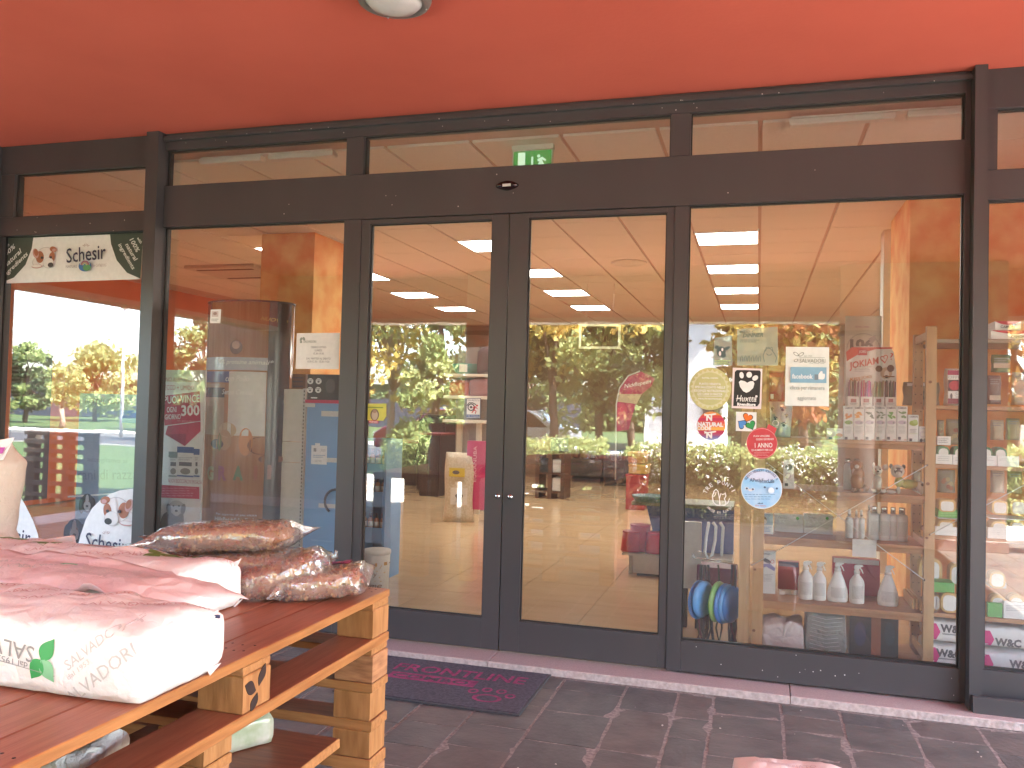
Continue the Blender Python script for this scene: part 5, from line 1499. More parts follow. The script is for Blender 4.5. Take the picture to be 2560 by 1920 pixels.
# shampoo bottles
BT = [(2123, 16, 'slim white spray bottle with silver neck, first of the row'), (2140, 11, 'thin pinkish spray vial'), (2153, 14, 'slim white spray bottle beside the thin vial'), (2172, 9, 'pale slim bottle half hidden by a wider one'), (2185, 22, 'wide white bottle with silver cap under the figurines'), (2210, 24, 'wide grey-white bottle with silver cap, third from the right'), (2232, 19, 'narrow white bottle with silver cap, second from the right'), (2254.5, 24, 'white bottle with silver cap at the right end of the row')]
for k, (px_, wpx, lab) in enumerate(BT):
    Y = SF + (.16 if k != 3 else .21); R1 = wpx / 2 * (Y + 4.6) / F * 1.04; zb = LV[1]; hb = (.118 if k < 3 else .150)
    def cp(t, c, k=k, R1=R1, hb=hb):
        mb = MB()
        if k < 3:
            mb.lathe(c + Vector((0, 0, hb)), [(R1 * .5, .004), (R1 * .5, .016)], m_silver, 14); mb.lathe(c + Vector((0, 0, hb)), [(R1 * .42, .0165), (R1 * .42, .034), (R1 * .3, .045), (0, .046)], m_capw, 14)
        else: mb.lathe(c + Vector((0, 0, hb)), [(R1 * .55, .001), (R1 * .55, .034), (R1 * .5, .037), (0, .0372)], m_silver, 16)
        mb.build('cap', t); wrap_label(t, c, R1 + .0006, .03, hb * .72, k)
    lathe_thing('shampoo_bottle', lab + ' of bottles', 'bottle', px_, 1334, Y, [(R1 * .9, 0), (R1, .004), (R1, hb * .9), (R1 * .85, hb * .97), (R1 * .5, hb)], m_bot if k not in (1, 3) else flat((.62, .52, .52), .3), cp, zb, 'small bottles on the middle pine shelf')
for k, (px_, lab) in enumerate(((2118, 'white bottle behind the brown dog figurine'), (2140, 'second white bottle standing above the brown figurine'))):
    def cp(t, c):
        mb = MB(); mb.lathe(c + Vector((0, 0, .15)), [(.014, .001), (.014, .03), (0, .031)], m_silver, 14); mb.build('cap', t)
    lathe_thing('shampoo_bottle', lab, 'bottle', px_, 1228, SF + .2, [(.020, 0), (.021, .004), (.021, .14), (.012, .15)], m_bot, cp, LV[2], 'small bottles on the middle pine shelf')

# trigger bottles
m_bw = flat((.78, .78, .77), .35)
def trigger(t, c, R1, hb, s_=1):
    mb = MB(); mb.lathe(c + Vector((0, 0, hb)), [(R1 * .42, 0), (R1 * .42, .016), (R1 * .30, .018), (R1 * .28, .03)], m_capw, 14); mb.build('neck_ring', t)
    mb = MB(); z = c.z + hb
    pf = [(-.012, .018), (-.017, .034), (-.012, .048), (.008, .053), (.030, .050), (.034, .043), (.022, .038), (.012, .030), (.010, .018)]
    mb.prism([(c.x + a * s_, c.y - .008, z + b) for a, b in pf], (0, .016, 0), m_capw); o = mb.build('spray_head', t); bevel(o, .003)
    mb = MB(); mb.prism([(c.x + a * s_, c.y - .005, z + b) for a, b in ((.012, .036), (.018, .036), (.028, .022), (.034, .004), (.029, .003), (.022, .018))], (0, .010, 0), m_capw); mb.build('trigger', t)
SPR = [(2014, 35, 0, 'straight white spray bottle, leftmost of the spray row'), (2048, 31, 0, 'straight white spray bottle, second of the spray row'), (2094, 46, 1, 'teardrop white spray bottle at the centre of the spray row'), (2142, 33, 0, 'straight white spray bottle before the crimson sack'), (2220, 46, 1, 'teardrop white spray bottle at the right end of the spray row')]
for k, (px_, wpx, tear, lab) in enumerate(SPR):
    Y = SF + .15; R1 = wpx / 2 * (Y + 4.6) / F; hb = .172 if tear else .165
    pf = [(R1 * .85, 0), (R1 * .95, .006), (R1, .03), (R1 * .93, .07), (R1 * .62, .125), (R1 * .36, hb * .93), (R1 * .33, hb)] if tear else [(R1 * .92, 0), (R1, .006), (R1, .105), (R1 * .93, .125), (R1 * .55, .150), (R1 * .38, hb - .008), (R1 * .38, hb)]
    def cp(t, c, R1=R1, hb=hb, tear=tear, k=k): trigger(t, c, R1 * (.75 if tear else 1), hb); wrap_label(t, c, (R1 * .98 if tear else R1) + .001, .028, .085 if tear else .10, 40 + k)
    lathe_thing('spray_bottle', lab, 'spray bottle', px_, 1470, Y, pf, m_bw, cp, LV[0], 'white spray bottles on the lowest pine shelf', 22, 1, .62 if tear else .9)

def dr(pr):
    pr.text('Camon', 1914, 1384, 24, 5, m_ink, bold=.02); pr.ell(1917, 1402, 12, 5, m_ink, 10, rot=-25); pr.ring(1931, 1404, 5, 1.2, m_inkr); pr.poly([(1893, 1420), (1905, 1410), (1925, 1409), (1938, 1420), (1936, 1428), (1915, 1416), (1893, 1428)], flat((.18, .20, .42))); pr.lines(1896, 1434, 1934, 1454, 6, m_inkm)
carton(1893, 1379, 1939, 1459, SF + .20, .06, 'white carton with a blue wave at the left of the spray bottles', draw=dr, zbase=LV[0])
def dr(pr): pr.rect(1895.5, 1285, 1932, 1312, flat((.38, .48, .55))); pr.ell(1908, 1300, 9, 10, flat((.20, .13, .10)), 14); pr.ell(1912, 1304, 5, 6, flat((.7, .66, .6)), 12); pr.lines(1898, 1316, 1930, 1330, 4, flat(BLUE)); pr.rect(1897, 1336, 1904, 1343, m_ink)
carton(1895, 1284, 1933, 1347, SF + .10, .05, 'white carton with a puppy photo at the left of the middle pine shelf', draw=dr, zbase=LV[1])
for k, (a, b, lab) in enumerate(((1936, 2008, 'flat grey-white carton beside the puppy carton'), (2010, 2082, 'flat grey-white carton nearest the wire crossing'))):
    def dr(pr, a=a, b=b): pr.text('Camon', a + 20, 1294, 22, 4, m_ink); pr.lines(a + 5, 1300, b - 4, 1322, 6, m_inkm, .25, int(a)); pr.ell(b - 14, 1296, 4, 4, flat(GREEN), 8)
    carton(a, 1288, b, 1333, SF + .24, .08, lab, draw=dr, zbase=LV[1], mat=flat((.52, .50, .48)))
def dr(pr): pr.text('Camon', 1972, 1155, 18, 4, m_ink); pr.ell(1972, 1168, 9, 8, flat((.15, .15, .15)), 12); pr.ell(1970, 1190, 8, 9, flat((.5, .42, .5)), 12); pr.rect(1962, 1208, 1970, 1215, m_ink)
carton(1959, 1150, 1985, 1220, SF + .05, .05, 'narrow white carton alone on the shelf behind the blue round sticker', draw=dr, zbase=LV[2])
mb = MB(); b = at(1975, 1130, SF + .06); cz = LV[2]
t = thing('glass_jar', 'dark squat jar on the pine shelf behind the red bauble sticker', 'jar', (xat(1948, .5), .5, cz)); mb.lathe((xat(1930, .55), .55, cz), [(.035, 0), (.04, .01), (.04, .07), (.03, .085)], flat((.05, .05, .055), .15), 20); mb.build('body', t)
mb = MB(); mb.lathe((xat(1930, .55), .55, cz), [(.031, .086), (.031, .11), (0, .112)], m_silver, 20); mb.build('lid', t)
for k, (x0, y0, x1, y1, c_, lab) in enumerate(((1945, 1405, 1998, 1462, (.36, .03, .05), 'crimson box behind the little white boxes'), (2082, 1398, 2200, 1470, (.42, .05, .09), 'wide crimson sack behind the spray bottles'))):
    def dr(pr, x0=x0, y0=y0, x1=x1): pr.rect(x0 + 2, y0 - 0, x1 - 2, y0 + 12, flat((.10, .12, .2) if x0 < 2000 else (.6, .58, .58)))
    carton(x0, y0, x1, y1, SB - .075, .07, lab, 'box', name='stock_box', mat=flat(c_, .35), draw=dr, zbase=LV[0])
for k, (x, y) in enumerate(((1955, 1466), (1966, 1462), (1975, 1463), (1986, 1468))):
    mb = MB(); p = at(x, y, SF + .24); R_ = Matrix.Rotation(.3 * k, 3, 'Z'); mb.obox((p.x, SF + .24 - .02 * (k == 0), LV[0] + .012 + .0), (.03, .03, .024), R_, m_card, .001)
    tag(mb.build('sample_box', org=Vector((p.x, SF + .24, LV[0]))), ['little white box, leftmost beside the first spray bottle', 'little white box, second from the left beside the spray bottle', 'little white box, third from the left beside the spray bottle', 'little white box touching the first spray bottle'][k], 'box', 'little white boxes')
# floor level of the shelving
FL = .1
def soft(label, px0, px1, ytop, Y, mat, name, cat, seed, zb=FL, D_=.2, lump=.02, pin=.6, extra=None):
    a, b = xat(px0, Y, 1590), xat(px1, Y, 1590); zt = zat((px0 + px1) / 2, ytop, Y); t = thing(name, label, cat, ((a + b) / 2, Y + D_ / 2, zb))
    mb = MB(); sack(mb, ((a + b) / 2, Y + D_ / 2, (zb + zt) / 2), (b - a, D_, zt - zb), 0, mat, seed, 20, 14, 14, lump, pin); mb.build('body', t)
    if extra: extra(t)
m_clearbag = paper('milky_plastic', (.62, .62, .60), .25, 18, .9)
soft('white and pink plastic pack on the floor under the pine shelving', 1905, 2008, 1552, SF + .03, paper('pinkish_pack', (.60, .52, .50), .35, 16, .8), 'tissue_pack', 'pack', 21)
def strips(t):
    mb = MB(); a, b = xat(2016, SF + .03, 1590), xat(2112, SF + .03, 1590)
    for k in range(9):
        z = FL + .03 + .022 * k; mb.tube([(a + .012, SF + .045, z), ((a + b) / 2, SF + .018, z - .010), (b - .012, SF + .045, z)], .0016, flat((.55, .57, .55)), 5)
    mb.build('net_bands', t)
soft('grey mesh pack with pale bands on the floor under the pine shelving', 2014, 2116, 1530, SF + .04, paper('grey_mesh', (.24, .25, .24), .5, 22, .8), 'litter_pack', 'pack', 22, lump=.012, extra=strips)
carton(2124, 1534, 2246, 1638, SF + .08, .2, 'dark blue-green box with a brown strap on the floor under the pine shelving', 'box', name='stock_box', mat=flat((.02, .035, .04), .3), draw=lambda pr: (pr.rect(2178, 1534, 2202, 1638, flat((.24, .09, .05), .3)), pr.ell(2150, 1585, 15, 30, flat((.02, .04, .09), .3)), pr.ell(2224, 1585, 13, 30, flat((.02, .05, .06), .3))), zbase=FL)

# hook stand with leads, bowls and loops at the left of the window
m_loop = flat((.62, .62, .60), .4)
mb = MB(); p, q = at(1734, 1393, .46), at(1842, 1412, .52); mb.tube([p, q], .004, m_silver, 8); mb.tube([p, p + Vector((-.008, -.004, .02))], .004, m_silver, 8); mb.tube([at(1745, 1378, .5), at(1752, 1380, .5)], .004, m_silver, 8); hr = mb.build('hook_rail', s3)
for k, (pts, lab) in enumerate((([(1772, 1306), (1766, 1340), (1762, 1380), (1770, 1396), (1780, 1388), (1788, 1350), (1790, 1316), (1782, 1306)], 'white nylon loop lead hanging left on the hook stand'), ([(1800, 1306), (1808, 1318), (1806, 1350), (1804, 1390)], 'straight white lead hanging right on the hook stand'))):
    t = thing('lead', lab, 'lead', at(*pts[0], .5), 'leads on the hook stand'); mb = MB(); mb.tube([at(x, y, .5) for x, y in pts], .009, m_loop, 8); mb.build('strap', t)
def disc_bowl(label, cx, cy_, rpx, Y, mat, yaw, grp='bowls hung on the hook stand'):
    c = at(cx, cy_, Y); R1 = rpx * (Y + 4.6) / F; t = thing('silicone_bowl', label, 'bowl', c, grp); mb = MB()
    mb.lathe((0, 0, 0), [(0, .006), (R1 * .5, .006), (R1 * .8, .001), (R1, -.012), (R1, -.016), (R1 * .8, -.004), (R1 * .5, .001), (0, .001)], mat, 28)
    R_ = Matrix.Rotation(math.radians(yaw), 3, 'Z') @ Matrix.Rotation(math.radians(90), 3, 'Y') @ Matrix.Rotation(math.radians(8), 3, 'X')
    mb.v = [R_ @ v + c for v in mb.v]; mb.build('body', t); return t
mbl, mbl2, mgr2 = flat((.05, .22, .60), .35), flat((.12, .36, .75), .35), flat((.22, .42, .12), .35)
disc_bowl('deep blue folding bowl hanging leftmost on the hook stand', 1752, 1500, 47, .52, mbl, -20)
disc_bowl('light blue folding bowl touching the deep blue one', 1763, 1499, 44, .50, mbl2, -24)
disc_bowl('green folding bowl hanging between blue ones', 1800, 1505, 49, .52, mgr2, -16)
disc_bowl('blue folding bowl just right of the green one', 1815, 1510, 48, .53, mbl, -18)
disc_bowl('pale blue folding bowl, second from the pine post', 1826, 1510, 46, .535, mbl2, -20)
disc_bowl('blue folding bowl nearest the pine post', 1836, 1512, 44, .54, mbl, -22)
t = thing('lead_bundle', 'bundle of dark leads and collars hanging low on the hook stand', 'leads', (at(1790, 1600, .55).x, .55, .05)); r = random.Random(4)
for k in range(16):
    x = r.uniform(1745, 1840); mb = MB(); c_ = r.choice(((.03, .03, .035), (.05, .04, .035), (.10, .02, .05), (.02, .03, .06), (.06, .05, .03)))
    mb.tube([at(x + r.uniform(-3, 3), 1412, .56), at(x + r.uniform(-6, 6), 1500, .57), at(x + r.uniform(-9, 9), 1570, .57), at(x + r.uniform(-12, 12), 1606, .55), at(x + r.uniform(-14, 14), 1570, .59), at(x, 1440, .6)], r.uniform(.004, .009), flat(c_, .7), 6); mb.build('strap', t)
carton(1742, 1420, 1842, 1470, .85, .2, 'dark red boxed goods behind the hook stand', 'box', name='stock_box', mat=flat((.16, .02, .04), .5), zbase=.35)
t = thing('white_rack', 'white metal rack panel behind the hook stand', 'rack', (at(1730, 1500, .95).x, .95, .05)); mb = MB(); a, b = at(1708, 1400, .95).x, at(1752, 1400, .95).x
mb.box(a, b, .95, .99, .30, zat(1730, 1305, .95), flat((.55, .56, .52), .4)); mb.build('side_panel', t); mb = MB(); mb.box(a, a + .03, .945, .995, .05, .30, m_gasket); mb.box(b - .03, b, .945, .995, .05, .30, m_gasket); mb.build('feet', t)

# right-hand unit: pouches, trays, wipes
def dr(pr):
    pr.rect(2369, 926, 2450, 938, flat((.38, .05, .12))); pr.rect(2369, 938, 2450, 949, m_card); pr.text('OFFICINALIS', 2409, 943.5, 78, 7, m_inkm); pr.rect(2370, 950, 2450, 978, flat((.10, .05, .06)))
    pr.ell(2386, 964, 14, 12, flat((.48, .06, .08)), 18); pr.ell(2404, 960, 12, 11, flat((.40, .05, .08)), 18); pr.ell(2420, 966, 13, 10, flat((.5, .08, .1)), 18); pr.rect(2370, 979, 2450, 996, m_card); pr.ell(2378, 990, 3, 7, m_ink, 10); pr.text('Snack', 2402, 985, 32, 8, m_inkm, 0, 0, .3); pr.lines(2388, 990, 2440, 995, 2, m_inkm); pr.rect(2369, 997, 2450, 1010, flat((.20, .03, .06)))
pouch(2362, 921, 2452, 1011, SF + .05, m_card, 'white treat pouch with red fruit picture beside the right pine post', dr, .07, zbase=LV2[3] + .010)
def dr(pr): pr.text('ac', 2300, 988, 40, 24, flat((.12, .15, .10)), bold=.05); pr.lines(2262, 962, 2340, 967, 1, m_inkm); pr.rect(2268, 958, 2286, 965, m_card); pr.rect(2300, 958, 2340, 965, m_card)
pouch(2258, 955, 2352, 1014, .95, flat((.30, .29, .20), .5), 'olive pouch lettered in black partly hidden by the pine post', dr, .06)
m_tray = M('gold_tray', (.58, .38, .15), .35, .1, 30, metal=.25); m_lid = flat((.72, .70, .66), .3)
def tray_pack(x0, x1, ytop, ybot, Y, zb, lab, frame_c=None, n=4, group='tray packs of wet food'):
    """a row of foil trays on edge, the front lid turned to the street"""
    a, b = at(x0, ytop, Y).x, at(x1, ytop, Y).x; zt = zat((x0 + x1) / 2, ytop, Y); t = thing('food_tray', lab, 'food tray', ((a + b) / 2, Y, zb), group)
    w, h = b - a, zt - zb
    def rr(x0_, x1_, z0_, z1_, r_):
        pts = []
        for (cx, cz, a0) in ((x1_ - r_, z1_ - r_, 0), (x0_ + r_, z1_ - r_, 90), (x0_ + r_, z0_ + r_, 180), (x1_ - r_, z0_ + r_, 270)):
            for q in range(4): an = math.radians(a0 + 30 * q); pts.append((cx + r_ * math.cos(an), cz + r_ * math.sin(an)))
        return pts
    for k in range(n):
        mb = MB(); y0 = Y + k * .032; mb.prism([(x, y0, z) for x, z in rr(a, b, zb, zt, h * .3)], (0, .006, 0), frame_c or m_tray); mb.prism([(x, y0 + .0062, z) for x, z in rr(a + w * .08, b - w * .08, zb + h * .06, zt - h * .08, h * .26)], (0, .022, 0), frame_c or m_tray); o = mb.build('tray', t)
        if k == 0:
            mb = MB(); mb.prism([(x, y0 - .0015, z) for x, z in rr(a + w * .13, b - w * .13, zb + h * .1, zt - h * .13, h * .2)], (0, .0012, 0), m_lid); mb.build('lid', o)
    return t
def box_lip(x0, x1, ytop, ybot, Y, zb, mat, lab, txt=None, name='tray_carton', cat='carton'):
    a, b = at(x0, ytop, Y).x, at(x1, ytop, Y).x; zt = zat((x0 + x1) / 2, ytop, Y); t = thing(name, lab, cat, ((a + b) / 2, Y, zb), 'open cartons of food trays')
    mb = MB(); mb.box(a, b, Y, Y + .002, zb, zt, mat); mb.box(a, a + .002, Y + .0025, Y + .16, zb, zt, mat); mb.box(b - .002, b, Y + .0025, Y + .16, zb, zt, mat); mb.build('carton_wall', t)
    pr = PR(Y - .0004); pr.lines(x0 + 4, ytop + 4, x1 - 6, ybot - 5, 3, m_inkm, .3, int(x0)); pr.build('front_print', t)
m_gtray = flat((.04, .20, .09), .35); m_gslv = flat((.13, .40, .10), .5)
# shelf at y 1166: green trays in white cartons
for k, (a, b) in enumerate(((2343, 2375), (2384, 2416), (2450, 2482), (2486, 2518))):
    tray_pack(a, b, 1115 + k, 1150, SF + .03, LV2[2] + .011, 'green rimmed food tray, %s of four standing in white cartons' % ['first', 'second', 'third', 'fourth'][k], m_gtray)
for k, (a, b) in enumerate(((2340, 2381), (2383, 2425), (2440, 2492), (2494, 2548))):
    box_lip(a, b, 1136 + k * 1.5, 1158, SF + .012, LV2[2] + .011, m_card, 'white open carton, %s along the shelf of green trays' % ['first', 'second', 'third', 'fourth'][k])
# shelf at y 1345: golden trays, green sleeve between the layers
z = LV2[1] + .011
for k, (a, b, yt, zz, lab) in enumerate(((2344, 2388, 1301, z, 'gold food tray low on the left above the white carton lip'), (2398, 2440, 1300, z, 'gold food tray low on the right half behind the mullion'), (2347, 2390, 1250, z + .125, 'gold food tray standing on the green sleeve'), (2395, 2440, 1250, z + .125, 'gold food tray on the green sleeve half behind the mullion'))):
    tray_pack(a, b, yt, yt + 40, SF + .03, zz, lab)
carton(2346, 1276, 2436, 1296, SF + .035, .16, 'bright green cardboard sleeve between two layers of gold trays', 'sleeve', name='card_sleeve', mat=m_gslv, draw=lambda pr: pr.lines(2352, 1280, 2404, 1292, 2, flat((.25, .55, .2))))
carton(2346, 1297, 2436, 1299, SF + .028, .17, 'thin card shelf carrying the green sleeve', 'card', name='card_divider', mat=m_card)
box_lip(2338, 2436, 1318, 1336, SF + .014, z, m_card, 'white open carton under the gold trays')
for k, (a, b, yt, zz, lab) in enumerate(((2478, 2520, 1303, z, 'gold food tray low beyond the right mullion'), (2524, 2566, 1301, z, 'gold food tray low at the right edge of the photo'), (2480, 2521, 1252, z + .125, 'gold food tray of the upper layer beyond the right mullion'), (2526, 2568, 1250, z + .125, 'gold food tray of the upper layer at the right edge of the photo'))): tray_pack(a, b, yt, yt + 40, SF + .05, zz, lab)
box_lip(2470, 2580, 1321, 1342, SF + .014, z, m_card, 'white open carton under the gold trays beyond the right mullion')
carton(2474, 1297, 2580, 1300, SF + .03, .17, 'thin card shelf between the gold tray layers beyond the right mullion', 'card', name='card_divider', mat=m_card)
z0_ = LV2[0] + .011
for k, (a, b, yt, zz, lab) in enumerate(((2476, 2516, 1488, z0_, 'cream lidded food tray low beyond the right mullion'), (2522, 2562, 1487, z0_, 'cream lidded food tray low at the right edge of the photo'), (2474, 2514, 1430, z0_ + .15, 'dark foil tray stack on the bottom shelf beyond the right mullion'))): tray_pack(a, b, yt, yt + 34, SF + .04, zz, lab, n=3)
carton(2470, 1508, 2506, 1532, SF + .014, .03, 'bright green carton lip low beyond the right mullion', 'carton', name='tray_carton', mat=m_gslv, zbase=z0_)
carton(2509, 1506, 2580, 1533, SF + .016, .03, 'white carton lip low at the right edge of the photo', 'carton', name='tray_carton', draw=lambda pr: pr.lines(2515, 1512, 2575, 1528, 3, m_inkm), zbase=z0_)
carton(2474, 1455, 2516, 1470, SF + .05, .12, 'thin grey card shelf on the bottom shelf beyond the right mullion', 'card', name='card_divider', mat=flat((.4, .4, .38)))
for k, (x0, x1, y0, y1, c_, lab) in enumerate(((2478, 2512, 1050, 1100, (.50, .42, .30), 'beige pouch hanging beyond the right mullion'), (2516, 2552, 1046, 1100, (.42, .34, .20), 'ochre pouch hanging at the right edge of the photo'), (2478, 2514, 1176, 1232, (.50, .44, .36), 'pale pouch hanging low beyond the right mullion'), (2520, 2558, 1178, 1234, (.40, .30, .14), 'tan pouch hanging low at the right edge of the photo'))):
    pouch(x0, y0, x1, y1, SB - .12, flat(c_, .5), lab, (lambda pr, x0=x0, x1=x1, y0=y0: pr.lines(x0 + 5, y0 + 5, x1 - 5, y0 + 16, 2, m_inkm)), .04)
# upper shelf pouches hung at the back
for k, (x0, x1, y0, y1, c_, lab) in enumerate(((2366, 2410, 1048, 1112, (.36, .33, .22), 'beige pouch of round biscuits hanging above the green trays'), (2344, 2362, 1050, 1100, (.34, .33, .20), 'narrow olive pouch hanging beside the pine post'), (2345, 2390, 1174, 1232, (.34, .34, .25), 'olive pouch with two eggs pictured hanging over the gold trays'), (2282, 2302, 1180, 1240, (.38, .36, .28), 'pale pouch seen between post and figurine'))):
    def dr(pr, x0=x0, x1=x1, y0=y0, k=k):
        w = x1 - x0; pr.lines(x0 + w * .25, y0 + 3, x1 - w * .25, y0 + 10, 2, m_inkm); r = random.Random(k)
        for q in range(7): pr.ell(x0 + w * r.uniform(.25, .75), y0 + r.uniform(20, 48), w * .13, w * .12, flat(r.choice(((.42, .20, .12), (.55, .45, .25), (.35, .15, .10)))), 12)
    pouch(x0, y0, x1, y1, SB - .12, flat(c_, .5), lab, dr, .04)
carton(2343, 1091, 2377, 1113, SF + .05, .08, 'white low carton under the hanging beige pouch', draw=lambda pr: pr.lines(2346, 1095, 2372, 1108, 3, m_inkm), zbase=None)
# bottom: paste trays, wipes
z = LV2[0] + .011
for k, (a, b, yt, zz, Y, lab) in enumerate(((2352, 2398, 1482, z, SF + .03, 'gold food tray with red label at the bottom shelf'), (2330, 2352, 1484, z, SF + .04, 'gold food tray squeezed behind the pine post on the bottom shelf'), (2298, 2356, 1396, z + .13, SF + .16, 'gold food tray stack high at the back of the bottom shelf'), (2374, 2415, 1410, z + .12, SF + .16, 'gold food tray behind the green box'))): tray_pack(a, b, yt, yt + 34, Y, zz, lab, n=3)
carton(2330, 1456, 2386, 1482, SF + .05, .12, 'bright green box on the bottom shelf by the pine post', 'box', name='stock_box', mat=m_gslv)
mb = MB()
for k in range(9):
    x = xat(2268 + 4.5 * k, .62 - .02 * k, 1480); mb = MB(); mb.box(x, x + .012, .46, .75, LV2[0] + .012, LV2[0] + .07, m_tray, .003)
    if k % 3 == 0: tag(mb.build('foil_tray', org=Vector((x, .6, LV2[0]))), 'upright foil tray on the bottom shelf, %s of three beside the spray bottles' % ['first', 'second', 'third'][k // 3], 'food tray', 'foil trays beside the spray bottles')
def wipes(x0, x1, y0, y1, Y, zb, lab, tx, ty):
    a, b = at(x0, y0, Y).x, at(x1, y0, Y).x; zt = zat((x0 + x1) / 2, y0, Y); t = thing('pad_pack', lab, 'pack', ((a + b) / 2, Y + .1, zb), 'packs under the right-hand shelving')
    mb = MB(); sack(mb, ((a + b) / 2, Y + .12, (zb + zt) / 2), (b - a, .24, zt - zb), 0, flat((.70, .69, .68), .3), int(x0), 24, 14, 10, .010, .5); src = mb; mb.build('body', t)
    pm = MB(); s_ = F / (Y + 4.6)
    def T(txt, px, py, w, h, mat, bold=0.0):
        vs, fs = dense(txt, bold); q = at(px, py, Y); stick(src, pm, [(u * w / s_, v * h / s_) for u, v in vs], fs, (q.x, Y - .2, q.z), (1, 0, 0), (0, 0, 1), (0, 1, 0), mat)
    T('W&C', tx, ty, 52, 18, m_ink, .05)
    vv = []
    for q_ in range(9): vv += [(-.5, q_ / 8 - .5), (.2 - .5 * abs(q_ / 8 - .5), q_ / 8 - .5)]
    q = at(x0 + 25, (y0 + y1) / 2, Y); stick(src, pm, [(u * 34 / s_, v * (y1 - y0) * .66 / s_) for u, v in vv], [(2 * i, 2 * i + 1, 2 * i + 3, 2 * i + 2) for i in range(8)], (q.x, Y - .2, q.z), (1, 0, 0), (0, 0, 1), (0, 1, 0), flat(PINK))
    stick(src, pm, [(u * 44 / s_, v * 3 / s_) for u, v in ((-.5, -.5), (0, -.5), (.5, -.5), (.5, .5), (0, .5), (-.5, .5))], [(0, 1, 4, 5), (1, 2, 3, 4)], (at(tx, ty + 14, Y).x, Y - .2, at(tx, ty + 14, Y).z), (1, 0, 0), (0, 0, 1), (0, 1, 0), m_inkm)
    pm.build('front_print', t)
zb = .1
wipes(2316, 2420, 1612, 1668, SF + .02, zb, 'white pad pack with pink flash, lower one beside the pine post', 2372, 1634)
wipes(2318, 2424, 1552, 1606, SF + .03, .232, 'white pad pack with pink flash, upper one beside the pine post', 2383, 1573)
wipes(2450, 2600, 1630, 1690, SF + .02, zb, 'white pad pack, lower one right of the mullion', 2556, 1662)
wipes(2452, 2600, 1570, 1626, SF + .03, .232, 'white pad pack, upper one right of the mullion', 2520, 1607)
# red-topped boxes in the top right corner
for k, (x0, x1, y0, y1, Y, lab) in enumerate(((2478, 2600, 826, 851, SF + .02, 'wide white box with red curved edge at the top right'), (2487, 2552, 803, 825, SF + .04, 'narrow white box with red curved edge on top of the wide one'))):
    def dr(pr, x0=x0, x1=x1, y0=y0, y1=y1, k=k):
        pr.poly([(x0, y0)] + [(x0 + (x1 - x0) * u / 8, y0 + 9 * (1 - (u / 4 - 1) ** 2)) for u in range(9)] + [(x1, y0)], flat((.55, .04, .06)))
        pr.text('CAMON', 2519 if k else 2545, (y0 + y1) / 2 + 3, 36, 7, m_ink, bold=.03)
    carton(x0, y0, x1, y1, Y, .16, lab, 'box', name='stock_box', draw=dr, zbase=(LV2[4] + .010 if k == 0 else None))
for k, (x0, x1, y0, y1, c_, lab) in enumerate(((2470, 2506, 938, 1010, (.16, .11, .09), 'dark brown pouch beyond the right mullion'), (2532, 2575, 930, 1012, (.45, .40, .36), 'pale pouch at the right edge of the photo'), (2480, 2530, 886, 930, (.14, .20, .09), 'green low pouch under the top shelf at the right edge'))):
    pouch(x0, y0, x1, y1, SF + .08, flat(c_, .5), lab, (lambda pr, x0=x0, x1=x1, y0=y0, y1=y1: (pr.rect(x0 + 4, y1 - 22, x1 - 4, y1 - 10, flat((.5, .4, .3))), pr.lines(x0 + 6, y0 + 8, x1 - 6, y0 + 24, 3, m_inkm))), .05)

# ---------------- behind the left window ----------------
m_inox = flat((.62, .62, .58), .4)
# promotional board with the 300 prize
pb, mb = panel(393, 925, 503, 1470, .20, .02, flat((.66, .66, .64), .45), 'poster', 'tall promotional board with a red prize flash and grey labrador', 'poster'); mb.build('board', pb)
pr = PR(.1995); mr = flat((.42, .035, .07)); mrd = flat((.26, .02, .05)); mw = flat((.78, .76, .74))
pr.rect(396, 925, 500, 955, flat((.55, .58, .42))); pr.text('VINCI ABBINAMENTO', 452, 949, 92, 10, flat((.45, .10, .12))); pr.text('SECCO + UMIDO', 446, 969, 78, 12, flat((.45, .10, .12)))
pr.poly([(408, 990), (500, 978), (502, 1052), (412, 1064)], mr); pr.poly([(420, 1065), (502, 1054), (502, 1078), (466, 1112), (462, 1115), (414, 1086)], mr); pr.poly([(414, 1086), (466, 1084), (464, 1115)], mrd)
pr.text('PUOI VINCE', 455, 998, 88, 19, mw, 4, .01); pr.text('OGNI', 430, 1024, 24, 14, mw, 3, .01); pr.text('GIORNO', 433, 1042, 40, 13, mw, 3, .01); pr.text('300', 477, 1026, 46, 28, mw, 3, .03); pr.text('in prodotti', 470, 1053, 50, 6, flat((.6, .3, .3)))
for (x0, x1, y0, c_) in ((423, 447, 1129, (.20, .24, .22)), (445, 487, 1117, (.06, .10, .24)), (487, 502, 1122, (.06, .10, .24))):
    pr.rect(x0, y0 + 14, x1, 1196, flat((.60, .60, .58))); pr.rect(x0, y0, x1, y0 + 15, flat(c_)); pr.rect(x0, 1188, x1, 1192, flat(c_)); pr.rect(x0 + 5, 1155, x1 - 5, 1165, m_ink); pr.lines(x0 + 4, 1142, x1 - 3, 1152, 2, m_inkm); pr.ell((x0 + x1) / 2, 1178, (x1 - x0) * .3, 8, flat((.2, .18, .16)))
pr.text('NUOVI BOCCONCINI IN SALSA', 466, 1203, 84, 10, flat((.35, .05, .06))); pr.poly([(396, 1211), (502, 1217), (502, 1247), (396, 1243)], mr); pr.lines(400, 1217, 498, 1242, 4, flat((.6, .25, .28)), .35)
mg1, mg2, mg3 = flat((.10, .10, .10)), flat((.22, .22, .22)), flat((.42, .42, .41))
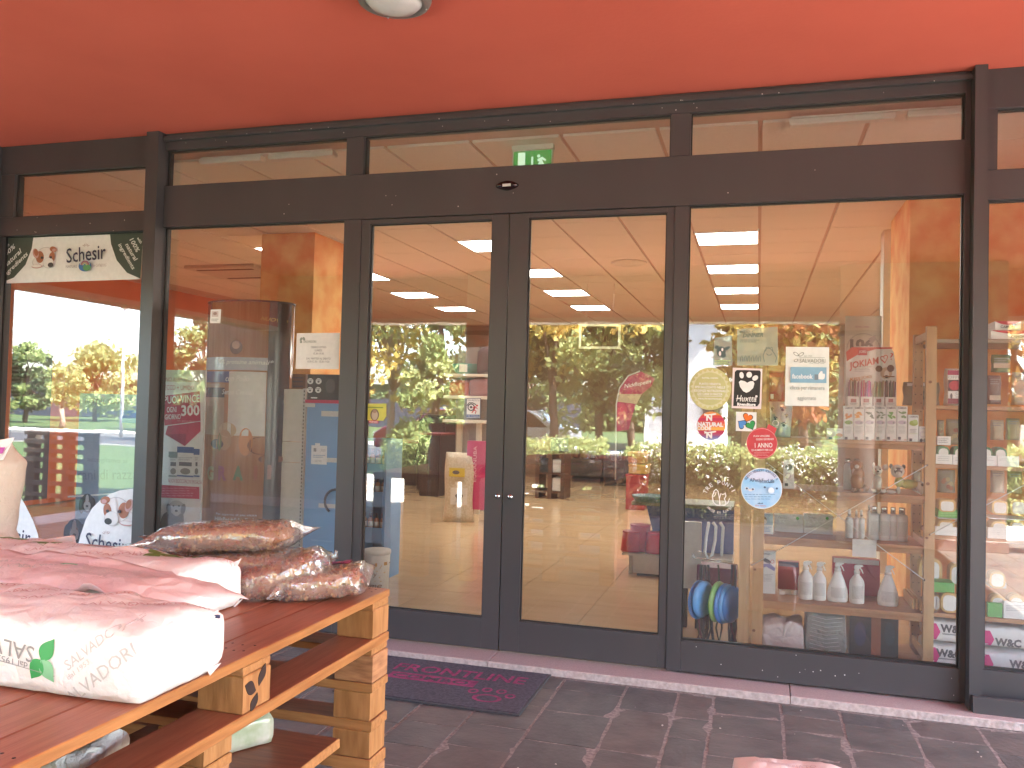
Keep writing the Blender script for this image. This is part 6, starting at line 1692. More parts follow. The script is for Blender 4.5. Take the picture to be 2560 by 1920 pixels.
for (cx, cy_, rx, ry, mt, ro) in ((428, 1320, 24, 42, mg1, 10), (444, 1300, 20, 40, mg2, 0), (410, 1348, 12, 40, mg1, 0), (435, 1362, 11, 38, mg1, 0), (452, 1355, 10, 40, mg2, 0), (402, 1314, 4, 14, mg1, 25), (446, 1268, 20, 18, mg3, 0), (427, 1272, 6, 14, mg2, 10), (463, 1272, 6, 14, mg2, -10), (446, 1280, 9, 9, flat((.5, .5, .48)), 0), (446, 1276, 4, 3, m_ink, 0), (439, 1264, 2.3, 2.3, m_ink, 0), (453, 1264, 2.3, 2.3, m_ink, 0)): pr.ell(cx, cy_, rx, ry, mt, 18, rot=ro)
pr.build('print', pb)

# curved promotional totem
xa, xb = at(513, 1000, .55).x, at(712, 1000, .55).x; ztp = zat(610, 755, .45); tt = thing('promotional_totem', 'curved brown promotional totem with white and gold script behind the left window', 'totem', ((xa + xb) / 2, .6, .05))
cxT = (xa + xb) / 2; RX = (xb - xa) / 2; RY = .22; cyT = .60
mwood = M('totem_wood_print', (.34, .17, .085), .18, .1, 3, 0, stretch=(14, 14, .6), col2=(.44, .24, .13), det=6); mdk = flat((.06, .055, .06), .2); mwht = flat((.55, .56, .56), .2)
def tz(py): return zat(610, py, cyT - RY)
def tot(py0, py1, a0, a1, mat, off=0.0, n=16):
    mb_ = MB(); vs = []
    for k in range(n + 1):
        a = math.radians(a0 + (a1 - a0) * k / n)
        for z_ in (tz(py1), tz(py0)): vs.append((cxT + (RX + off) * math.cos(a), cyT + (RY + off) * math.sin(a), z_))
    mb_.add(vs, [(2 * k, 2 * k + 2, 2 * k + 3, 2 * k + 1) for k in range(n)], mat, True); return mb_
mb = MB(); mb.lathe((cxT, cyT, 0), [(1, .05), (1, ztp), (.97, ztp + .002), (0, ztp + .002)], mwood, 40, True, RX, RY); mb.build('tube', tt)
def tband(name, *a):
    return tot(*a).build(name, tt)
tband('dark_header', 752, 790, 180, 232, mdk, .001); tband('dark_edge', 752, 1480, 318, 360, mdk, .001)
tband('blue_band', 893, 925, 195, 318, flat((.42, .44, .48), .2), .001); tband('blue_strip', 929, 957, 200, 268, flat((.10, .13, .26), .2), .0015); tband('dark_strip', 970, 995, 200, 262, flat((.05, .06, .07), .2), .0015)
tband('white_field', 929, 1090, 268, 317, flat((.60, .60, .58), .2), .001); tband('pale_field', 960, 1090, 196, 262, flat((.42, .30, .20), .2), .0008)
def ttext(txt, px, py, w, h, mat, bold=0.0, shear=0.0, ang=0.0):
    vs, fs = dense(txt, bold, shear); s_ = F / (cyT - RY + 4.6); q = at(px, py, cyT - RY); out = []
    for (u, v) in rot2([(u * w / s_, v * h / s_) for u, v in vs], ang):
        x = q.x + u; d = max(-.98, min(.98, (x - cxT) / RX)); out.append((x, cyT - (RY + .003) * math.sqrt(1 - d * d), q.z + v))
    tm.add(out, fs, mat)
tm = MB(); mscr = flat((.70, .70, .66), .3); mgold = flat((.48, .36, .10), .3)
ttext('70% proteine animali*', 602, 906, 165, 18, mscr, .005, .3); ttext('con Pollo', 592, 946, 74, 17, mscr, .005, .3); ttext('Senza Cereali', 592, 980, 100, 15, mscr, .005, .3); ttext('NUOVO', 664, 796, 54, 11, mgold, .01, .3, -6)
ttext('Per saperne di piu visita', 585, 1288, 122, 8, mscr); ttext('HillsPet.it/idealbalance', 592, 1300, 150, 11, mscr, .02)
for (ch_, px_, c_) in (('G', 520, (.30, .28, .12)), ('R', 556, (.28, .10, .14)), ('A', 594, (.08, .14, .05)), ('I', 630, (.35, .12, .06)), ('N', 662, (.24, .10, .08))): ttext(ch_, px_, 1183, 30 if ch_ != 'I' else 9, 42, flat(c_, .3), .05)
tm.build('lettering', tt)
tm = MB()
for (px_, py_, rx, ry, c_) in ((590, 868, 20, 20, (.16, .10, .07)), (590, 862, 13, 12, (.50, .30, .2)), (540, 1110, 25, 14, (.10, .08, .10)), (562, 1100, 22, 30, (.45, .30, .18)), (568, 1075, 30, 22, (.50, .38, .24)), (640, 1115, 34, 26, (.12, .05, .03)), (610, 1105, 20, 40, (.52, .20, .06)), (548, 1105, 7, 26, (.18, .26, .10)), (655, 1150, 26, 12, (.16, .08, .06))):
    s_ = F / (cyT - RY + 4.6); q = at(px_, py_, cyT - RY); vs = []
    for k in range(18):
        a = k / 18 * 6.283; x = q.x + rx / s_ * math.cos(a); d = max(-.98, min(.98, (x - cxT) / RX)); vs.append((x, cyT - (RY + .0016) * math.sqrt(1 - d * d), q.z + ry / s_ * math.sin(a)))
    tm.add(vs, [list(range(18))], flat(c_, .25))
tm.build('picture', tt)
# glossy plastic sleeve ends
mb = MB(); mb.lathe((cxT, cyT, ztp - .004), [(1.02, 0), (1.02, .012), (.98, .012)], mdk, 40, True, RX, RY); mb.build('top_rim', tt)

# white shelf end and blue display with hook and slots
we = thing('shelf_end', 'cream shelf end panel with slotted upright left of the blue stand', 'shelf panel', (at(725, 1200, .55).x, .56, .05)); a, b = at(692, 1200, .55).x, at(752, 1200, .55).x; mpan = flat((.58, .57, .50), .4)
zz = [.05, zat(720, 1344, .55), zat(720, 1156, .55), zat(720, 1104, .55), zat(720, 972, .55)]
for k in range(4): mb = MB(); mb.box(a, b, .55, .57, zz[k] + .0015, zz[k + 1] - .0015, mpan, .001); mb.build('panel', we)
mb = MB(); mb.box(b + .001, b + .022, .54, .58, .05, zz[4] + .005, flat((.50, .50, .46), .4)); up_ = mb.build('slotted_upright', we)
mb = MB(); z = .1
while z < zz[4] - .02: mb.box(b + .008, b + .014, .5392, .5398, z, z + .012, m_gasket); z += .025
o = mb.build('slots', up_); o['kind'] = 'stuff'
mbl3 = M('sky_blue_card', (.17, .33, .56), .5, .06, 3)
bd = thing('blue_stand', 'sky blue cardboard stand with white slots, hook and black paw header', 'display stand', (at(805, 1300, .52).x, .55, .05)); a, b = at(762, 1200, .52).x, at(862, 1200, .52).x
mb = MB(); mb.box(a, b, .52, .54, .05, zat(800, 1003, .52), mbl3); mb.build('back_panel', bd)
mb = MB(); mb.box(a, b, .515, .54, zat(800, 1003, .52) + .001, zat(800, 936, .52), flat((.018, .018, .02), .35)); hd = mb.build('header', bd)
pr = PR(.5145)
for (x, y) in ((776, 953), (797, 953), (776, 975), (797, 975)):
    pr.ell(x, y, 7.5, 7.5, mw, 18); pr.ell(x, y + 1.5, 3, 2.4, m_ink, 10)
    for d in (-3.4, 0, 3.4): pr.ell(x + d, y - 3, 1.2, 1.5, m_ink, 8)
pr.rect(779, 993, 795, 996, m_card); pr.ell(828, 965, 12, 18, flat((.07, .065, .06), .4)); pr.rect(765, 1000, 850, 1008, flat((.50, .02, .08))); pr.build('header_print', hd)
mslot = flat((.58, .58, .55), .4)
for (x0, x1, y0, y1) in ((764, 788, 1008, 1018), (804, 850, 1027, 1042), (815, 850, 1144, 1157), (797, 850, 1258, 1272)):
    p0, p1 = at(x0, y0, .519), at(x1, y1, .519); mb = MB(); mb.box(p0.x, p1.x, .5165, .5192, p1.z, p0.z, mslot, .0008); mb.build('slot', bd)
hk = [at(838 + 26 * math.cos(math.radians(a_)), 1254 - 30 * math.sin(math.radians(a_)), .50) for a_ in range(75, 236, 16)]
mb = MB(); mb.tube(hk, .0085, flat((.06, .065, .08), .5), 10); mb.build('dark_hook', bd)
s_, mb = panel(778, 1114, 817, 1161, .513, .0015, m_card, 'price_card', 'small white price card stuck on the blue stand', 'card'); mb.build('card', s_)
pr = PR(.5127); pr.rect(788, 1108, 800, 1114, m_card); pr.rect(784, 1120, 791, 1129, m_inkm); pr.text('SOS', 808, 1126, 12, 6, m_inkm); pr.lines(783, 1136, 814, 1145, 2, flat((.2, .35, .5))); pr.text('10,90', 796, 1153, 16, 6, m_inkm); pr.build('print', s_)
pr = PR(.5193); pr.text('RIMEDI NATURALI', 804, 1352, 50, 3.5, flat((.35, .5, .7))); pr.build('foot_print', bd)
# brown perforated box above the cream panel
carton(721, 935, 764, 972, .75, .10, 'small brown wall box with two dark slots beside the pillar', 'wall box', name='wall_box', mat=flat((.20, .12, .08), .5), draw=lambda pr: (pr.rect(726, 943, 758, 946, m_ink), pr.rect(726, 952, 758, 955, m_ink), pr.rect(726, 964, 758, 967, m_ink)))
# ceiling cassette and projector at the far left
ac = atz(600, 676, 3.105)
t = thing('air_conditioner', 'square ceiling air conditioner with dark vent slots far back at the left', 'air conditioner', (ac.x, ac.y, 3.06)); mb = MB(); mb.box(ac.x - .5, ac.x + .5, ac.y - .45, ac.y + .45, 3.06, 3.106, flat((.5, .46, .40), .5), .01); mb.build('cover', t)
for k in (-.32, .32): mb = MB(); mb.box(ac.x - .4, ac.x + .4, ac.y + k - .03, ac.y + k + .03, 3.056, 3.0595, m_gasket); mb.build('vent_slot', t)
pj = at(515, 684, 5.2)
t = thing('projector', 'white projector hung from the ceiling far back at the left', 'projector', (pj.x, pj.y, pj.z)); mb = MB(); mb.box(pj.x - .16, pj.x + .16, 5.1, 5.4, pj.z - .05, pj.z + .06, flat((.55, .55, .48), .4), .01); mb.build('body', t)
mb = MB(); mb.tube([(pj.x + .05, 5.25, pj.z + .061), (pj.x + .05, 5.25, 3.107)], .02, m_inox, 8); mb.build('ceiling_pole', t)
mb = MB(); mb.lathe((0, 0, 0), [(.035, 0), (.035, .02), (.02, .02), (0, .016)], m_gasket, 14); R_ = Matrix.Rotation(math.radians(90), 3, 'X'); mb.v = [R_ @ v + Vector((pj.x + .08, 5.1, pj.z)) for v in mb.v]; mb.build('projector_lens', t)
for (px_, py_, r_, lab) in ((1573, 656, .20, 'round pale ceiling diffuser in the shop ceiling over the right door'), (590, 668, .17, 'round pale ceiling diffuser far back at the left')):
    c = atz(px_, py_, 3.106); t = thing('air_diffuser', lab, 'air diffuser', c, 'round ceiling diffusers'); mb = MB(); mb.lathe(c, [(r_, 0), (r_, -.010), (r_ * .92, -.02), (r_ * .8, -.012), (r_ * .7, -.03), (r_ * .5, -.018), (r_ * .35, -.036), (0, -.038)], flat((.60, .60, .50), .4), 28); mb.build('cone', t)

# fluorescent battens just inside the top lights
for k, (x0, x1, py_, lab) in enumerate(((-3.75, -2.72, 385, 'white unlit batten lamp behind the left top light'), (.14, 1.3, 280, 'white unlit batten lamp behind the right top light'))):
    t = thing('batten_lamp', lab, 'batten lamp', ((x0 + x1) / 2, .36, 3.09), 'unlit batten lamps inside the shopfront'); xm = (x0 + x1) / 2
    for (a, b) in ((x0, xm - .03), (xm + .03, x1)):
        mb = MB(); mb.box(a, b, .33, .40, 3.062, 3.100, flat((.60, .60, .55), .3), .008); mb.build('diffuser', t)
    mb = MB(); mb.box(x0 + .01, x1 - .01, .335, .395, 3.1005, 3.108, m_inox); mb.build('batten', t)
# emergency exit sign
ex = thing('exit_sign', 'green and white emergency exit sign behind the middle top light', 'exit sign', (at(1330, 380, .55).x, .55, 2.8)); YE = .52
a, b = at(1279, 400, YE).x, at(1382, 400, YE).x
mb = MB(); mb.box(a, b, YE, YE + .05, zat(1330, 374, YE), zat(1330, 341, YE), flat((.66, .68, .60), .35), .003); mb.build('lamp_body', ex)
mb = MB(); mb.box(a, b, YE + .012, YE + .026, zat(1330, 440, YE), zat(1330, 374, YE) - .001, flat((.66, .70, .64), .3), .002); mb.build('plate', ex)
gm = EM('green_exit_face', (.010, .24, .045), .06); gw = EM('white_exit_face', (.60, .85, .62), .06); pr = PR(YE + .0115)
pr.rect(1284, 377, 1378, 436, gm); pr.rect(1295, 382, 1313, 415, gw); pr.rect(1328, 392, 1333, 430, gw); pr.ell(1347, 390, 4, 4, gw, 12); pr.poly([(1344, 398), (1356, 392), (1366, 399), (1364, 403), (1355, 398), (1358, 406), (1364, 416), (1360, 420), (1352, 410), (1346, 420), (1340, 418), (1349, 404), (1344, 403)], gw); pr.build('running_figure', ex)
mb = MB(); mb.tube([(a + .10, YE + .03, zat(1330, 341, YE) + .001), (a + .10, YE + .03, 3.108)], .004, m_inox, 6); mb.tube([(b - .10, YE + .03, zat(1330, 341, YE) + .001), (b - .10, YE + .03, 3.108)], .004, m_inox, 6); mb.build('hangers', ex)

# ---------------- through the left door ----------------
def cpb(t, c):
    mb = MB(); n = 26
    pass
bk = at(940, 1480, 1.15); t = thing('bucket', 'white tub with gold specks and brown handwriting at the foot of the left door', 'tub', (bk.x, 1.15, .05)); Rb = 36 * 5.75 / F; c = Vector((bk.x, 1.15, .05)); Hb = zat(940, 1383, 1.0) - .05
mb = MB(); mb.lathe(c, [(Rb * .9, 0), (Rb, Hb), (Rb * .97, Hb), (Rb * .87, .02), (0, .02)], M('tub_white', (.62, .60, .54), .4, .05, 60), 30); mb.build('body', t)
mb = MB(); mb.lathe(c, [(Rb * 1.0, Hb - .03), (Rb * 1.04, Hb - .028), (Rb * 1.04, Hb), (Rb, Hb + .002)], flat((.66, .65, .60), .4), 30); mb.build('rim', t)
mb = MB()
def cyl_text(txt, px_, py_, w, h, mat, bold=0., shear=.3):
    vs, fs = dense(txt, bold, shear); s_ = F / (1.15 - Rb + 4.6); q = at(px_, py_, 1.15 - Rb)
    out = []
    for (u, v) in vs:
        x = q.x + u * w / s_; d = max(-.95, min(.95, (x - c.x) / Rb)); out.append((x, c.y - (Rb + .001) * math.sqrt(1 - d * d), q.z + v * h / s_))
    mb.add(out, fs, mat)
mbr = flat((.22, .07, .02)); cyl_text('Merry', 924, 1437, 40, 16, mbr); cyl_text('Time', 930, 1464, 46, 13, mbr); r = random.Random(9)
for k in range(12): cyl_text('o', r.uniform(916, 970), r.uniform(1405, 1470), 3, 3, flat((.5, .32, .08)), .05, 0)
for k in range(9): cyl_text('/' if k % 2 else 'l', r.uniform(924, 960), r.uniform(1412, 1422), 5, 9, flat((.55, .28, .08)), 0, 0)
mb.build('lettering', t)
# blue bottle stand
bs = thing('bottle_stand', 'blue cardboard stand with three tiers of small bottles behind the left door frame', 'display stand', (at(935, 1300, 1.5).x, 1.6, .05)); a, b = at(890, 1300, 1.5).x, at(962, 1300, 1.5).x; mb = MB(); zt = zat(935, 1130, 1.5)
mb.box(a, b, 1.78, 1.80, .05, zt + .1, mbl3); mb.box(a, a + .02, 1.5, 1.78, .05, zt + .1, mbl3); mb.box(b - .02, b, 1.5, 1.78, .05, zt + .1, mbl3); mb.build('case', bs)
bott = None
for k, py_ in enumerate((1165, 1235, 1325)):
    zt_ = zat(935, py_, 1.5); mb = MB(); mb.box(a + .021, b - .021, 1.5, 1.779, zt_ - .02, zt_, mbl3); mb.box(a + .021, b - .021, 1.492, 1.4995, zt_ - .10, zt_ + .02, mbl3); mb.build('tier', bs)
    for q in range(4):
        x = a + .045 + q * (b - a - .09) / 3; lab = 'small bottle, %s from the left on the %s tier of the blue stand' % (['first', 'second', 'third', 'fourth'][q], ['top', 'middle', 'lowest'][k])
        if bott is None:
            bott = thing('dropper_bottle', lab, 'bottle', (x, 1.56, zt_), 'small bottles on the blue stand'); mb = MB(); mb.lathe((x, 1.56, zt_), [(.020, 0), (.021, .005), (.021, .075), (.010, .09)], flat((.42, .24, .18), .3), 14); mb.build('body', bott); mb = MB(); mb.lathe((x, 1.56, zt_), [(.011, .0905), (.011, .125), (0, .127)], flat((.03, .04, .09), .4), 12); mb.build('cap', bott); mb = MB(); mb.lathe((x, 1.56, zt_), [(.0215, .02), (.0216, .06)], m_card, 14); mb.build('label', bott)
        else: dup(bott, (x, 1.56, zt_), lab)
# gondola with white boards
YG = 5.6
g = thing('gondola', 'white metal gondola with boards and pet beds seen through the left door', 'shelving', (at(1170, 1280, YG).x, YG, .05)); a, b = at(1108, 1000, YG).x, at(1226, 1000, YG).x
for py_ in (938, 993, 1054): mb = MB(); z = zat(1165, py_, YG); mb.box(a, b, YG, YG + .5, z - .018, z + .018, flat((.70, .68, .60), .4), .003); mb.build('shelf_board', g)
for px_ in (1140, 1189): mb = MB(); x = at(px_, 1100, YG).x; mb.box(x - .03, x + .03, YG + .1, YG + .16, .05, zat(1165, 1056, YG), flat((.55, .53, .45), .4)); mb.build('post', g)
mb = MB(); mb.box(a, b, YG + .5, YG + .53, .05, zat(1165, 860, YG), flat((.20, .17, .16), .6)); mb.build('back_panel', g)
mb = MB(); c = Vector((at(1160, 925, YG).x, YG + .2, zat(1165, 938, YG) + .019)); mb.lathe(c, [(.12, 0), (.16, .03), (.20, .13), (.19, .135), (.14, .05), (0, .04)], flat((.03, .18, .15), .5), 24, True, 1.2, .8); t = tag(mb.build('pet_bed', org=c), 'teal oval pet bed on the gondola top board', 'pet bed')
mb = MB(); mb.box(c.x - .06, c.x + .05, YG - .02, YG - .015, c.z + .02, c.z + .12, m_card); tag(mb.build('price_tag', org=c), 'small white price tag in front of the teal pet bed', 'price tag')
for k, (px_, c_, h_, lab) in enumerate(((1145, (.40, .07, .04), .20, 'rust red cushion on the middle board of the gondola'), (1195, (.30, .16, .18), .24, 'mauve folded blanket on the middle board of the gondola'), (1185, (.06, .05, .06), .36, 'dark soft pet carrier on the top board of the gondola'))):
    zb = zat(1165, 993 if k < 2 else 938, YG) + .019; x = at(px_, 990, YG).x + (.12 if k == 2 else 0); mb = MB(); sack(mb, (x, YG + .22, zb + h_ / 2), (.26 if k < 2 else .2, .4, h_), 0, flat(c_, .8), 60 + k, 14, 12, 8, .02, .7); tag(mb.build(['cushion', 'blanket', 'pet_carrier'][k], org=Vector((x, YG + .2, zb))), lab, ['cushion', 'blanket', 'pet carrier'][k])
pk, mb = panel(1166, 1103, 1216, 1274, 5.0, .12, flat((.50, .02, .16), .4), 'pink_stand', 'magenta cardboard stand with vertical white lettering behind the left door', 'display stand'); mb.build('panel', pk)
pr = PR(4.999); pr.text('EUKANUBA', 1187, 1160, 84, 9, flat((.75, .55, .62)), 90); pr.build('lettering', pk)
YB = 4.9
def dr(pr):
    pr.rect(1123, 1170, 1162, 1192, flat((.62, .50, .05))); pr.ell(1140, 1181, 9, 5, m_ink); pr.rect(1126, 1220, 1168, 1262, flat((.70, .69, .66))); pr.ell(1148, 1240, 10, 6, m_ink, 14); pr.rect(1140, 1240, 1142, 1256, m_ink); pr.rect(1153, 1240, 1155, 1256, m_ink)
pouch(1103, 1132, 1178, 1285, YB, M('sack_kibble', (.50, .44, .32), .3, .3, 45, .4, col2=(.68, .62, .50)), 'clear sack of kibble with yellow label standing on the shop floor', dr, .22, zbase=.05, name='kibble_sack', cat='sack')
for (px0, px1, py0, Y, c_, lab, cat, nm) in ((1046, 1112, 1042, 8.2, (.028, .016, .016), 'dark brown cabinet far back through the left door', 'cabinet', 'cabinet'), (1052, 1100, 1088, 7.4, (.035, .020, .020), 'dark drawer block with a red top before the dark cabinet', 'drawer block', 'drawer_block'), (968, 1044, 1108, 8.8, (.05, .035, .03), 'low dark counter far back at the left of the left door', 'counter', 'low_counter')):
    a, b = at(px0, 1100, Y).x, at(px1, 1100, Y).x; zt = zat((px0 + px1) / 2, py0, Y); t = thing(nm, lab, cat, ((a + b) / 2, Y, .05)); mb = MB(); mb.box(a, b, Y, Y + .6, .05, zt, flat(c_, .5), .01); mb.build('carcass', t)
    mb = MB(); mb.box(a - .02, b + .02, Y - .02, Y + .6, zt + .001, zt + .03, flat((.20, .03, .04) if nm != 'cabinet' else (.05, .03, .025), .4), .004); mb.build('top', t)
    for q in (.27, .73): mb = MB(); x = a + (b - a) * q; mb.box(x - (b - a) * .2, x + (b - a) * .2, Y - .018, Y - .001, .12, zt - .08, flat(tuple(v * 1.3 for v in c_), .5), .004); mb.build('door', t)

# ---------------- through the right door ----------------
m_dbr = M('dark_walnut', (.085, .040, .022), .5, .2, 6, 0, stretch=(1, 1, 6))
YS2 = 8.0; a, b = at(1338, 1200, YS2).x, at(1411, 1200, YS2).x; t = thing('walnut_rack', 'brown wooden rack of goods seen through the left half of the right door', 'rack', ((a + b) / 2, YS2, .05)); zt = zat(1370, 1128, YS2)
for x in (a, (a + b) / 2 - .03, b - .06): mb = MB(); mb.box(x, x + .06, YS2, YS2 + .45, .05, zt, m_dbr, .004); mb.build('upright', t)
for z in (.14, .42, .75, zt - .05): mb = MB(); mb.box(a + .061, (a + b) / 2 - .031, YS2 + .01, YS2 + .44, z, z + .03, m_dbr); mb.box((a + b) / 2 + .031, b - .061, YS2 + .01, YS2 + .44, z, z + .03, m_dbr); mb.build('shelf_board', t)
rr = random.Random(77)
for k, (q, z, c_, lab) in enumerate(((.25, .45, (.03, .03, .03), 'black box on the brown rack'), (.7, .45, (.6, .6, .58), 'white box low on the brown rack'), (.25, .78, (.24, .16, .09), 'tan box high on the brown rack'), (.72, .78, (.08, .10, .12), 'slate box high on the brown rack'), (.7, .17, (.65, .65, .62), 'white tray on the lowest board of the brown rack'))):
    x = a + (b - a) * q; mb = MB(); mb.box(x - .10, x + .10, YS2 + .05, YS2 + .35, z + .001, z + .20, flat(c_, .5), .006); tag(mb.build('stock_box', org=Vector((x, YS2 + .2, z))), lab, 'box')
YW = 11.2
for k, (p0, p1, yt, c_, lab, nm) in enumerate(((1425, 1505, 1124, (.045, .035, .025), 'dark sideboard crowded with baskets far back in the right door', 'sideboard'), (1508, 1562, 1128, (.04, .03, .03), 'dark sideboard with grey bundles far back in the right door', 'sideboard'))):
    a, b = at(p0, 1150, YW).x, at(p1, 1150, YW).x; zt = zat((p0 + p1) / 2, yt + 24, YW); t = thing(nm, lab, 'sideboard', ((a + b) / 2, YW, .05)); mb = MB(); mb.box(a, b, YW, YW + .5, .16, zt, flat(c_, .5), .01); mb.build('carcass', t)
    mb = MB(); mb.box(a + .04, b - .04, YW + .05, YW + .45, .05, .159, m_gasket); mb.build('plinth', t)
    for q in range(4):
        x = a + (b - a) * (q + .5) / 4; rad_ = (b - a) / 9; hh = rr.uniform(.12, .26); cc = [(.16, .08, .05), (.22, .15, .06), (.10, .09, .10), (.14, .06, .05)][q] if k == 0 else [(.13, .12, .14), (.2, .18, .2), (.08, .07, .08), (.12, .08, .06)][q]
        mb = MB(); mb.lathe((x, YW + .2, zt + .001), [(rad_ * .7, 0), (rad_, .03), (rad_ * 1.05, hh), (rad_ * .95, hh), (rad_ * .8, .04), (0, .04)], M('wicker_%d%d' % (k, q), cc, .8, .3, 40, .5), 18); tag(mb.build('basket', org=Vector((x, YW + .2, zt))), '%s basket, %s from the left on the %s sideboard' % (['small', 'straw', 'plum', 'brown'][q], ['first', 'second', 'third', 'fourth'][q], ['left', 'right'][k]), 'basket', 'baskets far back in the shop')
YC = 7.2
for k, (p0, p1, yt, yb, c_, lab) in enumerate(((1566, 1614, 1186, 1218, (.30, .03, .04), 'red crate at the bottom of the brown box pile'), (1572, 1618, 1160, 1185, (.40, .24, .06), 'ochre box in the middle of the pile'), (1570, 1612, 1130, 1159, (.36, .14, .05), 'rust brown carton topmost of the pile'))):
    a, b = at(p0, 1180, YC).x, at(p1, 1180, YC).x; zt, zb = zat(1590, yt, YC), zat(1590, yb, YC); zb = .05 if k == 0 else zb; mb = MB(); mb.box(a, b, YC, YC + .35, zb, zt - .004, flat(c_, .5), .01); t = thing('stock_box', lab, 'box', ((a + b) / 2, YC, zb)); mb.build('box', t)
    mb = MB(); mb.box(a - .01, b + .01, YC - .01, YC + .36, zt - .034, zt - .005, flat(tuple(v * 1.2 for v in c_), .5), .004); mb.build('lid', t)
# till desk with red collars
YD = 2.5; a = at(1582, 1440, YD).x; t = thing('till_desk', 'till desk with blue front and pale plinth behind the right door stile', 'desk', (a + .4, YD, .05)); zt = zat(1620, 1387, YD)
for k in range(3): mb = MB(); mb.box(a + k * .27, a + k * .27 + .266, YD, YD + .5, .075, zt, flat((.50, .50, .45), .4), .003); mb.build('plinth_panel', t)
mb = MB(); mb.box(a + .03, a + .8, YD + .03, YD + .45, .05, .0745, m_gasket); mb.build('plinth', t)
zt2 = zat(1630, 1270, YD + .1); mb = MB(); mb.prism([(a + .16, YD + .32, zt + .001), (a + .80, YD + .32, zt + .001), (a + .80, YD + .32, zt2), (a + .06, YD + .32, zt2)], (0, .17, 0), flat((.14, .19, .44), .5)); mb.build('front', t)
mb = MB(); mb.box(a - .06, a + .8, YD + .24, YD + .70, zt2 + .001, zt2 + .035, flat((.26, .28, .25), .4), .006); mb.build('desktop', t)
mb = MB(); c = Vector((at(1625, 1255, YD + .3).x, YD + .3, zt2 + .036)); mb.lathe(c, [(.13, 0), (.16, .05), (.15, .05), (.12, .01), (0, .01)], flat((.12, .22, .24), .4), 22); tag(mb.build('tray', org=c), 'round grey-blue tray on the till desk', 'tray')
for k, (px_, py_, wpx, lab) in enumerate(((1578, 1387, 52, 'red plastic tub nearest the floor in front of the till desk'), (1600, 1376, 58, 'red plastic tub behind the nearest one'), (1642, 1388, 60, 'red plastic tub half hidden by the door stile'))):
    Y = YD + .13 + .06 * (k == 1); R1 = wpx / 2 * (Y + 4.6) / F; c = Vector((at(px_, py_, Y).x, Y, zt + .002)); H = .17 if k != 1 else .22
    tt_ = thing('red_tub', lab, 'tub', c, 'red tubs by the till'); mb = MB(); mb.lathe(c, [(R1, 0), (R1 * 1.02, .012), (R1 * .82, H), (R1 * .78, H), (R1 * .95, .015)], flat((.50, .015, .035), .3), 26); mb.build('body', tt_)
    mb = MB(); mb.lathe(c, [(R1 * .83, H - .012), (R1 * .87, H - .010), (R1 * .87, H), (R1 * .82, H + .002)], flat((.55, .03, .05), .3), 26); mb.build('rim', tt_)
mb = MB(); mb.box(a - .10, a - .001, YD + .02, YD + .45, zt - .02, zt, flat((.52, .51, .46), .4), .003); mb.build('ledge', t)
mb = MB(); mb.box(a - .05, a - .02, YD + .1, YD + .14, .05, zt - .021, flat((.4, .36, .3), .5)); mb.build('ledge_leg', t)
# feather flag
YF = 10.9
ff = thing('feather_flag', 'pink feather flag with white script standing inside the right door', 'flag', (at(1541, 1200, YF).x, YF, .05)); pole = [at(1538, 1220, YF), at(1540, 1080, YF), at(1541, 1010, YF), at(1549, 970, YF), at(1570, 940, YF), at(1600, 928, YF)]
pole[0].z = .05; mb = MB(); mb.tube(pole, .014, m_inox, 8); mb.build('pole', ff)
out = [(1541, 1078), (1541, 1012), (1549, 971), (1570, 941), (1600, 928), (1622, 937), (1637, 947), (1628, 966), (1606, 984), (1590, 1010), (1580, 1040), (1572, 1074)]
mb = MB(); mb.prism([at(x, y, YF - .004) for x, y in out], (0, .004, 0), M('flag_cloth', (.42, .06, .13), .7, .2, 4, .2)); mb.build('cloth', ff)
pr = PR(YF - .0045); pr.text('Niddlepeen', 1594, 961, 68, 13, m_card, 12, .0, .3); pr.poly([(1542, 985), (1604, 985), (1592, 1010), (1542, 1004)], flat((.50, .40, .26))); pr.ell(1556, 1030, 12, 22, flat((.55, .08, .14)), 16); pr.build('print', ff)
mb = MB(); mb.lathe((pole[0].x, YF, .0506), [(.2, 0), (.2, .012), (.03, .03), (.02, .1)], m_gasket, 20); mb.build('base', ff)
# hanging frame sign and low white gondola deep in the shop
YH = 6.4; t = thing('hanging_frame', 'empty pale frame hung from the shop ceiling behind the right door', 'frame', (at(1500, 840, YH).x, YH, zat(1500, 870, YH))); a, b = at(1447, 840, YH).x, at(1551, 840, YH).x; z0, z1 = zat(1500, 872, YH), zat(1500, 810, YH)
mfr = flat((.62, .62, .42), .4)
for (x0, x1, za, zb_) in ((a, b, z1 - .03, z1), (a, b, z0, z0 + .03), (a, a + .03, z0 + .031, z1 - .031), (b - .03, b, z0 + .031, z1 - .031)): mb = MB(); mb.box(x0, x1, YH, YH + .02, za, zb_, mfr, .002); mb.build('frame_bar', t)
for x in (a + .1, b - .1): mb = MB(); mb.tube([(x, YH + .01, z1 + .001), (x, YH + .01, 3.107)], .003, m_inox, 5); mb.build('hanger', t)
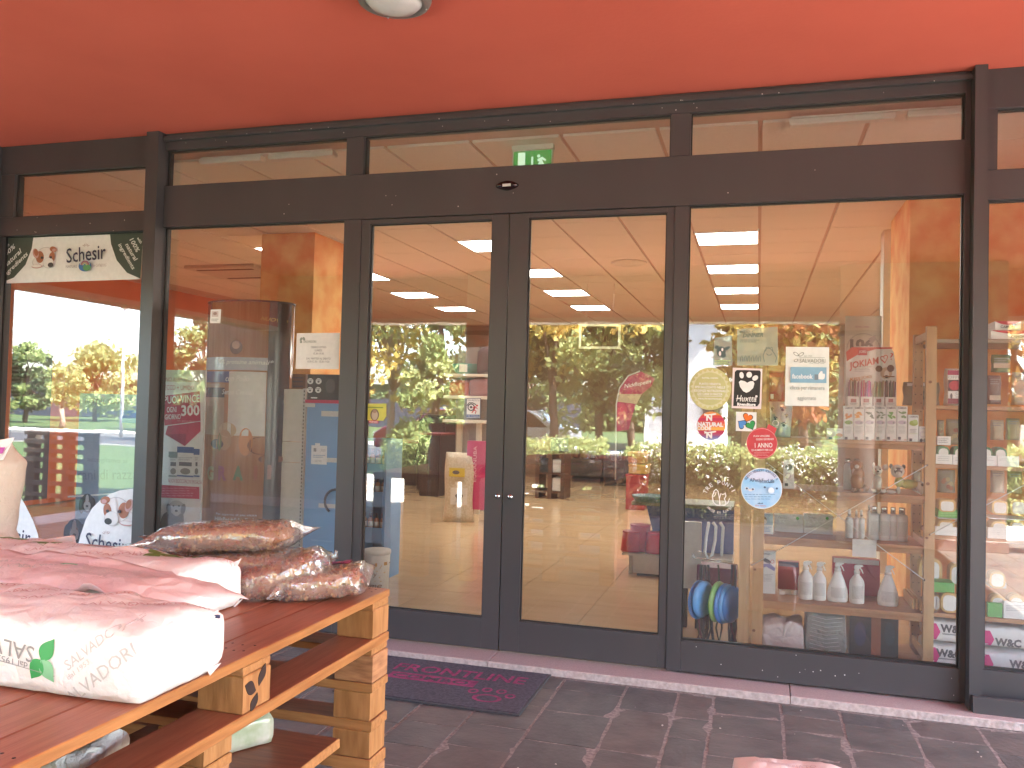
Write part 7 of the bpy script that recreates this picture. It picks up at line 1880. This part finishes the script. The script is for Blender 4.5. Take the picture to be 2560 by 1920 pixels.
# soft blue display behind the outer left pane
lb, mb = panel(190, 985, 352, 1470, .34, .03, M('pale_blue_card', (.25, .31, .42), .5, .1, 3, col2=(.16, .21, .30)), 'dog_display', 'pale blue display panel with dog photos behind the outer left pane', 'display panel'); mb.build('panel', lb)
pr = PR(.3395); pr.rect(302, 1026, 350, 1058, flat((.05, .18, .50))); pr.text('ROYAL CANIN', 268, 1003, 110, 14, flat((.20, .10, .24))); pr.text('accogliamo ai', 268, 1152, 100, 16, flat((.14, .18, .28))); pr.text('cani di razza', 268, 1186, 150, 26, flat((.14, .18, .28)), 3); pr.poly([(170, 1240), (352, 1228), (352, 1232), (170, 1244)], m_card)
mda, mdb, mdc = flat((.05, .045, .05)), flat((.18, .10, .07)), flat((.55, .54, .54))
for (cx, cy_) in ((219, 1256), (188, 1325)):
    s_ = 1 if cx > 200 else 1.3
    for (dx_, dy_, rx, ry, mt) in ((0, 2, 17, 24, mda), (-14, 8, 7, 20, mda), (14, 8, 7, 20, mda), (0, -4, 4.5, 16, mdc), (0, 8, 9, 12, mdc), (0, 9, 3.5, 3, m_ink), (-6, -3, 2, 2, mdb), (6, -3, 2, 2, mdb)): pr.ell(cx + dx_ * s_, cy_ + dy_ * s_, rx * s_, ry * s_, mt, 16)
pr.build('print', lb)
dp, mb = panel(-60, 830, 62, 1250, .7, .25, flat((.10, .075, .10), .4), 'dark_totem', 'dark display column with arched top at the far left edge', 'display stand'); c = at(0, 830, .7); mb.prism([(c.x + .14 * math.cos(math.radians(k)) , .7, c.z + .10 * math.sin(math.radians(k))) for k in range(0, 181, 15)], (0, .25, 0), flat((.10, .075, .10), .4)); mb.build('body', dp)
pr = PR(.699); pr.ring(20, 860, 36, 4, flat((.35, .15, .18)), 20, 0, 180); pr.rect(6, 872, 50, 888, m_ink); pr.lines(4, 900, 56, 990, 9, flat((.3, .3, .35)), .3); pr.build('print', dp)

pd, mb = panel(2112, 790, 2203, 1010, 1.3, .02, flat((.60, .56, .48), .5), 'standee', 'cream standee with grey numerals and purple heading behind the chew display', 'standee'); mb.build('board', pd)
pr = PR(1.2995); pr.text('ROYAL CANIN', 2156, 817, 34, 5, flat((.30, .06, .22))); pr.ring(2158, 872, 42, 1.5, flat((.3, .28, .26)), 26, 0, 180); pr.text('106', 2154, 860, 58, 26, flat((.13, .12, .12)), 0, .05); pr.poly([(2172, 846), (2188, 838), (2190, 848), (2178, 862)], flat((.32, .30, .28))); pr.build('print', pd)
pc, mb = panel(2131, 1349, 2191, 1393, SF - .006, .0012, flat((.70, .68, .66), .35), 'shelf_card', 'blank white card hanging from the middle pine shelf edge', 'card'); mb.build('card', pc)

# ------------------------------------------------------------------ stickers and notices on the glass
GW, GD = 0.0396, 0.0336                                          # just before the window panes / the door panes
def sticker(name, label, cat, px, py, Y, group=None):
    return thing(name, label, cat, at(px, py, Y), group)
mwh = flat((.74, .74, .73), .45); mgold = M('gold_foil_print', (.42, .40, .14), .35, .15, 8, metal=.2, col2=(.56, .54, .28)); mgold2 = flat((.58, .57, .36), .4)
# gold seal
t = sticker('seal_sticker', 'round gold seal sticker with toothed edge, uppermost at the left of the right window', 'sticker', 1775, 972, GW); pr = PR(GW)
pr.ell(1775, 972, 53, 53, mgold, 40); pr.n += 1; pr.poly([(1775 + (50 if k % 2 else 43) * math.cos(k * math.pi / 24), 972 + (50 if k % 2 else 43) * math.sin(k * math.pi / 24)) for k in range(48)], mgold2); pr.ell(1775, 972, 41, 41, flat((.48, .48, .22), .4), 36)
for s_, y, w, h in (('ROYAL CANIN', 945, 40, 4), ('PUNTO VENDITA', 960, 54, 6), ('SPECIALIZZATO NELLE', 968, 76, 6), ('ESIGENZE NUTRIZIONALI', 977, 80, 6), ('DEI CANI DI RAZZA', 985, 62, 6), ('HEALTH NUTRITION', 997, 58, 4)): pr.text(s_, 1775, y, w, h, mwh, bold=.02)
pr.rect(1745, 990, 1805, 991, mwh); pr.build('print', t)
# paw sticker
t = sticker('paw_sticker', 'black rectangular sticker with a white paw and a pink border', 'sticker', 1867, 970, GW); pr = PR(GW); mbk = flat((.014, .014, .016), .4)
pr.poly([(1832, 919), (1906, 922), (1903, 1023), (1829, 1020)], flat((.72, .62, .62), .45)); pr.poly([(1837, 930), (1842, 925), (1899, 926), (1902, 930), (1899, 1008), (1893, 1016), (1833, 1015)], mbk)
for (x, y, rx, ry, ro) in ((1854, 938, 5.5, 8, 10), (1873, 937, 7, 7.5, 0), (1888, 945, 8, 6, 40)): pr.ell(x, y, rx, ry, mwh, 18, rot=ro)
pr.poly([(1847, 955), (1852, 951), (1862, 953), (1868, 957), (1876, 953), (1883, 953), (1886, 959), (1883, 970), (1873, 979), (1866, 982), (1858, 978), (1850, 967)], mwh)
pr.text('Huxtta', 1866, 996, 50, 16, mwh, 0, .0, .2); pr.rect(1840, 997, 1890, 998, mwh); pr.text('Rivenditore', 1866, 1011, 46, 8, mwh, bold=.05); pr.ell(1891, 991, 3, 3, mwh, 10); pr.build('print', t)
# natural code
t = sticker('round_sticker', 'round red and orange striped sticker with two white dog outlines', 'sticker', 1778, 1064, GW); pr = PR(GW); R_ = 35.5
def chord(y0, y1, mat):
    q = []
    for y in [y0 + (y1 - y0) * k / 6 for k in range(7)]: q.append((1778 + math.sqrt(max(0, R_ ** 2 - (y - 1064.5) ** 2)), y))
    for y in [y1 + (y0 - y1) * k / 6 for k in range(7)]: q.append((1778 - math.sqrt(max(0, R_ ** 2 - (y - 1064.5) ** 2)), y))
    pr.n -= 1 if pr.n else 0; pr.poly(q, mat)
for y0, y1, c_ in ((1029.2, 1038, (.68, .25, .06)), (1038, 1045, (.60, .06, .06)), (1045, 1052, (.48, .03, .09)), (1052, 1059, (.58, .08, .07)), (1059, 1068, (.66, .20, .10)), (1068, 1076, (.74, .38, .08)), (1076, 1084, (.44, .04, .09)), (1084, 1089, (.36, .08, .16)), (1089, 1094, (.20, .12, .30)), (1094, 1099.9, (.20, .25, .45))): chord(y0, y1, flat(c_))
for y in (1042, 1086):
    pr.text('N', 1773, y + 2, 15, 16, mwh, bold=.06); pr.poly([(1760, y - 8), (1770, y - 6), (1781, y - 8), (1789, y - 9), (1791, y - 6), (1783, y - 4), (1764, y - 3), (1762, y - 1)], mwh)
pr.text('NATURAL', 1776, 1061, 64, 11, mwh, bold=.05); pr.text('CODE', 1760, 1070.5, 36, 10, mwh, bold=.05); pr.build('print', t)
# clover of hearts
t = sticker('heart_sticker', 'white square sticker with three hearts in orange, blue and green', 'sticker', 1865, 1054, GW); pr = PR(GW); pr.rect(1840, 1030, 1891, 1078, mwh)
def heart(cx, cy_, s_, ang, mat, outl):
    def pts(k):
        q = []
        for i in range(24):
            a = i / 24 * 2 * math.pi; x = 16 * math.sin(a) ** 3; y = -(13 * math.cos(a) - 5 * math.cos(2 * a) - 2 * math.cos(3 * a) - math.cos(4 * a)); x *= s_ * k / 17; y *= s_ * k / 17
            q.append((cx + x * math.cos(ang) - y * math.sin(ang), cy_ + x * math.sin(ang) + y * math.cos(ang)))
        return q
    # heart as fan of small pieces: concave at the notch
    for k, mt in ((1.0, outl), (.86, mat)):
        q = pts(k); y = pr.y(); c = pr.p(cx, cy_); vs = [(c[0], y, c[1])] + [(pr.p(*a)[0], y, pr.p(*a)[1]) for a in q]; pr.add(vs, [(0, 1 + i, 1 + (i + 1) % 24) for i in range(24)], mt)
heart(1869, 1044, 14, .35, flat((.72, .16, .02)), mbk); heart(1855, 1060, 13.5, -2.0 + 4.2, flat((.08, .25, .58)), mbk); heart(1877, 1063, 14, 2.35 - .0 + 3.5, flat((.03, .28, .08)), mbk); pr.build('print', t)
# red bauble
t = sticker('bauble_sticker', 'red Christmas bauble sticker with white lettering', 'sticker', 1905, 1108, GW); pr = PR(GW); mrd2 = flat((.50, .045, .06), .35)
pr.ring(1939, 1058, 8, 1.2, mwh, 20); pr.poly([(1921, 1060), (1942, 1071), (1936, 1086), (1931, 1084), (1914, 1078)], mrd2); pr.ell(1904.6, 1108, 39, 39, mrd2, 36); pr.ring(1904.6, 1108, 39, .9, flat((.7, .4, .4)))
for s_, x, y, w, h in (('PUOI VINCERE', 1904, 1090, 40, 4.5), ('OGNI GIORNO', 1912, 1098, 44, 5), ('1 ANNO', 1909, 1113, 44, 12), ('DI ALIMENTI PER LUI', 1905, 1125, 52, 5)): pr.text(s_, x, y, w, h, mwh, 3, .01)
pr.lines(1885, 1130, 1925, 1140, 3, flat((.7, .4, .4)), .3); pr.build('print', t)
# notice with the thumb
t = sticker('notice_sheet', 'white notice sheet with grey leaf logo and blue thumbs-up band', 'notice', 2018, 940, GW); pr = PR(GW); mpap = flat((.66, .70, .66), .6); pr.poly([(1965, 867), (2073, 868), (2072, 1016), (1962, 1014)], mpap)
mgl = flat((.22, .26, .22))
for (x, y, rx, ry, ro) in ((1990, 885, 8, 4, -35), (2003, 886, 8, 4, 35), (1990, 901, 6, 3.5, 25)): pr.ell(x, y, rx, ry, mgl, 14, rot=ro); pr.ell(x, y, rx * .7, ry * .65, mpap, 12, rot=ro)
pr.text('dal 1953', 2020, 890, 20, 4, mgl); pr.rect(1998, 893.5, 2062, 894.3, mgl); pr.text('SALVADORI', 2031, 902, 64, 10, mgl); pr.text('Il tuo mondo verde', 2042, 908.5, 36, 3, mgl)
pr.rect(1976, 918, 2066, 957, flat((.20, .38, .50), .5)); pr.text('facebook', 2006, 941, 52, 12, flat((.66, .72, .74)), bold=.03); pr.rect(2036, 936, 2045, 950, flat((.16, .22, .26)))
pr.poly([(2046, 936), (2051, 929), (2053, 928), (2056, 929), (2056, 934), (2062, 935), (2062, 938), (2061, 946), (2057, 949), (2046, 948)], mwh); pr.text('clicca per rimanere', 2018, 971, 86, 13, flat((.30, .34, .32)), 0, .01); pr.text('aggiornato', 2017, 997, 46, 12, flat((.30, .34, .32)), 0, .01); pr.build('print', t)
# blue round
t = sticker('round_sticker', 'large round pale blue sticker with cat and dog eyes', 'sticker', 1904, 1221, GW); pr = PR(GW); pr.ell(1903.7, 1221, 52, 51, mwh, 44)
msk = M('sky_print', (.22, .48, .74), .45, .1, 14, col2=(.45, .62, .78)); pr.ell(1903.7, 1221, 50.5, 49.5, msk, 44); pr.ell(1903.7, 1190, 40, 12, flat((.55, .60, .74)), 24)
mnv = flat((.05, .08, .16)); pr.arc_text('QUESTO NEGOZIO ADERISCE A', 1903.7, 1221, 45.5, 6, 90, 118, flat((.10, .11, .2)), .01); pr.text('APetIsForLife', 1905, 1201, 62, 9, mnv, 0, .01); pr.lines(1898, 1205, 1934, 1209, 1, mnv, .35)
for (x, y) in ((1867, 1221), (1882, 1223), (1912, 1218), (1942, 1221)): pr.ell(x, y, 4.5, 3.2, mwh if x < 1900 else msk, 12); pr.ell(x, y, 3, 2.6, mnv, 10)
pr.ell(1876, 1225, 5, 3, flat((.70, .66, .66)), 12); pr.ell(1928, 1226, 8, 8, flat((.62, .72, .80)), 14); pr.lines(1862, 1233, 1942, 1250, 3, flat((.12, .22, .40)), .3, 4); pr.text('almo nature', 1901, 1263, 26, 5, flat((.5, .12, .12))); pr.poly([(1893, 1259), (1898, 1256), (1902, 1258), (1906, 1256), (1908, 1259)], mnv); pr.build('print', t)
# white lettering ring with dog and cat outline
t = sticker('window_lettering', 'white ring of lettering round a dog and cat outline on the glass', 'lettering', 1799, 1242, GW); pr = PR(GW); pr.arc_text('TRE PONTI', 1799, 1245, 39, 10, 92, 128, mwh, .01); pr.arc_text('MADE IN ITALY'[::1], 1799, 1243, 38, 6, 270, -95, mwh)
def stroke(pts, w, mat):
    y = pr.y(); q = [Vector((*pr.p(*a), 0)) for a in pts]; vs = []; fs = []; ww = w * 4.64 / F
    for i, p_ in enumerate(q):
        d = (q[min(i + 1, len(q) - 1)] - q[max(i - 1, 0)]).normalized(); n = Vector((-d.y, d.x, 0)) * ww / 2; vs += [(p_.x + n.x, y, p_.y + n.y), (p_.x - n.x, y, p_.y - n.y)]
    for i in range(len(q) - 1): fs.append((2 * i, 2 * i + 1, 2 * i + 3, 2 * i + 2))
    pr.add(vs, fs, mat)
stroke([(1783, 1255), (1781, 1240), (1785, 1228), (1790, 1223), (1795, 1228), (1797, 1238), (1799, 1250), (1800, 1262)], 1.8, mwh); stroke([(1786, 1231), (1782, 1237), (1784, 1242), (1789, 1236), (1790, 1230)], 1.6, mwh)
stroke([(1783, 1255), (1790, 1262), (1800, 1264), (1812, 1263), (1820, 1256), (1824, 1246)], 1.8, mwh); stroke([(1799, 1245), (1802, 1234), (1806, 1236), (1811, 1235), (1813, 1231), (1815, 1240), (1811, 1247), (1815, 1256), (1814, 1262)], 1.8, mwh); pr.lines(1784, 1285, 1846, 1297, 3, mwh, .2, 6); pr.build('lettering', t)
# translucent prints at the top of the right window
mtr = GLASS('tinted_print', .06, (.78, .86, .78), .2, 0, 20, .35, (.55, .66, .58)); mdkp = flat((.06, .10, .10))
t = sticker('dog_head_sticker', 'small greenish sticker with a dark dog head above the gold seal', 'sticker', 1808, 886, GW); pr = PR(GW); pr.poly([(1786, 845), (1830, 838), (1831, 914), (1782, 914)], mtr)
for (x, y, rx, ry, ro) in ((1803, 878, 11, 12, 0), (1792, 868, 5, 4, 30), (1817, 871, 9, 4, 30), (1808, 888, 6, 6, 0), (1798, 884, 5, 8, 20)): pr.ell(x, y, rx, ry, mdkp, 14, rot=ro)
pr.ell(1800, 884, 3.2, 6, mwh, 12); pr.ell(1806, 874, 2.4, 4, mwh, 10); pr.lines(1786, 900, 1828, 912, 3, flat((.35, .5, .2)), .6); pr.build('print', t)
t = sticker('cat_print_sheet', 'translucent pale green sheet with a cat sketch and italic heading', 'sticker', 1894, 866, GW); pr = PR(GW); pr.poly([(1843, 822), (1944, 817), (1945, 914), (1843, 914)], mtr); pr.text('DINNER', 1882, 838, 52, 10, mdkp, 2, .03, .3); pr.text('vizio e', 1868, 828, 36, 7, mdkp, 3, 0, .3); pr.lines(1850, 848, 1900, 857, 2, mdkp, .3)
stroke([(1911, 905), (1908, 890), (1912, 876), (1922, 868), (1930, 876), (1936, 884), (1942, 895), (1938, 906)], 1.6, mdkp); stroke([(1914, 878), (1916, 868), (1922, 872), (1930, 868), (1932, 878)], 1.6, mdkp); stroke([(1916, 884), (1920, 888), (1926, 888), (1930, 884)], 1.4, mdkp)
for k in range(6): x = 1851 + k * 9; stroke([(x, 904), (x + 1, 894), (x + 4, 889), (x + 6, 896), (x + 5, 904)], 1.2, mdkp)
pr.build('print', t)
# left door
t = sticker('warning_sticker', 'white warning sticker with an eye and a red running figure on the left door', 'sticker', 1184, 1020, GD); pr = PR(GD); pr.poly([(1166, 996), (1202, 995), (1201, 1047), (1165, 1046)], flat((.10, .12, .16))); pr.poly([(1167.3, 997.5), (1200.6, 996.6), (1199.6, 1045), (1166.4, 1044.3)], mwh); pr.text('AREA PROTETTA', 1184, 1001, 30, 4.5, m_ink); pr.ring(1178, 1018, 9, 2.6, m_ink, 20); pr.ell(1178, 1018, 3.2, 3.2, m_ink, 12); stroke([(1168, 1014), (1173, 1007), (1182, 1007), (1191, 1012)], 2.4, m_ink)
stroke([(1182, 1020), (1188, 1016), (1194, 1022)], 2.2, m_inkr); pr.ell(1193, 1014, 2.4, 2.4, m_inkr, 10); stroke([(1189, 1017), (1186, 1025), (1180, 1032)], 2.4, m_inkr); stroke([(1186, 1025), (1191, 1028), (1189, 1034)], 2.4, m_inkr); pr.rect(1167.5, 1036.5, 1199.5, 1043.5, flat((.10, .16, .34))); pr.text('VIDEO SORVEGLIANZA', 1183.5, 1040, 28, 4, mwh); pr.build('print', t)
t = sticker('yellow_sticker', 'yellow sticker with a seated animal at the left edge of the left door', 'sticker', 938, 1030, GD); pr = PR(GD); pr.poly([(912, 1009), (966, 1009), (966, 1040), (958, 1052), (912, 1050)], flat((.52, .50, .08), .4)); pr.rect(914, 1017, 958, 1020, flat((.20, .28, .04))); pr.ell(937, 1037, 11, 15, flat((.16, .12, .08)), 18); pr.ell(937, 1038, 8, 12, flat((.42, .34, .26)), 16); pr.ell(937, 1028, 5, 5, flat((.30, .2, .14)), 12); pr.rect(922, 1051, 946, 1058, flat((.42, .05, .06))); pr.text('FRIENDS', 934, 1054.5, 20, 4, mwh); pr.build('print', t)
# opening hours
t = sticker('hours_sheet', 'white sheet of opening hours taped inside the left window', 'notice', 796, 878, GW); pr = PR(GW); pr.poly([(742, 833), (850, 832), (847, 923), (739, 922)], flat((.66, .65, .62), .6)); pr.ell(753, 848, 3, 5, mgl, 12, rot=-30); pr.ell(760, 847, 3, 5, mgl, 12, rot=30); pr.ell(753, 855, 3, 3, mgl, 12); pr.text('SALVADORI', 775, 854, 32, 6, mgl, bold=.02)
for s_, y, w in (('ORARIO ESTIVO', 868, 38), ('LUNEDI:', 876, 18), ('15.30-19.30', 884, 26), ('DAL MARTEDI AL SABATO', 896.5, 60), ('8.30-12.30 / 15.30-19.30', 904, 54)): pr.text(s_, 797, y, w, 5, m_ink)
pr.build('print', t)
t = sticker('small_label', 'tiny white label on the glass before the totem', 'sticker', 539, 790, GW); pr = PR(GW); pr.poly([(527, 774), (553, 773), (551, 808), (525, 808)], mwh); pr.rect(530, 778, 546, 792, flat((.55, .48, .46))); pr.ell(538, 784, 5, 4, flat((.3, .2, .18)), 10); pr.lines(529, 796, 547, 804, 2, m_inkm); pr.build('print', t)

# banner and shield stickers of the outer left pane
mgreen = flat((.045, .060, .045), .5); mdg = flat((.36, .12, .06), .5); mdw = flat((.72, .69, .67), .5); mdn = flat((.03, .025, .03), .4); mpk = flat((.50, .28, .26)); mnavy = flat((.025, .02, .06))
t = sticker('window_banner', 'white window banner with dog head and green corner shields on the outer left pane', 'banner', 180, 645, GW); pr = PR(GW); pr.poly([(-30, 595), (359, 575), (351, 698), (-30, 710)], mwh)
pr.poly([(-30, 595), (84, 592), (79.6, 621.5), (64, 662), (35, 694), (0, 708), (-30, 710)], mgreen); pr.poly([(275, 580), (359, 576), (351.6, 697), (318, 682), (292, 650.5), (278, 610)], mgreen)
for s_, x, y, w, h, a_ in (('with', 17, 616, 14, 8, 38), ('100%', 23, 628, 36, 12, 38), ('natural', 33, 645, 50, 13, 38), ('ingredients', 40, 663, 72, 15, 38), ('with', 350, 601, 15, 8, -52), ('100%', 338, 613, 34, 13, -56), ('natural', 330, 630, 44, 12, -54), ('ingredients', 317, 642, 66, 14, -54)): pr.text(s_, x, y, w, h, mwh, a_, .015, .2)
def dog_face(cx, cy_, s_, flip=1):
    msh = flat((.50, .47, .46)); mpale = flat((.68, .64, .62))
    for (dx_, dy_, rx, ry, mt, ro) in ((-14, 10, 18, 14, msh, 0), (-13, 9, 17, 12.5, mpale, 0), (2, -4, 25, 24, msh, 0), (2, -4, 23.5, 22.5, mdw, 0), (-12, -3, 10, 15, mdg, 10), (18, -2, 7.5, 14, mdg, -10), (-22, -12, 7, 13, mpk, 25), (-21, -14, 5, 9, mdg, 25), (22, -22, 9, 7, mdg, -15), (24, -20, 5, 4, mpk, 0), (5, -8, 5.5, 18, mdw, -8), (10, 12, 13.5, 13.5, msh, 0), (10, 11.5, 12.5, 12.5, mdw, 0), (16, 17, 7, 6, mdn, 0), (-5, -1, 3.4, 3.2, mdn, 0), (17, -2, 3, 3, mdn, 0), (-18, 21, 13, 5, mpk, 0), (-18, 20, 12, 3.5, mdw, 0)): pr.ell(cx + flip * dx_ * s_, cy_ + dy_ * s_, rx * s_, ry * s_, mt, 18, rot=ro * flip)
dog_face(114, 646, 1.0)
pr.text('Schesir', 219, 635, 98, 37, mnavy, 4, .008); pr.text('NATURE', 183, 667, 28, 7, flat((.3, .3, .36))); pr.text('for CAT&DOG', 253, 664, 34, 7, flat((.36, .30, .30)))
def logo(cx, cy_, r_):
    pr.ell(cx, cy_, r_, r_ * .85, flat((.06, .16, .42)), 22); pr.ell(cx + r_ * .3, cy_ + r_ * .25, r_ * .62, r_ * .5, flat((.10, .30, .12)), 16)
    for k, c_ in enumerate(((.6, .6, .6), (.5, .10, .10), (.62, .35, .12), (.62, .6, .3))): pr.ring(cx, cy_ - r_ * .05, r_ * (.8 - .16 * k), r_ * .10, flat(c_), 18, 10, 170)
logo(217, 666, 16)
def crown(cx, cy_, s_):
    for a_ in (-60, -30, 0, 30, 60): x = cx + s_ * math.sin(math.radians(a_)); y = cy_ - s_ * math.cos(math.radians(a_)) * .9; stroke([(cx + .4 * s_ * math.sin(math.radians(a_)), cy_ - .4 * s_ * math.cos(math.radians(a_)) * .9), (x, y)], 1.6, flat((.35, .22, .2)))
crown(221, 619, 10); pr.build('print', t)
t = sticker('shield_sticker', 'large white shield sticker with dog face beside the left mullion', 'sticker', 270, 1330, GW, 'white shield stickers on the outer left pane'); pr = PR(GW); pr.poly([(192, 1392), (196, 1360), (202, 1336), (214, 1300), (231, 1270), (252, 1249), (275, 1235), (300, 1226), (328, 1222), (337, 1222), (331, 1470), (196, 1470)], mwh)
dog_face(294, 1280, 1.35, -1); pr.text('Schesir', 268, 1358, 105, 40, mnavy, -4, .008); pr.text('NATURE', 228, 1383, 28, 7, flat((.3, .3, .36))); logo(266, 1388, 17); crown(269, 1336, 11); pr.build('print', t)
t = sticker('shield_sticker', 'white shield sticker half hidden behind the woven sack', 'sticker', 40, 1330, GW, 'white shield stickers on the outer left pane'); pr = PR(GW); pr.poly([(-60, 1200), (10, 1200), (38, 1221), (62, 1260), (82, 1300), (95, 1335), (99, 1362), (103, 1470), (-60, 1470)], mwh)
pr.text('Schesir', 24, 1336, 105, 40, mnavy, -4, .008); dog_face(0, 1270, 1.35); crown(29, 1310, 11); pr.build('print', t)
